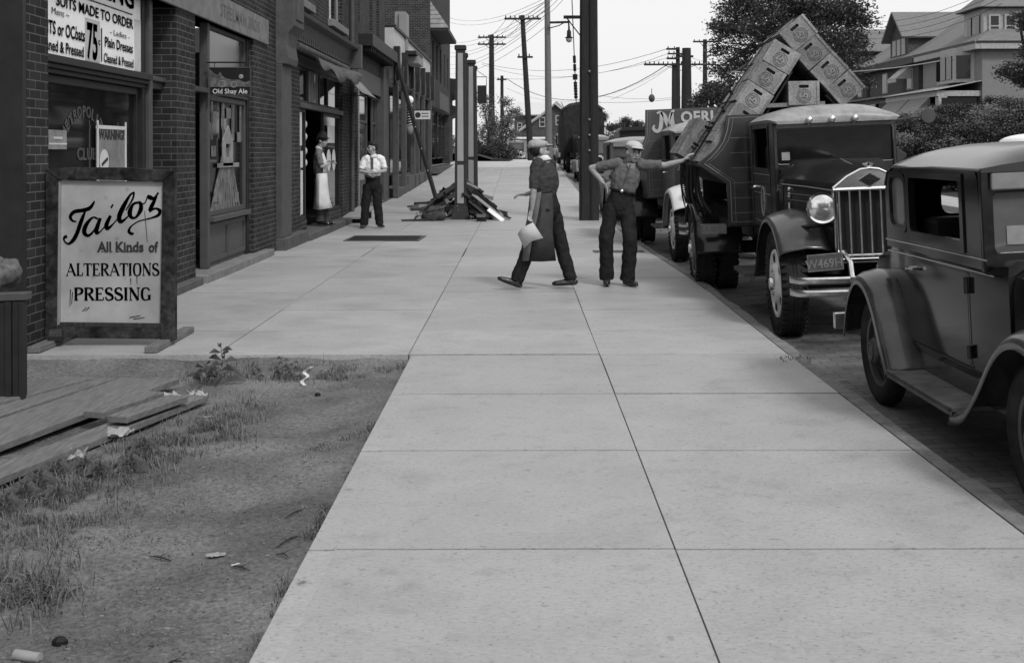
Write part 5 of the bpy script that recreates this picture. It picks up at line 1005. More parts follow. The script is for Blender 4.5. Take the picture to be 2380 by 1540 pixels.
    # fenders, boards, chassis, wheels
    for s in (-1, 1):
        fender([(-.50, .80), (-.34, .96), (-.1, 1.07), (.2, 1.10), (.5, 1.04), (.78, .86), (1.0, .60), (1.15, .46), (1.35, .42)], s * .79, s * .33, .07, crown=.05).build('front_fender', fend, t, sm=60, solid=.008)
        mb = MB(); mb.box(min(s * .86, s * .6), max(s * .86, s * .6), 1.3, 2.1, .40, .44); mb.build('running_board', M_trim2, t, bevel=.004)
        fender([(3.18, .48), (3.22, .72), (3.35, .94), (3.6, 1.08), (3.9, 1.10), (4.2, 1.0), (4.4, .8)], s * 1.17, s * .60, .05).build('rear_fender', M_paintk, t, sm=60, solid=.01)
        wheel(t, s * .655, 0, .475, .215, s, 'disc', mat('wheel_cream', .62, .5, var=.15, scale=10), 46)
        for x in (1.03, .75): wheel(t, s * x, 3.8, .50, .22, s, 'disc', mat('rear_rim', .16, .6, var=.3), 40)
    mb = MB(); mb.box(-.42, -.3, -.7, 5.0, .62, .78); mb.box(.3, .42, -.7, 5.0, .62, .78); mb.box(-.45, .45, -.06, .06, .42, .52); mb.tube([(-.6, 3.8, .5), (.6, 3.8, .5)], .08, 8); mb.ell((0, 3.8, .5), (.2, .2, .2), 10, 8); mb.box(-.45, .45, .2, 2.2, .5, .8); mb.build('chassis', M_black, t)
    # rack: bulkheads, sloped sides, deck
    half = [(-.835, bh_top), (-.86, 1.93), (-.90, 1.83), (-.97, 1.74), (-1.05, 1.67), (-1.165, 1.59), (-1.165, 1.56), (-.855, 1.34), (-.855, .86)]; out = half + [(-a, b) for a, b in reversed(half)]
    for y in ((2.42, 5.0) if rich else (2.42,)):
        mb = MB(); mb.prism(out, (), 'y', y, y + .05); bh = mb.build('bulkhead', bh_mat, t, bevel=.004)
        if y < 3:
            st = MB(); P = [(-.80, bh_top - .03), (-.825, 1.94), (-.87, 1.82), (-.94, 1.72), (-1.02, 1.64), (-1.10, 1.575), (-.815, 1.36), (-.815, .90)]
            for k in ((0, .006), (.045, .003)):
                PP = [(a + k[0], b, 0) for a, b in P]; st.tube([(a, 2.417, b) for a, b, _ in PP], k[1] * .8, 4)
            st.tube([(-.8, 2.417, bh_top - .03), (.8, 2.417, bh_top - .03)], .003, 4); st.tube([(-.815, 2.417, .9), (.8, 2.417, .9)], .003, 4)
            for i in range(6): z = 1.0 + i * .17; st.box(-.80, .8, 2.4165, 2.419, z, z + .004)
            st.build('pinstripe', M_trim3, bh)
    mb = MB()
    for s in (-1, 1): mb.prism([(s * 1.165, 1.59), (s * 1.165, 1.55), (s * .855, 1.33), (s * .84, 1.36)], (), 'y', 2.47, 5.0)
    mb.build('sloping_side', M_woodd, t); mb = MB(); mb.box(-.86, .86, 2.47, 5.0, .84, .92); mb.build('deck', M_woodd, t)
    if not open_low:
        mb = MB(); mb.box(-.85, -.82, 2.47, 5.0, .92, 1.34); mb.build('lower_panel', bh_mat, t); mb = MB(); mb.box(-.2, .2, 2.5, 4.98, .92, 1.7); mb.build('centre_spine', M_black, t)
    return t
TX, TY, TZ, TRZ = 3.09, 10.95, -.112, R(-2.6); ROLL = R(-2.3)
M_bh = mat('rack_paint', .026, .22, var=.25, scale=4, coat=.2, var2=.2)
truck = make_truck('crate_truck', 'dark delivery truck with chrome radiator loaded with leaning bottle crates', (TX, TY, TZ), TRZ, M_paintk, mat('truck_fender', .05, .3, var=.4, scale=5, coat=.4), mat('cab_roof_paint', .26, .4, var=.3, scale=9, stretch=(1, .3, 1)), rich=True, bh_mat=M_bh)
truck.rotation_euler.y = ROLL; truck.location = (TX + .05, TY, TZ + .03); coupe.rotation_euler.y = R(-2.6); coupe.location.x += .03; coupe.location.z += .03
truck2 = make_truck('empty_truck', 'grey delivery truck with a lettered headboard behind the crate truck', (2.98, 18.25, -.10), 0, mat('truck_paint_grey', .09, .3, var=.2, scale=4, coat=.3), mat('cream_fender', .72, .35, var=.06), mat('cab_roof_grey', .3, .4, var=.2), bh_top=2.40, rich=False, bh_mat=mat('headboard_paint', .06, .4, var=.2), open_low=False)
truck2.rotation_euler.y = ROLL; truck2.location = (3.12, 18.25, -.06)
mb = MB(); MM = Matrix(((1, 0, 0, -.60), (0, 0, -1, 2.413), (0, 1, 0, 2.20), (0, 0, 0, 1)))
MM = Matrix.Translation((.13, 0, .0)) @ MM
for st in ([(-.22, -.07, .5), (-.24, -.13, 1), (-.19, -.18, 1.2), (-.13, -.15, 1.3), (-.10, -.04, 1.4), (-.09, .08, 1.3), (-.11, .15, .8), (-.17, .13, .6)], [(-.10, .15, .8), (-.04, .08, 1.5), (.0, -.06, 1.2), (.015, -.12, .6)], [(.015, -.12, .5), (.05, .04, .9), (.10, .15, .9), (.14, .16, .7)], [(.10, .14, .8), (.09, .0, 1.5), (.11, -.11, 1.5), (.17, -.16, 1.2), (.23, -.13, .7)]):
    strip(mb, cat([tuple(p) for p in st], 5), .05, MM, 0, .008)
vs, fs = text_mb('OERLEIN', .26, depth=.006, bold=.010, sx=.95, spacing=1.1); mb.add([(v[0] + .30, 2.412 - v[2], v[1] + 2.235) for v in vs], fs); mb.build('headboard_lettering', mat('gold_leaf', .42, .5, var=.2), truck2)
# rack internals of the crate truck
def L2(p): return p
lt = truck; dL = Vector((.552, 0, .834)); dR = Vector((-.654, 0, .757)); 
mb = MB(); mb.bar((-.73, 2.55, 1.55), (-.05, 2.55, 2.58), .04, .02); 
for s, d, base in ((-1, dL, Vector((-.79, 0, 1.60))), (1, dR, Vector((1.02, 0, 1.50)))):
    nrm = Vector((-d.z * -s, 0, d.x * -s)) if False else None
    mb.add([(base.x, 2.5, base.z), (base.x + d.x * 1.05, 2.5, base.z + d.z * 1.05), (base.x + d.x * 1.05, 4.95, base.z + d.z * 1.05), (base.x, 4.95, base.z), (base.x - s * .03, 2.5, base.z), (base.x + d.x * 1.05 - s * .03, 2.5, base.z + d.z * 1.05), (base.x + d.x * 1.05 - s * .03, 4.95, base.z + d.z * 1.05), (base.x - s * .03, 4.95, base.z)],
           [(0, 1, 2, 3), (7, 6, 5, 4), (0, 4, 5, 1), (1, 5, 6, 2), (2, 6, 7, 3), (3, 7, 4, 0)])
mb.build('rack_slope', M_woodd, truck)
mb = MB(); mb.prism([(-.66, 1.9), (.95, 1.9), (.08, 2.86), (-.10, 2.86)], (), 'y', 3.065, 3.08); mb.build('gap_shade_sheet', M_black, truck)  # black sheet added to stand for the dark between the crate stacks
mb = MB(); mb.box(-.42, .30, 2.5, 4.9, 2.18, 2.225); mb.build('top_deck', M_crate, truck)
mb = MB(); mb.box(-.03, .03, 3.9, 4.0, .9, 2.6); mb.box(-.03, .03, 2.6, 2.7, .9, 2.18); mb.build('centre_spine', M_black, truck)
mb = MB(); mb.box(-1.14, -.86, 2.56, 2.76, .76, .87); mb.build('wood_block', M_crate, truck, bevel=.006)
random.seed(5)
for i in range(26):
    y = 2.5 + random.random() * 2.0; y2 = y + random.uniform(-.5, .5); a = Vector((-1.16 + random.uniform(-.03, .03), y, 1.56)); b = Vector((random.uniform(-1.16, -1.0), min(max(y2, 2.5), 4.4), random.uniform(.95, 1.12))); mid = (a + b) / 2 + Vector((-.04, random.uniform(-.08, .08), -.06)); mb = MB(); mb.tube(cat([tuple(a), tuple(mid), tuple(b)], 4), random.choice([.009, .012, .016]), 5)
    mb.build('chain', M_black, truck)
for i, y in enumerate((4.35, 4.6, 4.15)):
    mb = MB(); P = [(-1.17, y, 1.56), (-1.18, y + .05, 1.3), (-1.15, y, 1.05)]; P = cat(P, 10)
    for p in P: mb.ell(p, (.009, .009, .014), 6, 4)
    mb.build('link_chain', M_black, truck)
# ---- crates
def crate_proto():
    c = thing('bottle_crate', 'x', 'crate', (0, 0, 0), 'bottle crates leaning on the truck rack'); W, D_, Hh = .348, .57, .272; t = .016
    for y0 in (-D_ / 2, D_ / 2 - t):
        mb = MB(); mb.prism(rect(-W / 2, W / 2, -Hh / 2, Hh / 2), [rounded(-.056, .056, .056, .092, .016, 3)], 'y', y0, y0 + t); mb.build('end_board', M_crate, c, bevel=.003)
    mb = MB()
    for s in (-1, 1):
        for k in range(2): z0 = -Hh / 2 + k * Hh / 2 + .002; mb.box(min(s * W / 2, s * (W / 2 - .012)), max(s * W / 2, s * (W / 2 - .012)), -D_ / 2 + t, D_ / 2 - t, z0, z0 + Hh / 2 - .006)
    mb.build('side_slats', M_crate, c, bevel=.002)
    mb = MB()
    for q in (-1, 1): mb.box(min(q * W / 2, q * (W / 2 - .03)), max(q * W / 2, q * (W / 2 - .03)), -D_ / 2 - .008, -D_ / 2 - .001, -Hh / 2, Hh / 2)
    mb.build('cleats', M_crate, c, bevel=.002)
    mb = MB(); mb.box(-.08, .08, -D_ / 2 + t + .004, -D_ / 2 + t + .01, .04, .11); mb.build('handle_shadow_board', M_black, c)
    mb = MB(); mb.box(-W / 2 + .012, W / 2 - .012, -D_ / 2 + t, D_ / 2 - t, -Hh / 2, -Hh / 2 + .01); mb.box(-W / 2 + .013, W / 2 - .013, -D_ / 2 + t + .03, D_ / 2 - t - .03, Hh / 2 - .06, Hh / 2 - .05); mb.build('bottom', M_woodd, c)
    mb = MB()
    for r_ in (.080, .056): mb.tube([(r_ * math.cos(k * .2618), -D_ / 2 - .001, -.035 + r_ * math.sin(k * .2618)) for k in range(24)], .003, 4, close=True)
    for i in range(20):
        a = i * .3142; mb.bar((.063 * math.cos(a), -D_ / 2 - .001, -.035 + .063 * math.sin(a)), (.073 * math.cos(a + .06), -D_ / 2 - .001, -.035 + .073 * math.sin(a + .06)), .006, .002)
    for p in ((-.02, -.02), (.02, -.03), (0, -.055), (-.01, -.0), (.02, -.06), (-.025, -.05)): mb.ell((p[0], -D_ / 2 - .0005, p[1]), (.014, .0015, .009), 7, 5)
    mb.build('round_stamp', mat('crate_print', .10, .8, var=.5, scale=30), c)
    mb = MB(); mb.tube([(-W / 2 + .0, -D_ / 2 + .07, -Hh / 2), (-W / 2 - .001, -D_ / 2 + .07, Hh / 2)], .004, 4); mb.tube([(W / 2, -D_ / 2 + .07, -Hh / 2), (W / 2 + .001, -D_ / 2 + .07, Hh / 2)], .004, 4); mb.build('wire_band', M_trim2, c)
    return c
cr = crate_proto(); used = [False]
TM = Matrix.Translation((TX, TY, TZ)) @ Matrix.Rotation(TRZ, 4, 'Z')
def put_crate(x, z, y, ang, lab):
    c = cr if not used[0] else copy_tree(cr); used[0] = True
    j = random.uniform(-.02, .02); x += j * math.cos(ang); z -= j * math.sin(ang); y += random.uniform(-.012, .012); ang += R(random.uniform(-1.6, 1.6)); p = TM @ Vector((x, y, z)); c.location = p; c.rotation_mode = 'XYZ'; c.rotation_euler = (R(random.uniform(-.6, .6)), ang + R(random.uniform(-1.2, 1.2)), TRZ + R(random.uniform(-1.5, 1.5))); c['label'] = lab; return c
angL = math.atan2(.552, .834); angR = -math.atan2(.654, .757)
LC = {1: (-.949, 1.608, R(32)), 2: (-.81, 1.833, R(32)), 3: (-.67, 2.065, R(32.5)), 4: (-.535, 2.31, R(34)), 5: (-.382, 2.545, R(33.5)), 6: (-.225, 2.765, R(33.5))}
ordn = ['lowest', 'second lowest', 'third lowest', 'third from the top', 'second from the top', 'topmost']
ordr = ['', '', '', '', 'lowest', 'third from the top', 'second from the top', 'topmost']
for ci, (y, wh) in enumerate(((2.77, 'front'), (3.38, 'second'))):
    for k in range(1, 7): put_crate(*LC[k][:2], y, LC[k][2], f'{ordn[k-1]} crate of the left leaning stack in the {wh} row')
    for k in range(4, 8): put_crate(1.22 - k * .18, 1.588 + k * .208, y, angR, f'{ordr[k]} crate of the right leaning stack in the {wh} row')
put_crate(.02, 2.358, 2.77, 0, 'upright crate standing alone in the gap between the leaning stacks')
for ci, y in enumerate((4.25, 4.86)):
    for k in range(1, 3): put_crate(LC[k][0] - .13, LC[k][1] + .10, y, LC[k][2], f'{ordn[k-1]} crate of the {"third" if not ci else "last"} row behind the gap in the load')
# tie ropes over the load
def face(k, off=.19):
    k = max(1, min(6, k)) if 1 <= k <= 6 else k; i = max(1, min(5, int(k))); a, b = LC[i], LC[i + 1]; t = k - i; g = lerp(a[2], b[2], max(0, min(1, t))); return Vector((lerp(a[0], b[0], t) - off * math.cos(g), 0, lerp(a[1], b[1], t) + off * math.sin(g)))
for (y0, y1, off, rad, lab) in ((3.66, 3.70, .19, .006, 'outer tie rope running down the far edge of the crates'), (3.05, 3.10, .20, .007, 'inner tie rope between the front and second crate rows'), (2.96, 2.80, .21, .006, 'loose tie rope crossing the lowest front crates')):
    mb = MB(); P = [face(k, off) + Vector((0, lerp(y1, y0, (k + .2) / 7) + .02 * math.sin(k * 2.3), 0)) for k in (.3, 1, 2, 3, 4, 5, 6, 6.6)] + ([Vector((.0, y0, 3.28))] if 'loose' not in lab else [])
    P = P if 'loose' not in lab else P[:5]
    mb.tube(cat([tuple(TM @ p) for p in P], 3), rad, 6); tag(mb.build('tie_rope', M_black), lab, 'rope')
for i, (k, y) in enumerate(((3.9, 3.07), (3.1, 3.08), (2.1, 3.09), (1.2, 3.6))):
    mb = MB(); c = TM @ (face(k, .22) + Vector((0, y, 0)))
    for j in range(4): mb.ell(c + Vector((random.uniform(-.03, .03), random.uniform(-.03, .03), random.uniform(-.04, .04))), (.02, .024, .016), 8, 5)
    tag(mb.build('rope_knot', M_black, sm=True), ['highest', 'second highest', 'third highest', 'lowest'][i] + ' dark rope knot on the crates', 'knot')
# ---- other vehicles up the street
van = make_car('parked_sedan', 'sedan with sky sheen painted on its roof, parked behind the lettered truck', (2.93, 28.2, gz(28) - .1), mat('sedan_paint', .09, .3, coat=.3), mat('sedan_fender', .10, .35, coat=.3), mat('sedan_roof_sky_sheen', .30, .35, var=.1), cab_end=3.1, tail=3.55, top=1.78, sedan=True); van.scale = (1.08, 1.1, 1.06)  # roof colour is lightened to stand for reflected sky
c2 = make_car('open_front_car', 'old dark car with bright headlamps behind the thickest pole', (3.12, 49, gz(49) - .1), M_car, mat('grey_fender', .16, .4, coat=.2), mat('tan_roof', .34, .6), cab_end=3.1, tail=3.5, top=1.82, sedan=True)
for x, y, lab in ((3.0, 69, 'pale fendered car farther up the kerb line'), (3.1, 80, 'second last car at the top of the kerb line'), (-.35, 104, 'bright roofed car facing us at the far bend'), (1.5, 112, 'last car at the far bend beside the pale pole')):
    c = copy_tree(c2, loc=(x, y, gz(y) - .08), label=lab)
r = thing('tarpaulin_truck', 'tall dark truck with a draped tarpaulin body behind the old car', 'truck', (3.02, 57, gz(57) - .1)); r.scale = (.73, 1, 1); mb = MB(); rows = []
for y in (0, .3, 4.5, 4.8):
    e = .1 if y in (0, 4.8) else 0; row = [(-1.42 + e, y, .95), (-1.46 + e, y, 2.2), (-1.35 + e, y, 3.05), (-.9, y, 3.28 - e), (0, y, 3.38 - e)]; row += [(-p[0], p[1], p[2]) for p in reversed(row[:-1])]; rows.append(row)
mb.loft(rows); o = mb.build('tarpaulin', mat('tarpaulin_cloth', .03, .8, var=.5, scale=3, bump=.04, bscale=3), r, sm=30)
mb = MB(); mb.tube([(-1.44, -.06, 3.02), (-.9, -.06, 3.28), (0, -.06, 3.4), (.9, -.06, 3.28), (1.44, -.06, 3.02)], .035, 6); mb.build('hoop', M_trim2, r)
mb = MB(); mb.prism([(-1.46, 3.0), (-1.15, 2.0), (-1.2, .6), (-1.5, .6)], (), 'y', -.12, -.04); mb.build('hanging_flap', M_black, r)
for s in (-1, 1):
    for y in (.5, 4): wheel(r, s * .95, y, .5, .25, s, 'disc', M_trim)
mb = MB(); mb.box(-.9, .9, -.4, 4.7, .6, .94); mb.box(-.8, .8, -1.4, -.1, .7, 1.8); mb.build('cab_body', M_car, r, bevel=.05)
r = thing('billboard_truck', 'far pale van body with faint lettering at the bend', 'van', (.45, 118, gz(118))); mb = MB(); mb.box(-1.6, 2.0, 0, 4, .6, 2.6); mb.build('van_body', M_trim3, r, bevel=.1); mb = MB(); mb.box(-1.7, 2.1, -.1, 4.1, 2.61, 2.8); mb.build('roof', M_white, r); mb = MB(); mb.box(.2, 1.7, -.03, -.005, 1.7, 1.9); mb.box(.2, 1.6, -.03, -.005, 1.3, 1.45); mb.build('lettering', M_trim2, r)
# ================================================================== PEOPLE
def seg(mb, pts, rr, side=(1, 0, 0), n=14, caps=True):
    P = [Vector(p) for p in pts]; S = Vector(side); rings = []; m_ = len(P)
    for i, p in enumerate(P):
        d = (P[min(i + 1, m_ - 1)] - P[max(i - 1, 0)]).normalized(); u = S - d * S.dot(d)
        u = u.normalized() if u.length > .05 else d.orthogonal().normalized(); v = d.cross(u); a, b = rr[i] if isinstance(rr[i], (tuple, list)) else (rr[i], rr[i])
        rings.append([p + u * a * math.cos(2 * math.pi * k / n) + v * b * math.sin(2 * math.pi * k / n) for k in range(n)])
    mb.loft(rings)
    if caps:
        for i in (0, -1):
            a, b = rr[i] if isinstance(rr[i], (tuple, list)) else (rr[i], rr[i]); mb.ell(P[i], (min(a, b),) * 3, 10, 8)
def voxel(o, vx, sm_=3, disp=0, ds=.07):
    q = o.modifiers.new('r', 'REMESH'); q.mode = 'VOXEL'; q.voxel_size = vx; q.use_smooth_shade = True
    q = o.modifiers.new('s', 'SMOOTH'); q.factor = .5; q.iterations = sm_
    if disp:
        tx = bpy.data.textures.new('folds', 'CLOUDS'); tx.noise_scale = ds; tx.noise_depth = 1; q = o.modifiers.new('d', 'DISPLACE'); q.texture = tx; q.strength = disp; q.mid_level = .5; q.texture_coords = 'LOCAL'
        q = o.modifiers.new('s2', 'SMOOTH'); q.factor = .5; q.iterations = 1
def rotv(v, ax, a): return Matrix.Rotation(a, 3, ax) @ v
def hand(mb, wrist, d, nrm, curl=.5, side=1, sc_=1.0):
    d = Vector(d).normalized(); nrm = Vector(nrm); nrm = (nrm - d * nrm.dot(d)).normalized(); ac = d.cross(nrm) * side; w_ = Vector(wrist)
    seg(mb, [w_ - d * .01, w_ + d * .04 * sc_, w_ + d * .085 * sc_], [(.024 * sc_, .017 * sc_), (.037 * sc_, .016 * sc_), (.038 * sc_, .013 * sc_)], ac)
    for i, (off, L, c) in enumerate(((-.029, .062, 1.15), (-.010, .074, 1.0), (.010, .078, .95), (.029, .070, .85))):
        p = w_ + d * .085 * sc_ + ac * off * sc_; pts = [p]; dd = d
        for j in range(3): dd = rotv(dd, ac, curl * c * side * -1 * (1 if side == 1 else -1)); p = p + dd * L * sc_ * (.45, .32, .23)[j]; pts.append(p)
        mb.tube(pts, [.0095 * sc_, .009 * sc_, .0085 * sc_, .0065 * sc_], 8)
    p = w_ + d * .025 * sc_ + ac * .034 * sc_; q = p + (d * .6 + ac * .75 - nrm * .1).normalized() * .04 * sc_; e = q + (d * .9 + ac * .25 + nrm * .2).normalized() * .035 * sc_; mb.tube([p, q, e], [.013 * sc_, .011 * sc_, .008 * sc_], 8)
class Head:
    def __init__(s, c, face, up=(0, 0, 1)):
        f = Vector(face).normalized(); u = Vector(up).normalized(); f = (f - u * f.dot(u)).normalized(); r = f.cross(u); s.M = Matrix(((r.x, f.x, u.x, c[0]), (r.y, f.y, u.y, c[1]), (r.z, f.z, u.z, c[2]), (0, 0, 0, 1))) @ Matrix.Scale(1.07, 4)
    def e(s, mb, c, r, n=14, m_=10):
        t = MB(); t.ell((0, 0, 0), r, n, m_); mb.add([Vector(v) + Vector(c) for v in t.v], t.f, s.M)
    def skull(s, mb):
        e = s.e; e(mb, (0, -.012, .022), (.074, .095, .098)); e(mb, (0, .03, -.035), (.060, .062, .078)); e(mb, (0, .045, -.088), (.036, .036, .026)); e(mb, (0, .075, .022), (.054, .018, .014))
        e(mb, (-.04, .055, -.03), (.026, .028, .026)); e(mb, (.04, .055, -.03), (.026, .028, .026)); e(mb, (0, .094, -.012), (.011, .016, .026)); e(mb, (0, .104, -.032), (.015, .016, .012)); e(mb, (0, .084, -.062), (.026, .014, .012))
        for q in (-1, 1): e(mb, (q * .077, -.005, -.012), (.011, .024, .033))
    def features(s, body):
        mb = MB()
        for q in (-1, 1): s.e(mb, (q * .031, .083, .004), (.014, .008, .006), 8, 6)
        mb.build('eyes', mat('eye_dark', .03, .3), body, sm=True); mb = MB()
        for q in (-1, 1): s.e(mb, (q * .033, .091, .024), (.022, .006, .005), 8, 6)
        mb.build('eyebrows', mat('hair_dark', .018, .6), body, sm=True); mb = MB(); s.e(mb, (0, .097, -.064), (.022, .006, .0035), 8, 6); mb.build('mouth', mat('lips', .07, .6), body, sm=True)
def person(label, root, J, head, face, up, opt, vx=.0075):
    r = thing('person', label, 'person', root); r0 = Vector(root); q = {k: Vector(v) - r0 for k, v in J.items()}; sd_ = (q['shr'] - q['shl']).normalized()
    H_ = Head(Vector(head) - r0, face, up); hc = Vector(head) - r0
    mid = lambda a, b, t=.5: a.lerp(b, t)
    # body: one continuous surface
    mb = MB(); H_.skull(mb); seg(mb, [q['neck'] - (hc - q['neck']).normalized() * .04, q['neck'], hc + (q['neck'] - hc) * .35], [.068, .056, .054], sd_)
    hip = mid(q['hipl'], q['hipr']); ch = mid(q['shl'], q['shr']); wa = q['waist']
    seg(mb, [hip, wa, mid(wa, ch, .55), mid(wa, ch, .93)], [(.145, .10), (.125, .085), (.150, .10), (.13, .07)], sd_)
    seg(mb, [q['shl'], q['shr']], [.05, .05], (0, 1, 0))
    for s in 'lr':
        seg(mb, [q['sh' + s], mid(q['sh' + s], q['el' + s]), q['el' + s]], [.050, .046, .037]); seg(mb, [q['el' + s], mid(q['el' + s], q['wr' + s], .3), q['wr' + s]], [.035, .037, .024])
        seg(mb, [q['hip' + s], mid(q['hip' + s], q['kn' + s]), q['kn' + s]], [.066, .062, .052]); seg(mb, [q['kn' + s], mid(q['kn' + s], q['an' + s], .35), q['an' + s]], [.050, .052, .034])
        h = opt['hand' + s]; hand(mb, q['wr' + s], h[0], h[1], h[2], h[3])
    body = mb.build('body', M_skin, r); voxel(body, vx, 2); H_.features(body)
    # trousers
    tw = opt.get('tw', (.105, .092, .088)); mb = MB(); seg(mb, [wa + (ch - wa) * .06, mid(wa, hip), hip, hip - Vector((0, 0, .05))], [(.142, .100), (.152, .108), (.166, .122), (.15, .115)], sd_)
    for s in 'lr':
        d = (q['an' + s] - q['kn' + s]).normalized(); hem = q['an' + s] + d * opt.get('hem', .03)
        seg(mb, [q['hip' + s], mid(q['hip' + s], q['kn' + s]), q['kn' + s], mid(q['kn' + s], hem), hem], [tw[0], tw[0] * .95, tw[1], tw[1] * .97, tw[2]], caps=False)
    t = mb.build('trousers', opt['trm'], r); voxel(t, vx, 2, .026, .09)
    # shirt
    bk = opt.get('bulk', 1); mb = MB(); seg(mb, [wa - (ch - wa) * .02, mid(wa, ch, .2), mid(wa, ch, .55), mid(wa, ch, .88), ch + (q['neck'] - ch) * .4], [(.146 * bk, .104 * bk), (.160 * bk, .118 * bk), (.172 * bk, .122 * bk), (.150 * bk, .098 * bk), (.09, .07)], sd_)
    seg(mb, [mid(q['shl'], q['neck'], .3), q['shl']], [.075, .064], (0, 1, 0)); seg(mb, [mid(q['shr'], q['neck'], .3), q['shr']], [.075, .064], (0, 1, 0))
    for s in 'lr': e = opt.get('slv', {}).get(s, .95); seg(mb, [q['sh' + s], mid(q['sh' + s], q['el' + s], e * .5), mid(q['sh' + s], q['el' + s], e)], [.064, .063, .062], caps=False)
    for s in 'lr':
        if opt.get('long'): seg(mb, [q['el' + s], mid(q['el' + s], q['wr' + s], opt['long'])], [.055, .048])
    t = mb.build('shirt', opt['shm'], r); voxel(t, vx, 2, .026, .065)
    mb = MB(); nd = (hc - q['neck']).normalized(); c0 = q['neck'] + nd * .0; mb2_ = []
    fr = Vector(face); fr = (fr - nd * fr.dot(nd)).normalized(); rt = nd.cross(fr)
    for k in range(17):
        a = R(25) + R(310) * k / 16; dv = fr * math.cos(a) + rt * math.sin(a); mb2_.append([c0 + dv * .072 - nd * .005 * (1 - math.cos(a)), c0 + dv * .066 + nd * .03 - nd * .015 * math.cos(a), c0 + dv * .09 - nd * .03 - nd * .02 * math.cos(a)])
    mb.loft(mb2_, cap=False, ring_closed=False); mb.build('collar', opt.get('com', opt['shm']), r, sm=True, solid=.004)
    mb = MB(); c0 = wa + (ch - wa) * .03; 
    if opt.get('belt', True):
        ax = (ch - wa).normalized(); u = (sd_ - ax * sd_.dot(ax)).normalized(); v = ax.cross(u); mb.tube([c0 + u * .152 * math.cos(k * .3142) + v * .111 * math.sin(k * .3142) for k in range(20)], .014, 6, close=True); b_ = mb.build('belt', M_black, r, sm=True); f = -v if v.y > 0 else v; mb = MB(); mb.ell(c0 + f * .122, (.022, .008, .018), 8, 6); mb.build('buckle', M_nickel, b_)
    # shoes
    for s in 'lr':
        mb = MB(); a = q['an' + s]; tdir = Vector(opt['toe' + s]).normalized(); an = a + Vector((0, 0, 0)); side = tdir.cross(Vector((0, 0, 1))).normalized(); dn = side.cross(tdir); dn = -dn if dn.z > 0 else dn
        sole = an + dn * (opt.get('ah', .085)); seg(mb, [sole - tdir * .055 - dn * .03, sole - dn * .036, sole + tdir * .10 - dn * .030, sole + tdir * .175 - dn * .026, sole + tdir * .200 - dn * .022], [(.034, .034), (.040, .042), (.047, .038), (.040, .030), (.024, .020)], side); seg(mb, [sole - tdir * .02 - dn * .03, sole - tdir * .025 - dn * .095], [.038, .037], side)
        sh = mb.build('shoe', mat('shoe_leather', .02, .25, coat=.4), r); voxel(sh, .006, 3)
        mb = MB(); seg(mb, [sole - tdir * .06 - dn * .006, sole + tdir * .02 - dn * .006, sole + tdir * .12 - dn * .006, sole + tdir * .20 - dn * .006], [(.034, .006), (.034, .006), (.046, .006), (.03, .006)], side, caps=False); mb.build('sole', M_black, sh)
    # hair and hat
    hm = mat('hair_dark', .018, .6)
    mb = MB(); H_.e(mb, (0, -.034, .018), (.079, .082, .082)); 
    if opt.get('hair') == 'full': H_.e(mb, (0, -.014, .062), (.080, .092, .074)); H_.e(mb, (.02, .05, .092), (.05, .035, .03))
    h = mb.build('hair', hm, r); voxel(h, .006, 2)
    if opt.get('cap'):
        mb = MB(); H_.e(mb, (0, -.012, .068), (.098, .118, .052)); H_.e(mb, (0, -.03, .085), (.085, .095, .048)); H_.e(mb, (0, .095, .050), (.075, .062, .011)); c = mb.build('cap', opt['cap'], r); voxel(c, .006, 2, .008, .05); mb = MB(); H_.e(mb, (0, .105, .040), (.066, .050, .005)); mb.build('cap_brim', M_black, c, sm=True)
    return r, q, H_
M_tr = mat('dark_trousers', .020, .85, var=.25, scale=10, bump=.003, bscale=40); M_sh = mat('work_shirt', .125, .85, var=.2, scale=12, bump=.002, bscale=60); M_ws = mat('white_shirt', .78, .8, var=.04)
# leaning truck man
Y = 14.05
P_ = lambda x, y, dy=0: px(x, y, Y + dy)
J = dict(neck=P_(1463, 378), shl=P_(1427, 382, .03), shr=P_(1497, 384, -.02), ell=P_(1374, 391, .10), wrl=P_(1402, 426, .03), elr=P_(1546, 385, -.04), wrr=P_(1588, 374, -.08), waist=P_(1446, 447, .0), hipl=P_(1422, 478), hipr=P_(1456, 478), knl=P_(1409, 553, -.05), knr=P_(1465, 556, -.12), anl=P_(1409, 642, .02), anr=P_(1458, 645, -.04))
lean, ql, Hl = person('capped man in grey work shirt leaning one hand on the crate truck', px(1435, 662, Y), J, px(1473, 355, Y - .04), (.30, -1, -.08), (.12, 0, 1), dict(
    handl=((.45, -.35, -.75), (1, .1, .3), .35, 1), handr=((.75, -.15, .75), (.65, .2, -.7), .30, -1), toel=(-.05, -1, 0), toer=(.50, -1, 0), trm=M_tr, shm=M_sh, cap=mat('pale_cap', .5, .85, var=.15, scale=20), tw=(.096, .088, .090), hem=.035, slv={'l': .72, 'r': .82}, com=M_sh))
mb = MB(); mb.bar(ql['neck'] + Vector((.0, -.115, -.02)), ql['waist'] + Vector((.01, -.135, .10)), .035, .006); mb.build('placket', M_sh, lean, bevel=.003)
mb = MB(); mb.prism([(-.05, 0), (.05, 0), (.02, -.16), (-.0, -.17)], (), 'y', 0, .004); o = mb.build('open_neck', M_skin, lean); o.location = ql['neck'] + Vector((.012, -.108, -.01)); o.rotation_euler = (R(14), 0, R(8))
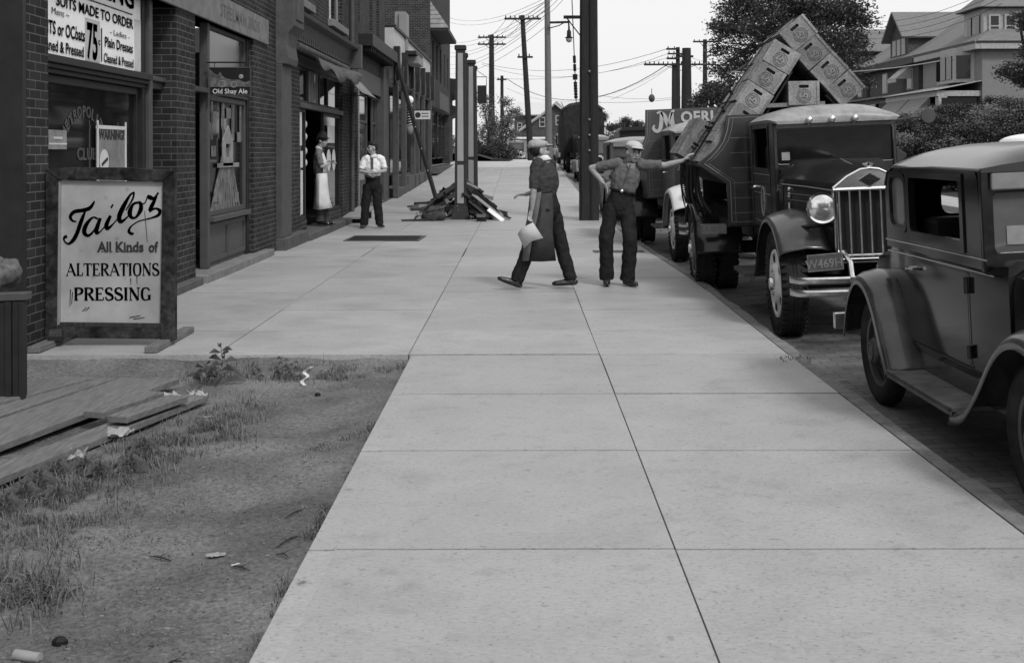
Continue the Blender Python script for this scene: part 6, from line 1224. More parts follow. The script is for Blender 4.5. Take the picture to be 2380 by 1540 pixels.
# walking man
Y = 13.65
J = dict(neck=P_(1262, 369), shl=P_(1245, 386, -.14), shr=P_(1282, 384, .13), ell=P_(1240, 445, -.22), wrl=P_(1236, 487, -.20), elr=P_(1268, 438, .24), wrr=P_(1222, 452, .20), waist=P_(1267, 446), hipl=P_(1270, 482, -.09), hipr=P_(1280, 484, .09), knl=P_(1237, 560, -.08), knr=P_(1301, 560, .08), anl=P_(1201, 648, -.06), anr=P_(1325, 645, .05))
walk, qw, Hw = person('man in pale cap, dark shirt and long apron striding across the sidewalk', px(1255, 672, Y), J, px(1254, 351, Y), (.9, .30, -.25), (-.12, 0, 1), dict(
    handl=((-.15, 0, -1), (0, 1, 0), .5, 1), handr=((-1, -.1, -.05), (0, 0, -1), .4, -1), toel=(-1, -.1, .38), toer=(-1, -.05, -.03), trm=M_tr, shm=mat('dark_shirt', .05, .85, var=.2), com=M_ws, cap=mat('tan_cap', .36, .85, var=.1), tw=(.108, .082, .076), hem=.02, bulk=1.2, belt=False, slv={'l': .9, 'r': .9}))
rows = []
def apron(parent, name, rowsp, m, th=.006):
    mb = MB(); mb.loft(rowsp, cap=False, ring_closed=False); return mb.build(name, m, parent, sm=True, solid=th)
r0 = walk.location
def W_(x, y, dy): return px(x, y, Y + dy) - r0
apron(walk, 'apron', [[W_(1283, 448, -.15), W_(1258, 450, -.19), W_(1243, 452, -.12), W_(1240, 452, .0), W_(1246, 450, .12)], [W_(1286, 490, -.17), W_(1258, 492, -.21), W_(1240, 494, -.15), W_(1236, 494, .0), W_(1244, 494, .14)],
                       [W_(1284, 540, -.20), W_(1252, 545, -.23), W_(1226, 546, -.17), W_(1222, 546, .0), W_(1232, 546, .15)], [W_(1292, 606, -.12), W_(1258, 608, -.20), W_(1226, 607, -.19), W_(1213, 604, .0), W_(1226, 600, .14)]], mat('dark_apron', .05, .85, var=.3))
apron(walk, 'pale_apron_panel', [[W_(1258, 446, -.235), W_(1243, 448, -.19), W_(1232, 449, -.06)], [W_(1250, 500, -.265), W_(1238, 502, -.22), W_(1226, 502, -.06)], [W_(1236, 560, -.26), W_(1224, 562, -.21), W_(1214, 562, -.04)], [W_(1228, 606, -.235), W_(1216, 607, -.19), W_(1207, 604, -.04)]], mat('grey_cloth', .14, .85, var=.2))
pp = bpy.data.objects.new('x', None); bpy.data.objects.remove(pp)
mb = MB(); mb.loft([[px(1238, 517, Y - .33), px(1262, 553, Y - .30)], [px(1212, 530, Y - .27), px(1236, 560, Y - .27)], [px(1203, 543, Y - .20), px(1218, 577, Y - .20)]], cap=False, ring_closed=False); tag(mb.build('folded_paper', M_paper, sm=True, solid=.008), 'pale folded paper held at the thigh of the striding man', 'paper')
# aproned shopkeeper on the step
Y = 23.3
J = dict(neck=P_(743, 344), shl=P_(740, 356, -.19), shr=P_(742, 355, .19), ell=P_(747, 386, -.22), wrl=P_(768, 378, -.05), elr=P_(752, 384, .2), wrr=P_(768, 373, .02), waist=P_(742, 400), hipl=P_(742, 420, -.09), hipr=P_(745, 420, .09), knl=P_(744, 466, -.09), knr=P_(752, 466, .08), anl=P_(744, 510, -.09), anr=P_(756, 511, .08))
shop, qs, Hs = person('dark haired man in long white apron with folded arms in the shop doorway', px(748, 521, Y), J, px(749, 326, Y), (1, -.25, -.15), (.1, 0, 1), dict(
    handl=((.6, .8, .1), (0, 0, 1), .3, 1), handr=((.5, -.8, -.1), (0, 0, 1), .3, -1), toel=(1, -.5, 0), toer=(1, -.2, 0), trm=mat('grey_trousers', .06, .85), shm=mat('grey_shirt', .17, .85, var=.15), com=M_ws, hair='full', tw=(.10, .085, .082), belt=False, slv={'l': .85, 'r': .85}, hem=.03), vx=.009)
r0 = shop.location; M_apr = mat('white_apron', .62, .85, var=.12, scale=5)
apron(shop, 'apron', [[W_(736, 402, -.15), W_(744, 402, -.19), W_(753, 402, -.16), W_(760, 402, -.02), W_(756, 402, .14)], [W_(732, 430, -.19), W_(742, 430, -.25), W_(755, 430, -.20), W_(762, 430, -.03), W_(757, 430, .16)], [W_(729, 465, -.20), W_(742, 466, -.28), W_(760, 464, -.24), W_(766, 463, -.04), W_(760, 463, .18)], [W_(727, 484, -.22), W_(742, 487, -.29), W_(764, 483, -.26), W_(773, 481, -.05), W_(764, 480, .2)]], M_apr)
apron(shop, 'apron_bib', [[W_(746, 352, -.12), W_(752, 354, -.02), W_(750, 352, .1)], [W_(752, 372, -.15), W_(760, 376, -.02), W_(757, 374, .12)], [W_(750, 402, -.16), W_(760, 402, -.02), W_(756, 402, .14)]], M_apr)
mb = MB(); mb.tube([W_(746, 352, -.12), W_(740, 345, -.10), W_(735, 352, -.09)], .016, 6); mb.build('apron_strap', M_apr, shop)
mb = MB(); seg(mb, [Vector(Hs.M @ Vector((0, 0, .05))), Vector(Hs.M @ Vector((0, 0, .10)))], [.105, .085]); Hs.e(mb, (0, .03, .055), (.11, .13, .012)); o = mb.build('dark_cap', M_black, shop); voxel(o, .008, 2)
# white shirted man
Y = 24.5
J = dict(neck=P_(867, 362), shl=P_(847, 370), shr=P_(888, 369), ell=P_(838, 398, -.06), wrl=P_(862, 402, -.19), elr=P_(895, 396, -.05), wrr=P_(872, 400, -.23), waist=P_(866, 410), hipl=P_(856, 428), hipr=P_(877, 428), knl=P_(850, 472, -.02), knr=P_(877, 472, -.02), anl=P_(846, 518), anr=P_(882, 517))
wsm, qq, Hh = person('man in white shirt and tie standing with folded arms on the sidewalk', px(864, 530, Y), J, px(866, 343, Y), (-.9, -.45, -.02), (0, 0, 1), dict(
    handl=((1, -.05, .05), (0, -1, 0), .2, 1), handr=((-1, -.05, .05), (0, -1, 0), .2, -1), toel=(-.2, -1, 0), toer=(.6, -1, 0), trm=mat('black_trousers', .018, .85), shm=M_ws, hair='full', tw=(.108, .092, .086), slv={'l': .8, 'r': .8}, hem=.035), vx=.009)
mb = MB(); a = qq['neck'] + Vector((-.01, -.10, -.03)); b = qq['waist'] + Vector((.01, -.15, .14)); mb.bar(a, a.lerp(b, .9), .05, .01, up=(0, 1, .1)); mb.build('tie', M_trim2, wsm, bevel=.004)
# far pair on the shop steps, a few pixels each
# ================================================================== TREES AND BUSHES
random.seed(23)
def crown(lobes, n, leaf, mb, hollow=.55):
    # lobes: (centre, radii); leaf clumps scattered through each lobe's volume
    sub = []
    for c, r in lobes:
        sub.append((c, (r[0] * .62, r[1] * .62, r[2] * .62)))
        for _ in range(7):
            d = Vector((random.gauss(0, 1), random.gauss(0, 1), random.gauss(0, 1))).normalized(); f = random.uniform(.26, .44); sub.append((Vector(c) + Vector((d.x * r[0], d.y * r[1], d.z * r[2])) * .68, (r[0] * f, r[1] * f, r[2] * f * .8)))
    lobes = sub; tot = sum(r[0] * r[1] * r[2] for _, r in lobes) or 1
    for c, r in lobes:
        k = max(6, int(n * (r[0] * r[1] * r[2]) / tot / 9))
        for _ in range(k):
            d = Vector((random.gauss(0, 1), random.gauss(0, 1), random.gauss(0, 1))).normalized(); q = random.uniform(hollow, 1.08) if random.random() < .8 else random.uniform(.2, 1)
            p = Vector(c) + Vector((d.x * r[0], d.y * r[1], d.z * r[2])) * q
            for _ in range(9):
                e = p + Vector((random.gauss(0, 1), random.gauss(0, 1), random.gauss(0, .6))) * leaf * 1.3
                a = Vector((random.gauss(0, 1), random.gauss(0, 1), random.gauss(0, .5))).normalized() * leaf * random.uniform(.6, 1.3); b = a.cross(Vector((random.random(), random.random(), 1))).normalized() * leaf * .55
                mb.add([e - a * .5, e + b * .5, e + a * .5, e - b * .5], [(0, 1, 2, 3)])
def tree(name, label, base, lobes, n, leaf, trunk_r=.25, mleaf=M_leaf, group=None, branches=True, cat_='tree', trunk_to=None):
    r = thing(name, label, cat_, base, group); base = Vector(base); ml = MB(); crown([(Vector(c) - base, rr) for c, rr in lobes], n, leaf, ml); 
    mt = MB(); top = trunk_to or (sum((Vector(c) for c, _ in lobes), Vector()) / len(lobes)); top = Vector(top) - base; mid = Vector((top.x * .4, top.y * .4, top.z * .55))
    mt.tube([(0, 0, -.5), tuple(mid), tuple(top)], [trunk_r, trunk_r * .75, trunk_r * .3], 8)
    for c, rr in lobes:
        c = Vector(c) - base
        for k in range(2 if branches else 0):
            e = c + Vector((random.uniform(-.6, .6) * rr[0], random.uniform(-.6, .6) * rr[1], random.uniform(-.2, .7) * rr[2])); s = mid.lerp(top, random.uniform(0, .8)); mt.tube([s, s.lerp(e, .5) + Vector((0, 0, .1 * rr[2])), e], [trunk_r * .35, trunk_r * .2, trunk_r * .05], 5)
    mt.build('trunk', M_bark, r, sm=True); ml.build('crown', mleaf, r, fix=False); return r
def lobe(x, y, Y, rx_, rz_, ry_=None): k = Y / F; return (px(x, y, Y), (rx_ * k, (ry_ or rx_) * k, rz_ * k))
# big tree behind the crates
Y = 58; bx = px(1815, 330, Y); bx.z = ground_z(bx.x, Y)
L = [lobe(x, y, Y + random.uniform(-3, 3), a, b) for x, y, a, b in ((1735, 25, 75, 55), (1700, 80, 45, 42), (1715, 140, 50, 40), (1700, 190, 42, 35), (1672, 110, 24, 26), (1668, 165, 26, 26), (1680, 60, 26, 26), (1745, 215, 45, 35), (1790, 60, 70, 65), (1860, 10, 90, 55), (1930, 30, 80, 60), (1985, 40, 60, 45), (1880, 90, 70, 60), (1950, 100, 62, 48), (1990, 120, 40, 45), (1965, 170, 40, 40), (1920, 150, 50, 50), (1990, 190, 40, 35), (1800, 150, 60, 55), (1840, 190, 60, 45), (1770, -60, 80, 60), (1900, -70, 100, 60))]
tree('broadleaf_tree', 'biggest tree with dense dark crown behind the stacked crates', bx, L, 52000, .17, .4, trunk_to=px(1830, 20, Y))
for x, y0, Y, ls, lab in ((1660, 330, 85, ((1655, 212, 28, 20), (1680, 225, 26, 22), (1630, 228, 22, 16), (1700, 240, 22, 18), (1618, 250, 14, 12)), 'smaller tree behind the poles left of the biggest tree'),):
    b = px(x, y0, Y); b.z = ground_z(b.x, Y); tree('small_tree', lab, b, [lobe(a, c, Y, d, e) for a, c, d, e in ls], 7000, .22, .2)
Y = 70; b = px(2405, 300, Y); b.z = ground_z(b.x, Y); tree('evergreen_branch_tree', 'dark tree reaching in from the right edge in front of the porch house', b, [lobe(a, c, 45, d, e) for a, c, d, e in ((2360, 165, 42, 20), (2385, 185, 30, 24), (2375, 45, 18, 14), (2390, 60, 20, 16), (2400, 120, 24, 30))], 4500, .13, .2)
for (x, y, a, b_, Y, lab) in ((2345, 262, 42, 40, 66, 'tall bush beside the side wall of the porch house'), (2290, 270, 26, 22, 67, 'round bush at the corner of the porch house'), (2298, 255, 10, 28, 66, 'narrow pointed evergreen at the corner of the porch house'), (2220, 290, 42, 20, 64, 'low bush under the porch opening'), (2160, 285, 36, 24, 66, 'bush under the lowered awnings'), (2110, 300, 34, 24, 60, 'bush right of the truck mirror'), (2170, 322, 45, 22, 56, 'low bush nearest the lawn slope'), (2260, 318, 56, 22, 56, 'wide low bush right of the lawn slope'), (2340, 310, 50, 20, 58, 'low bush behind the coupe roof'), (2380, 300, 40, 30, 60, 'bush cut by the right picture edge'), (2080, 300, 22, 26, 72, 'bush behind the truck mirror'), (2100, 262, 40, 26, 84, 'dark shrub under the striped porch awning'), (2190, 262, 50, 22, 72, 'dark shrub under the grey porch awning'), (2330, 252, 60, 26, 74, 'big dark shrub against the pale side wall'), (2250, 262, 45, 22, 68, 'dark shrub before the porch base'), (2380, 262, 40, 34, 64, 'dark shrub mass at the right picture edge'), (2200, 300, 60, 26, 62, 'broad shrub in the middle of the bank'), (2290, 300, 60, 24, 60, 'broad shrub right of the middle of the bank'), (2060, 325, 30, 16, 60, 'low dark bush just right of the truck cab'), (2130, 345, 34, 14, 50, 'low bush between the truck cab and the coupe roof'), (2230, 340, 60, 18, 50, 'long low bush above the rear of the coupe roof'), (2330, 335, 60, 18, 50, 'long low bush above the front of the coupe roof')):
    p = px(x, y, Y); g = ground_z(p.x, Y); base = Vector((p.x, Y, g)); tree('garden_bush', lab, base, [lobe(x, y, Y, a, b_), lobe(x - a * .4, y + b_ * .4, Y, a * .6, b_ * .6), lobe(x + a * .45, y + b_ * .3, Y, a * .6, b_ * .7)], 3200, .12, .08, group='garden bushes below the houses', cat_='bush', branches=False)
proto_b = None
for Yb in (40, 45, 50, 56, 62, 70):
    for k in range(8):
        xx = 2110 + k * 44 + random.uniform(-16, 16) + (Yb % 7) * 4; X_ = (xx - CX) * Yb / F; zb_ = ground_z(X_, Yb)
        if Yb < 50 and xx < 2210: continue
        if proto_b is None:
            proto_b = tree('bank_shrub', 'dark shrub in the dense planting on the bank below the houses', Vector((X_, Yb, zb_)), [(Vector((X_, Yb, zb_ + .45)), (.95, .8, .62)), (Vector((X_ + .6, Yb, zb_ + .3)), (.6, .6, .5)), (Vector((X_ - .6, Yb + .2, zb_ + .35)), (.6, .6, .45))], 2600, .10, .06, group='shrubs planted on the bank', cat_='bush', branches=False)
        else: c = copy_tree(proto_b, (X_, Yb, zb_), random.uniform(0, 6.28)); f = random.uniform(.8, 1.25); c.scale = (f * 1.1, f, f * random.uniform(.7, 1.2))
# pale leafy tree and hedge at the end of the row
Y = 84
for x, lab, ls in ((1137, 'pale leafy slender tree left of the pair beside the far corner', ((1128, 255, 14, 24), (1142, 285, 20, 28), (1120, 310, 16, 22), (1150, 320, 20, 22), (1125, 230, 9, 14))), (1172, 'pale leafy slender tree right of the pair beside the far corner', ((1172, 240, 11, 18), (1185, 275, 17, 20), (1165, 300, 20, 24), (1195, 262, 12, 10), (1188, 310, 16, 20)))):
    b = px(x, 345, Y); b.z = ground_z(b.x, Y) + .3; tree('slender_tree', lab, b, [lobe(a, c, Y, d, e) for a, c, d, e in ls], 1900, .17, .12, mleaf=M_leafl)
for (x, y, a, b_, Y, lab) in ((1130, 350, 30, 16, 80, 'dark hedge bush at the sidewalk end, left one'), (1160, 345, 30, 20, 81, 'dark hedge bush at the sidewalk end, middle one'), (1183, 356, 16, 14, 79, 'dark hedge bush at the sidewalk end, right one'), (1110, 345, 20, 22, 82, 'dark hedge bush half behind the panelled posts')):
    p = px(x, y, Y); tree('hedge_bush', lab, Vector((p.x, Y, gz(Y))), [lobe(x, y, Y, a, b_), lobe(x + a * .5, y + b_ * .3, Y, a * .5, b_ * .6), lobe(x - a * .5, y + b_ * .3, Y, a * .5, b_ * .6)], 3500, .13, .06, branches=False, cat_='bush')
m = MB(); m.grid(-20, -.6, 75.5, 130, 16, 20, lambda x, y: gz(y) + .02 + .5 * smooth((-x - .6) / 3) + .15 * mnoise.noise(Vector((x, y, 0)))); m.build('grass_bank', M_lawn, sm=True, kind='structure')
# far hills with woods
for i, (x, y, a, b_, Y, lab) in enumerate(((1457, 287, 14, 14, 330, 'lone round tree on the far ridge'), (1425, 296, 18, 8, 350, 'low far trees left of the lone ridge tree'), (1482, 292, 9, 6, 350, 'small far tree right of the lone ridge tree'), (1401, 275, 7, 22, 120, 'dark tree just right of the thickest pole'))):
    p = px(x, y, Y); tree('far_tree', lab, Vector((p.x, Y, p.z - b_ * 1.6 * Y / F)), [lobe(x, y, Y, a, b_)], 1800, .0016 * Y if Y > 200 else .16, .2, branches=False)
tree('far_woods', 'misty low woods along the far ridge', Vector((90, 420, 0)), [lobe(x, 318 + 4 * math.sin(x), 420, 26, 13, 20) for x in range(1350, 2100, 30)] + [lobe(x, 330, 440, 26, 13, 20) for x in range(900, 1350, 30)], 9000, .8, .2, mleaf=mat('far_leaves', .16, .9, var=.3, scale=.05), branches=False)
# ================================================================== HOUSES
def poly(mb, pts, th=.12):
    P = [Vector(p) for p in pts]; n = (P[1] - P[0]).cross(P[2] - P[0]).normalized() * th; m_ = len(P); mb.add(P + [p - n for p in P], [tuple(range(m_)), tuple(range(2 * m_ - 1, m_ - 1, -1))] + [(i, (i + 1) % m_, (i + 1) % m_ + m_, i + m_) for i in range(m_)])
M_roof = mat('slate_roof', .17, .8, var=.2, scale=3, stretch=(1, 1, 4)); M_hw = mat('pale_siding', .21, .8, var=.08, scale=2); M_hl = mat('pale_house_trim', .36, .7)
def window_y(parent, x0, x1, z0, z1, y, m=M_hl, fw=.12):
    mb = MB(); mb.prism(rect(x0, x1, z0, z1), [rect(x0 + fw, x1 - fw, z0 + fw, (z0 + z1) / 2 - .04), rect(x0 + fw, x1 - fw, (z0 + z1) / 2 + .04, z1 - fw)], 'y', y - .06, y + .02); f = mb.build('window', m, parent); mb = MB(); mb.box(x0 + .05, x1 - .05, y - .01, y, z0 + .05, z1 - .05); mb.build('pane', M_glass, f)
# row of three houses; long axis along the street, front faces -x
HX = 29.3; ZG = 3.3
def hz(yy, Y): return H - (yy - CY) * Y / F
def front_house(name, label, y0, y1, wallm, near=False):
    h = thing(name, label, 'house', (0, 0, 0)); zb = 2.2; ze = 8.3
    mb = MB(); mb.box(HX, HX + 12, y0, y1, zb, ze); mb.build('wall', wallm, h)
    mb = MB(); zr = ze + 4.3; xr = HX + 6; hip = 4.5 if near else 0
    poly(mb, [(HX - .6, y0 - .5, ze), (HX - .6, y1 + .3, ze), (xr, y1 + .3 - (0 if near else 0), zr), (xr, y0 - .5 + hip, zr)], .2); poly(mb, [(HX + 12.6, y1 + .3, ze), (HX + 12.6, y0 - .5, ze), (xr, y0 - .5 + hip, zr), (xr, y1 + .3, zr)], .2)
    poly(mb, [(HX + 12.6, y0 - .5, ze), (HX - .6, y0 - .5, ze), (xr, y0 - .5 + hip, zr)], .2); mb.build('roof', M_roof, h)
    mb = MB(); mb.box(HX - .62, HX - .3, y0 - .5, y1 + .2, ze - .35, ze - .01); mb.box(HX - .3, HX + 12.5, y0 - .52, y0 - .02, ze - .35, ze - .01); mb.build('eaves_fascia', M_hl if near else M_stoned, h)
    # porch
    px0 = HX - 2.8; mb = MB(); mb.box(px0, HX - .01, y0 + .2, y1 - .2, 5.0, 5.35); poly(mb, [(px0 - .2, y0, 5.36), (px0 - .2, y1, 5.36), (HX - .02, y1, 5.95), (HX - .02, y0, 5.95)], .05); mb.build('porch_roof', M_hl if near else M_stoned, h)
    for y in ((y0 + .5), (y0 + y1) / 2, (y1 - .5)):
        mb = MB(); mb.box(px0 + .1, px0 + .65, y - .3, y + .3, zb, 4.99); mb.build('porch_pillar', M_hl if near else wallm, h)
    mb = MB(); mb.box(px0, HX, y0 + .2, y1 - .2, zb, 3.1); mb.box(px0, px0 + .2, y0 + .3, y1 - .3, 3.1, 3.7); mb.build('porch_base', M_hw if near else wallm, h)
    # windows on the street face
    for k in range(2):
        y = y0 + 1.2 + k * (y1 - y0) * .5; mb = MB(); mb.box(HX - .06, HX + .0, y, y + 1.3, 6.1, 7.7); w_ = mb.build('window', M_hl, h); mb = MB(); mb.box(HX - .08, HX - .061, y + .15, y + 1.15, 6.2, 7.6); mb.build('pane', M_glass, w_)
    return h
# near house with bay, dormer and side wall
h = front_house('porch_house', 'nearest large pale house with porch, bay and dormer', 75, 86, M_hw, True)
mb = MB()
for x, yy in ((HX - .01, 77), (HX - .01, 81)): pass
mb.prism([(HX - .0, 76.2), (HX - 1.1, 77.0), (HX - 1.1, 79.4), (HX, 80.2)], (), 'z', 5.96, 8.2); mb.build('bay', M_hl, h)
for (xa, ya, xb, yb) in ((HX - .25, 76.35, HX - .95, 76.86), (HX - 1.13, 77.2, HX - 1.13, 78.1), (HX - 1.13, 78.3, HX - 1.13, 79.2)):
    mb = MB(); mb.bar((xa, ya, 6.95), (xb, yb, 6.95), .08, 1.5); mb.build('window', M_glass, h)
mb = MB(); mb.bar((HX - 1.0, 80.5, 6.9), (HX - .2, 80.5, 6.9), .05, 1.4); mb.build('window', M_glass, h)
# dormer facing the camera and street
d0 = px(2225, 88, 76); 
mb = MB(); mb.box(HX + .2, HX + 3.4, 75.3, 78.6, 8.4, 10.6); mb.build('dormer', M_hl, h)
mb = MB(); cx_ = HX + 1.8; zt = 12.4
for a, b in (((HX - .2, 74.9), (HX + 3.8, 74.9)), ((HX + 3.8, 74.9), (HX + 3.8, 79)), ((HX + 3.8, 79), (HX - .2, 79)), ((HX - .2, 79), (HX - .2, 74.9))): poly(mb, [(b[0], b[1], 10.6), (a[0], a[1], 10.6), (cx_, 77, zt)], .08)
mb.build('dormer_roof', M_roof, h)
for x in (HX + .5, HX + 1.5): window_y(h, x, x + .75, 8.7, 10.2, 75.24)
mb = MB()
for y in (75.8, 77.2): mb.box(HX + .12, HX + .19, y, y + .7, 8.8, 10.2)
mb.build('dormer_window', M_glass, h)
mb = MB(); mb.box(HX - 2.5, HX - .3, 75.15, 75.19, 3.3, 4.9); mb.build('porch_opening', M_black, h)
mb = MB(); mb.box(HX - 2.81, HX - 2.79, 76.5, 85, 3.75, 4.98); mb.build('porch_opening', M_black, h)
h2 = front_house('middle_house', 'dark brick house in the middle of the row with window awning', 87, 99, M_brickh); h3 = front_house('end_house', 'farthest dark brick house in the row by the big tree', 100, 112, M_brickh)
for hh, y0 in ((h2, 87), (h3, 100)):
    mb = MB(); y = y0 + 3; poly(mb, [(HX - .9, y - 2, 9.9), (HX - .9, y + .5, 12.0), (HX + 6, y + .5, 12.0), (HX + 5, y - 2, 9.9)], .15); poly(mb, [(HX - .9, y + .5, 12.0), (HX - .9, y + 3, 9.9), (HX + 5, y + 3, 9.9), (HX + 6, y + .5, 12.0)], .15); mb.build('gable_roof', M_roof, hh)
    mb = MB(); mb.prism([(y - 1.6, 8.3), (y + 2.6, 8.3), (y + 2.6, 10.1), (y + .5, 11.8), (y - 1.6, 10.1)], (), 'x', HX - .3, HX + 4); mb.build('gable', M_brickh, hh)
    for k in range(3):
        mb = MB(); mb.box(HX - .35, HX - .305, y - 1 + k * 1.1, y - .2 + k * 1.1, 8.8, 10); mb.build('window', M_hl, hh)
for i, (y0, y1, z0, z1, x0, x1, hm, lab) in enumerate(((88.4, 90.4, 7.9, 6.9, 0, 1.2, M_hl, 'small pale awning over the upper window of the middle house'), (101.4, 103.4, 7.9, 6.9, 0, 1.2, M_hl, 'small pale awning over the upper window of the farthest house'), (76.4, 80.3, 4.95, 3.5, 2.8, 4.3, M_roof, 'near half of the lowered grey porch awning'), (80.6, 85.2, 4.95, 3.5, 2.8, 4.3, M_roof, 'far half of the lowered grey porch awning'), (88, 93, 4.95, 3.6, 2.8, 4.2, mat('striped_awning', .3, .8), 'striped porch awning of the middle house'))):
    mb = MB(); a, b = HX - x0, HX - x1; poly(mb, [(a - .02, y0, z0), (b, y0, z1), (b, y1, z1), (a - .02, y1, z0)], .05); poly(mb, [(b, y0, z1), (b, y0, z1 - .25), (b, y1, z1 - .25), (b, y1, z1)], .03); poly(mb, [(a - .02, y0, z0), (b, y0, z1), (a - .02, y0, z1)], .03); tag(mb.build('porch_awning', hm), lab, 'awning')
mb = MB()
for k in range(6): y = 88.2 + k * .8; poly(mb, [(HX - 2.78, y, 4.99), (HX - 4.22, y, 3.64), (HX - 4.22, y + .35, 3.64), (HX - 2.78, y + .35, 4.99)], .02)
o = bpy.data.objects.get('porch_awning.004'); mb.build('stripe', M_paper, o)
mb = MB(); mb.tube([px(2268, 46, 98), px(2268, 15, 98)], .25, 6); o = mb.build('chimney_pot', M_trim3); o.parent = h2
# far houses beyond the rise
def far_house(name, lab, pts_wall, roofs, wins, Y, depth=9, wm=M_brickh, gab=()):
    h = thing(name, lab, 'house', (0, 0, 0)); mb = MB(); P = [(px(x, y, Y).x, px(x, y, Y).z) for x, y in pts_wall]; mb.prism(P, (), 'y', Y, Y + depth); mb.build('wall', wm, h)
    for k, (pp, m_) in enumerate(roofs):
        mb = MB(); poly(mb, [px(x, y, Y + dy) for x, y, dy in pp], .15); mb.build('roof', m_, h)
    for (x, y, a, b) in wins:
        p = px(x, y, Y); q = px(x + a, y + b, Y); window_y(h, p.x, q.x, q.z, p.z, Y - .05)
    for pp in gab:
        mb = MB(); mb.tube([px(x, y, Y - .2) for x, y in pp], .16, 6); mb.build('barge_board', M_hl, h)
    return h
M_lr = mat('pale_roof', .55, .7, var=.1)
far_house('far_gabled_house', 'far dark gabled house right of the pale pole', [(1215, 330), (1215, 300), (1267, 262), (1294, 240), (1318, 262), (1400, 262), (1400, 345), (1215, 345)], [([(1290, 238, -.5), (1318, 262, -.5), (1330, 262, 9), (1305, 236, 9)], M_lr), ([(1318, 262, -.5), (1400, 262, -.5), (1396, 236, 7), (1305, 236, 7)], M_lr)], [(1253, 272, 15, 24), (1291, 268, 14, 24)], 128, gab=([(1205, 306), (1267, 261)], [(1267, 261), (1294, 238), (1318, 261)]))
far_house('far_white_roofed_house', 'far dark house with a big pale roof behind the leaning pole', [(1196, 264), (1268, 264), (1268, 345), (1196, 345)], [([(1190, 266, -.5), (1272, 266, -.5), (1266, 238, 6), (1200, 238, 6)], M_lr)], [(1202, 285, 12, 20)], 150)
far_house('far_long_shed', 'long low dark building beyond the lettered truck', [(1440, 306), (1448, 297), (1560, 292), (1560, 345), (1440, 345)], [([(1434, 308, -.4), (1448, 296, -.4), (1570, 291, -.4), (1580, 296, -.4), (1580, 300, -.4), (1452, 304, -.4)], M_trim)], [], 160, wm=M_trim)
r = thing('distant_car', 'pale car roof peeping above the coupe at the right edge', 'car', px(2412, 345, 34)); mb = MB(); mb.ell((0, 0, .15), (.85, 1.8, .26), 20, 12); mb.build('roof', M_white, r, sm=True); mb = MB(); mb.ell((0, 0, -.5), (1.05, 2.4, .55), 20, 10); mb.build('body', M_trim2, r, sm=True)
for s in (-1, 1):
    for y in (-1.5, 1.4): 
        mb = MB(); mb.lathe([(-.08, .3), (.08, .3)], c=(s * .8, y, -.95), n=20); mb.build('wheel', M_rub, r)

# unseen houses, added to cut sky light and darken reflections on the vehicles
for (x0, x1, y0, y1, zt, lab, zb) in ((-24, -10.5, -22, 6.5, 9, 'unseen brick house added left of the lot to block sky light', -.3), (21, 33, -24, 8, 9, 'unseen brick house added across the street to block sky light', 0), (21.5, 33, 13, 38, 8.5, 'second unseen brick house added across the street to block sky light', 1)):
    h = thing('sky_block_house', lab, 'house', (0, 0, 0)); mb = MB(); mb.box(x0, x1, y0, y1, zb - 1, zt); mb.build('wall', M_brickh, h); mb = MB(); xm = (x0 + x1) / 2
    poly(mb, [(x0 - .5, y0 - .5, zt), (x0 - .5, y1 + .5, zt), (xm, y1 + .5, zt + 3), (xm, y0 - .5, zt + 3)]); poly(mb, [(x1 + .5, y1 + .5, zt), (x1 + .5, y0 - .5, zt), (xm, y0 - .5, zt + 3), (xm, y1 + .5, zt + 3)]); mb.build('roof', M_roof, h)
    xf = x1 + .02 if x0 < 0 else x0 - .02; y = y0 + 2
    while y < y1 - 2:
        for z in (1.2, 4.6):
            mb = MB(); mb.box(xf - .03, xf + .03, y, y + 1.2, z, z + 1.8); f = mb.build('window', M_hl, h); mb = MB(); mb.box(xf - .045, xf + .045, y + .12, y + 1.08, z + .12, z + 1.68); mb.build('pane', M_glass, f)
        y += 4
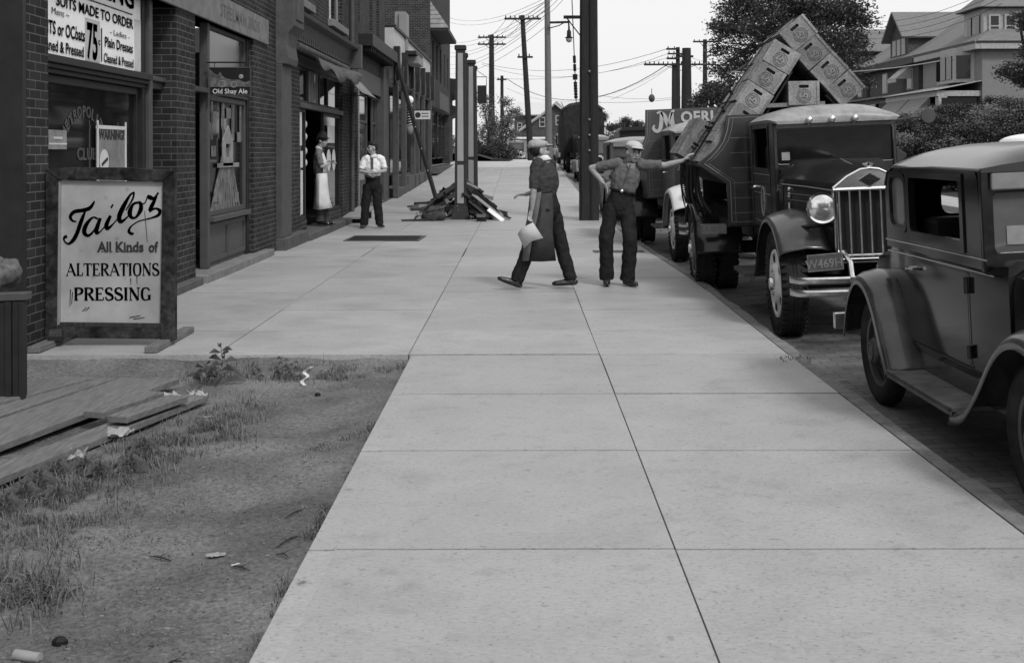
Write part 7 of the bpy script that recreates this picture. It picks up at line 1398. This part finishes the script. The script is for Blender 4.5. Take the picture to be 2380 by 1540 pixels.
# ================================================================== separate pieces become parts of their own
SPLIT = {'pier_caps': 'pier_cap', 'card': 'card', 'stall_riser': 'stall_riser', 'hinge': 'hinge', 'cleats': 'cleat', 'wire_band': 'wire_band', 'bolts': 'bolt', 'insulators': 'insulator', 'bumper_clamp': 'bumper_clamp', 'tow_bracket': 'tow_bracket',
         'rear_bumper': 'rear_bumper', 'bumper': 'bumper_bar', 'drip_rail': 'drip_rail', 'brackets': 'ledge_bracket', 'gabled_panels': 'gabled_panel', 'grille_bars': 'grille_bar', 'eyes': 'eye', 'eyebrows': 'eyebrow', 'coach_wheels': 'coach_wheel', 'cap': 'cap_end', 'brace': 'brace', 'streamers': 'streamer', 'doorway_side': 'doorway_side', 'support': 'support', 'plinth': 'plinth', 'hood_catch': 'hood_catch', 'door_side': 'door_side', 'frame': 'frame', 'bracket': 'bracket', 'hand_hole': 'hand_hole', 'dentils': 'dentil'}
def islands(me):
    n = len(me.vertices); par = list(range(n))
    def fd(a):
        while par[a] != a: par[a] = par[par[a]]; a = par[a]
        return a
    for e in me.edges:
        a, b = fd(e.vertices[0]), fd(e.vertices[1])
        if a != b: par[a] = b
    g = {}
    for p in me.polygons: g.setdefault(fd(p.vertices[0]), []).append(p)
    return list(g.values())
cache = {}
for o in list(bpy.data.objects):
    if o.type != 'MESH' or not o.parent: continue
    b = o.name.split('.')[0]
    if b not in SPLIT: continue
    if b == 'cap' and o.parent.name.startswith('person'): continue
    me = o.data
    if me.name not in cache:
        gs = islands(me); out = []
        if 1 < len(gs) <= 60:
            for g in gs:
                ix = {}; vs = []
                for p in g:
                    for v in p.vertices:
                        if v not in ix: ix[v] = len(vs); vs.append(me.vertices[v].co.copy())
                m2 = bpy.data.meshes.new(SPLIT[b]); m2.from_pydata(vs, [], [[ix[v] for v in p.vertices] for p in g]); m2.materials.append(me.materials[0]); m2.polygons.foreach_set('use_smooth', [p.use_smooth for p in g])
                try: m2.set_sharp_from_angle(angle=R(40))
                except Exception: pass
                out.append(m2)
        cache[me.name] = out
    out = cache[me.name]
    if not out: continue
    for m2 in out[1:]:
        c = o.copy(); c.data = m2; COL.objects.link(c); c.name = SPLIT[b]
        for k in ('category', 'label'):
            if k in c and k == 'category': del c[k]
    o.data = out[0]; o.name = SPLIT[b]
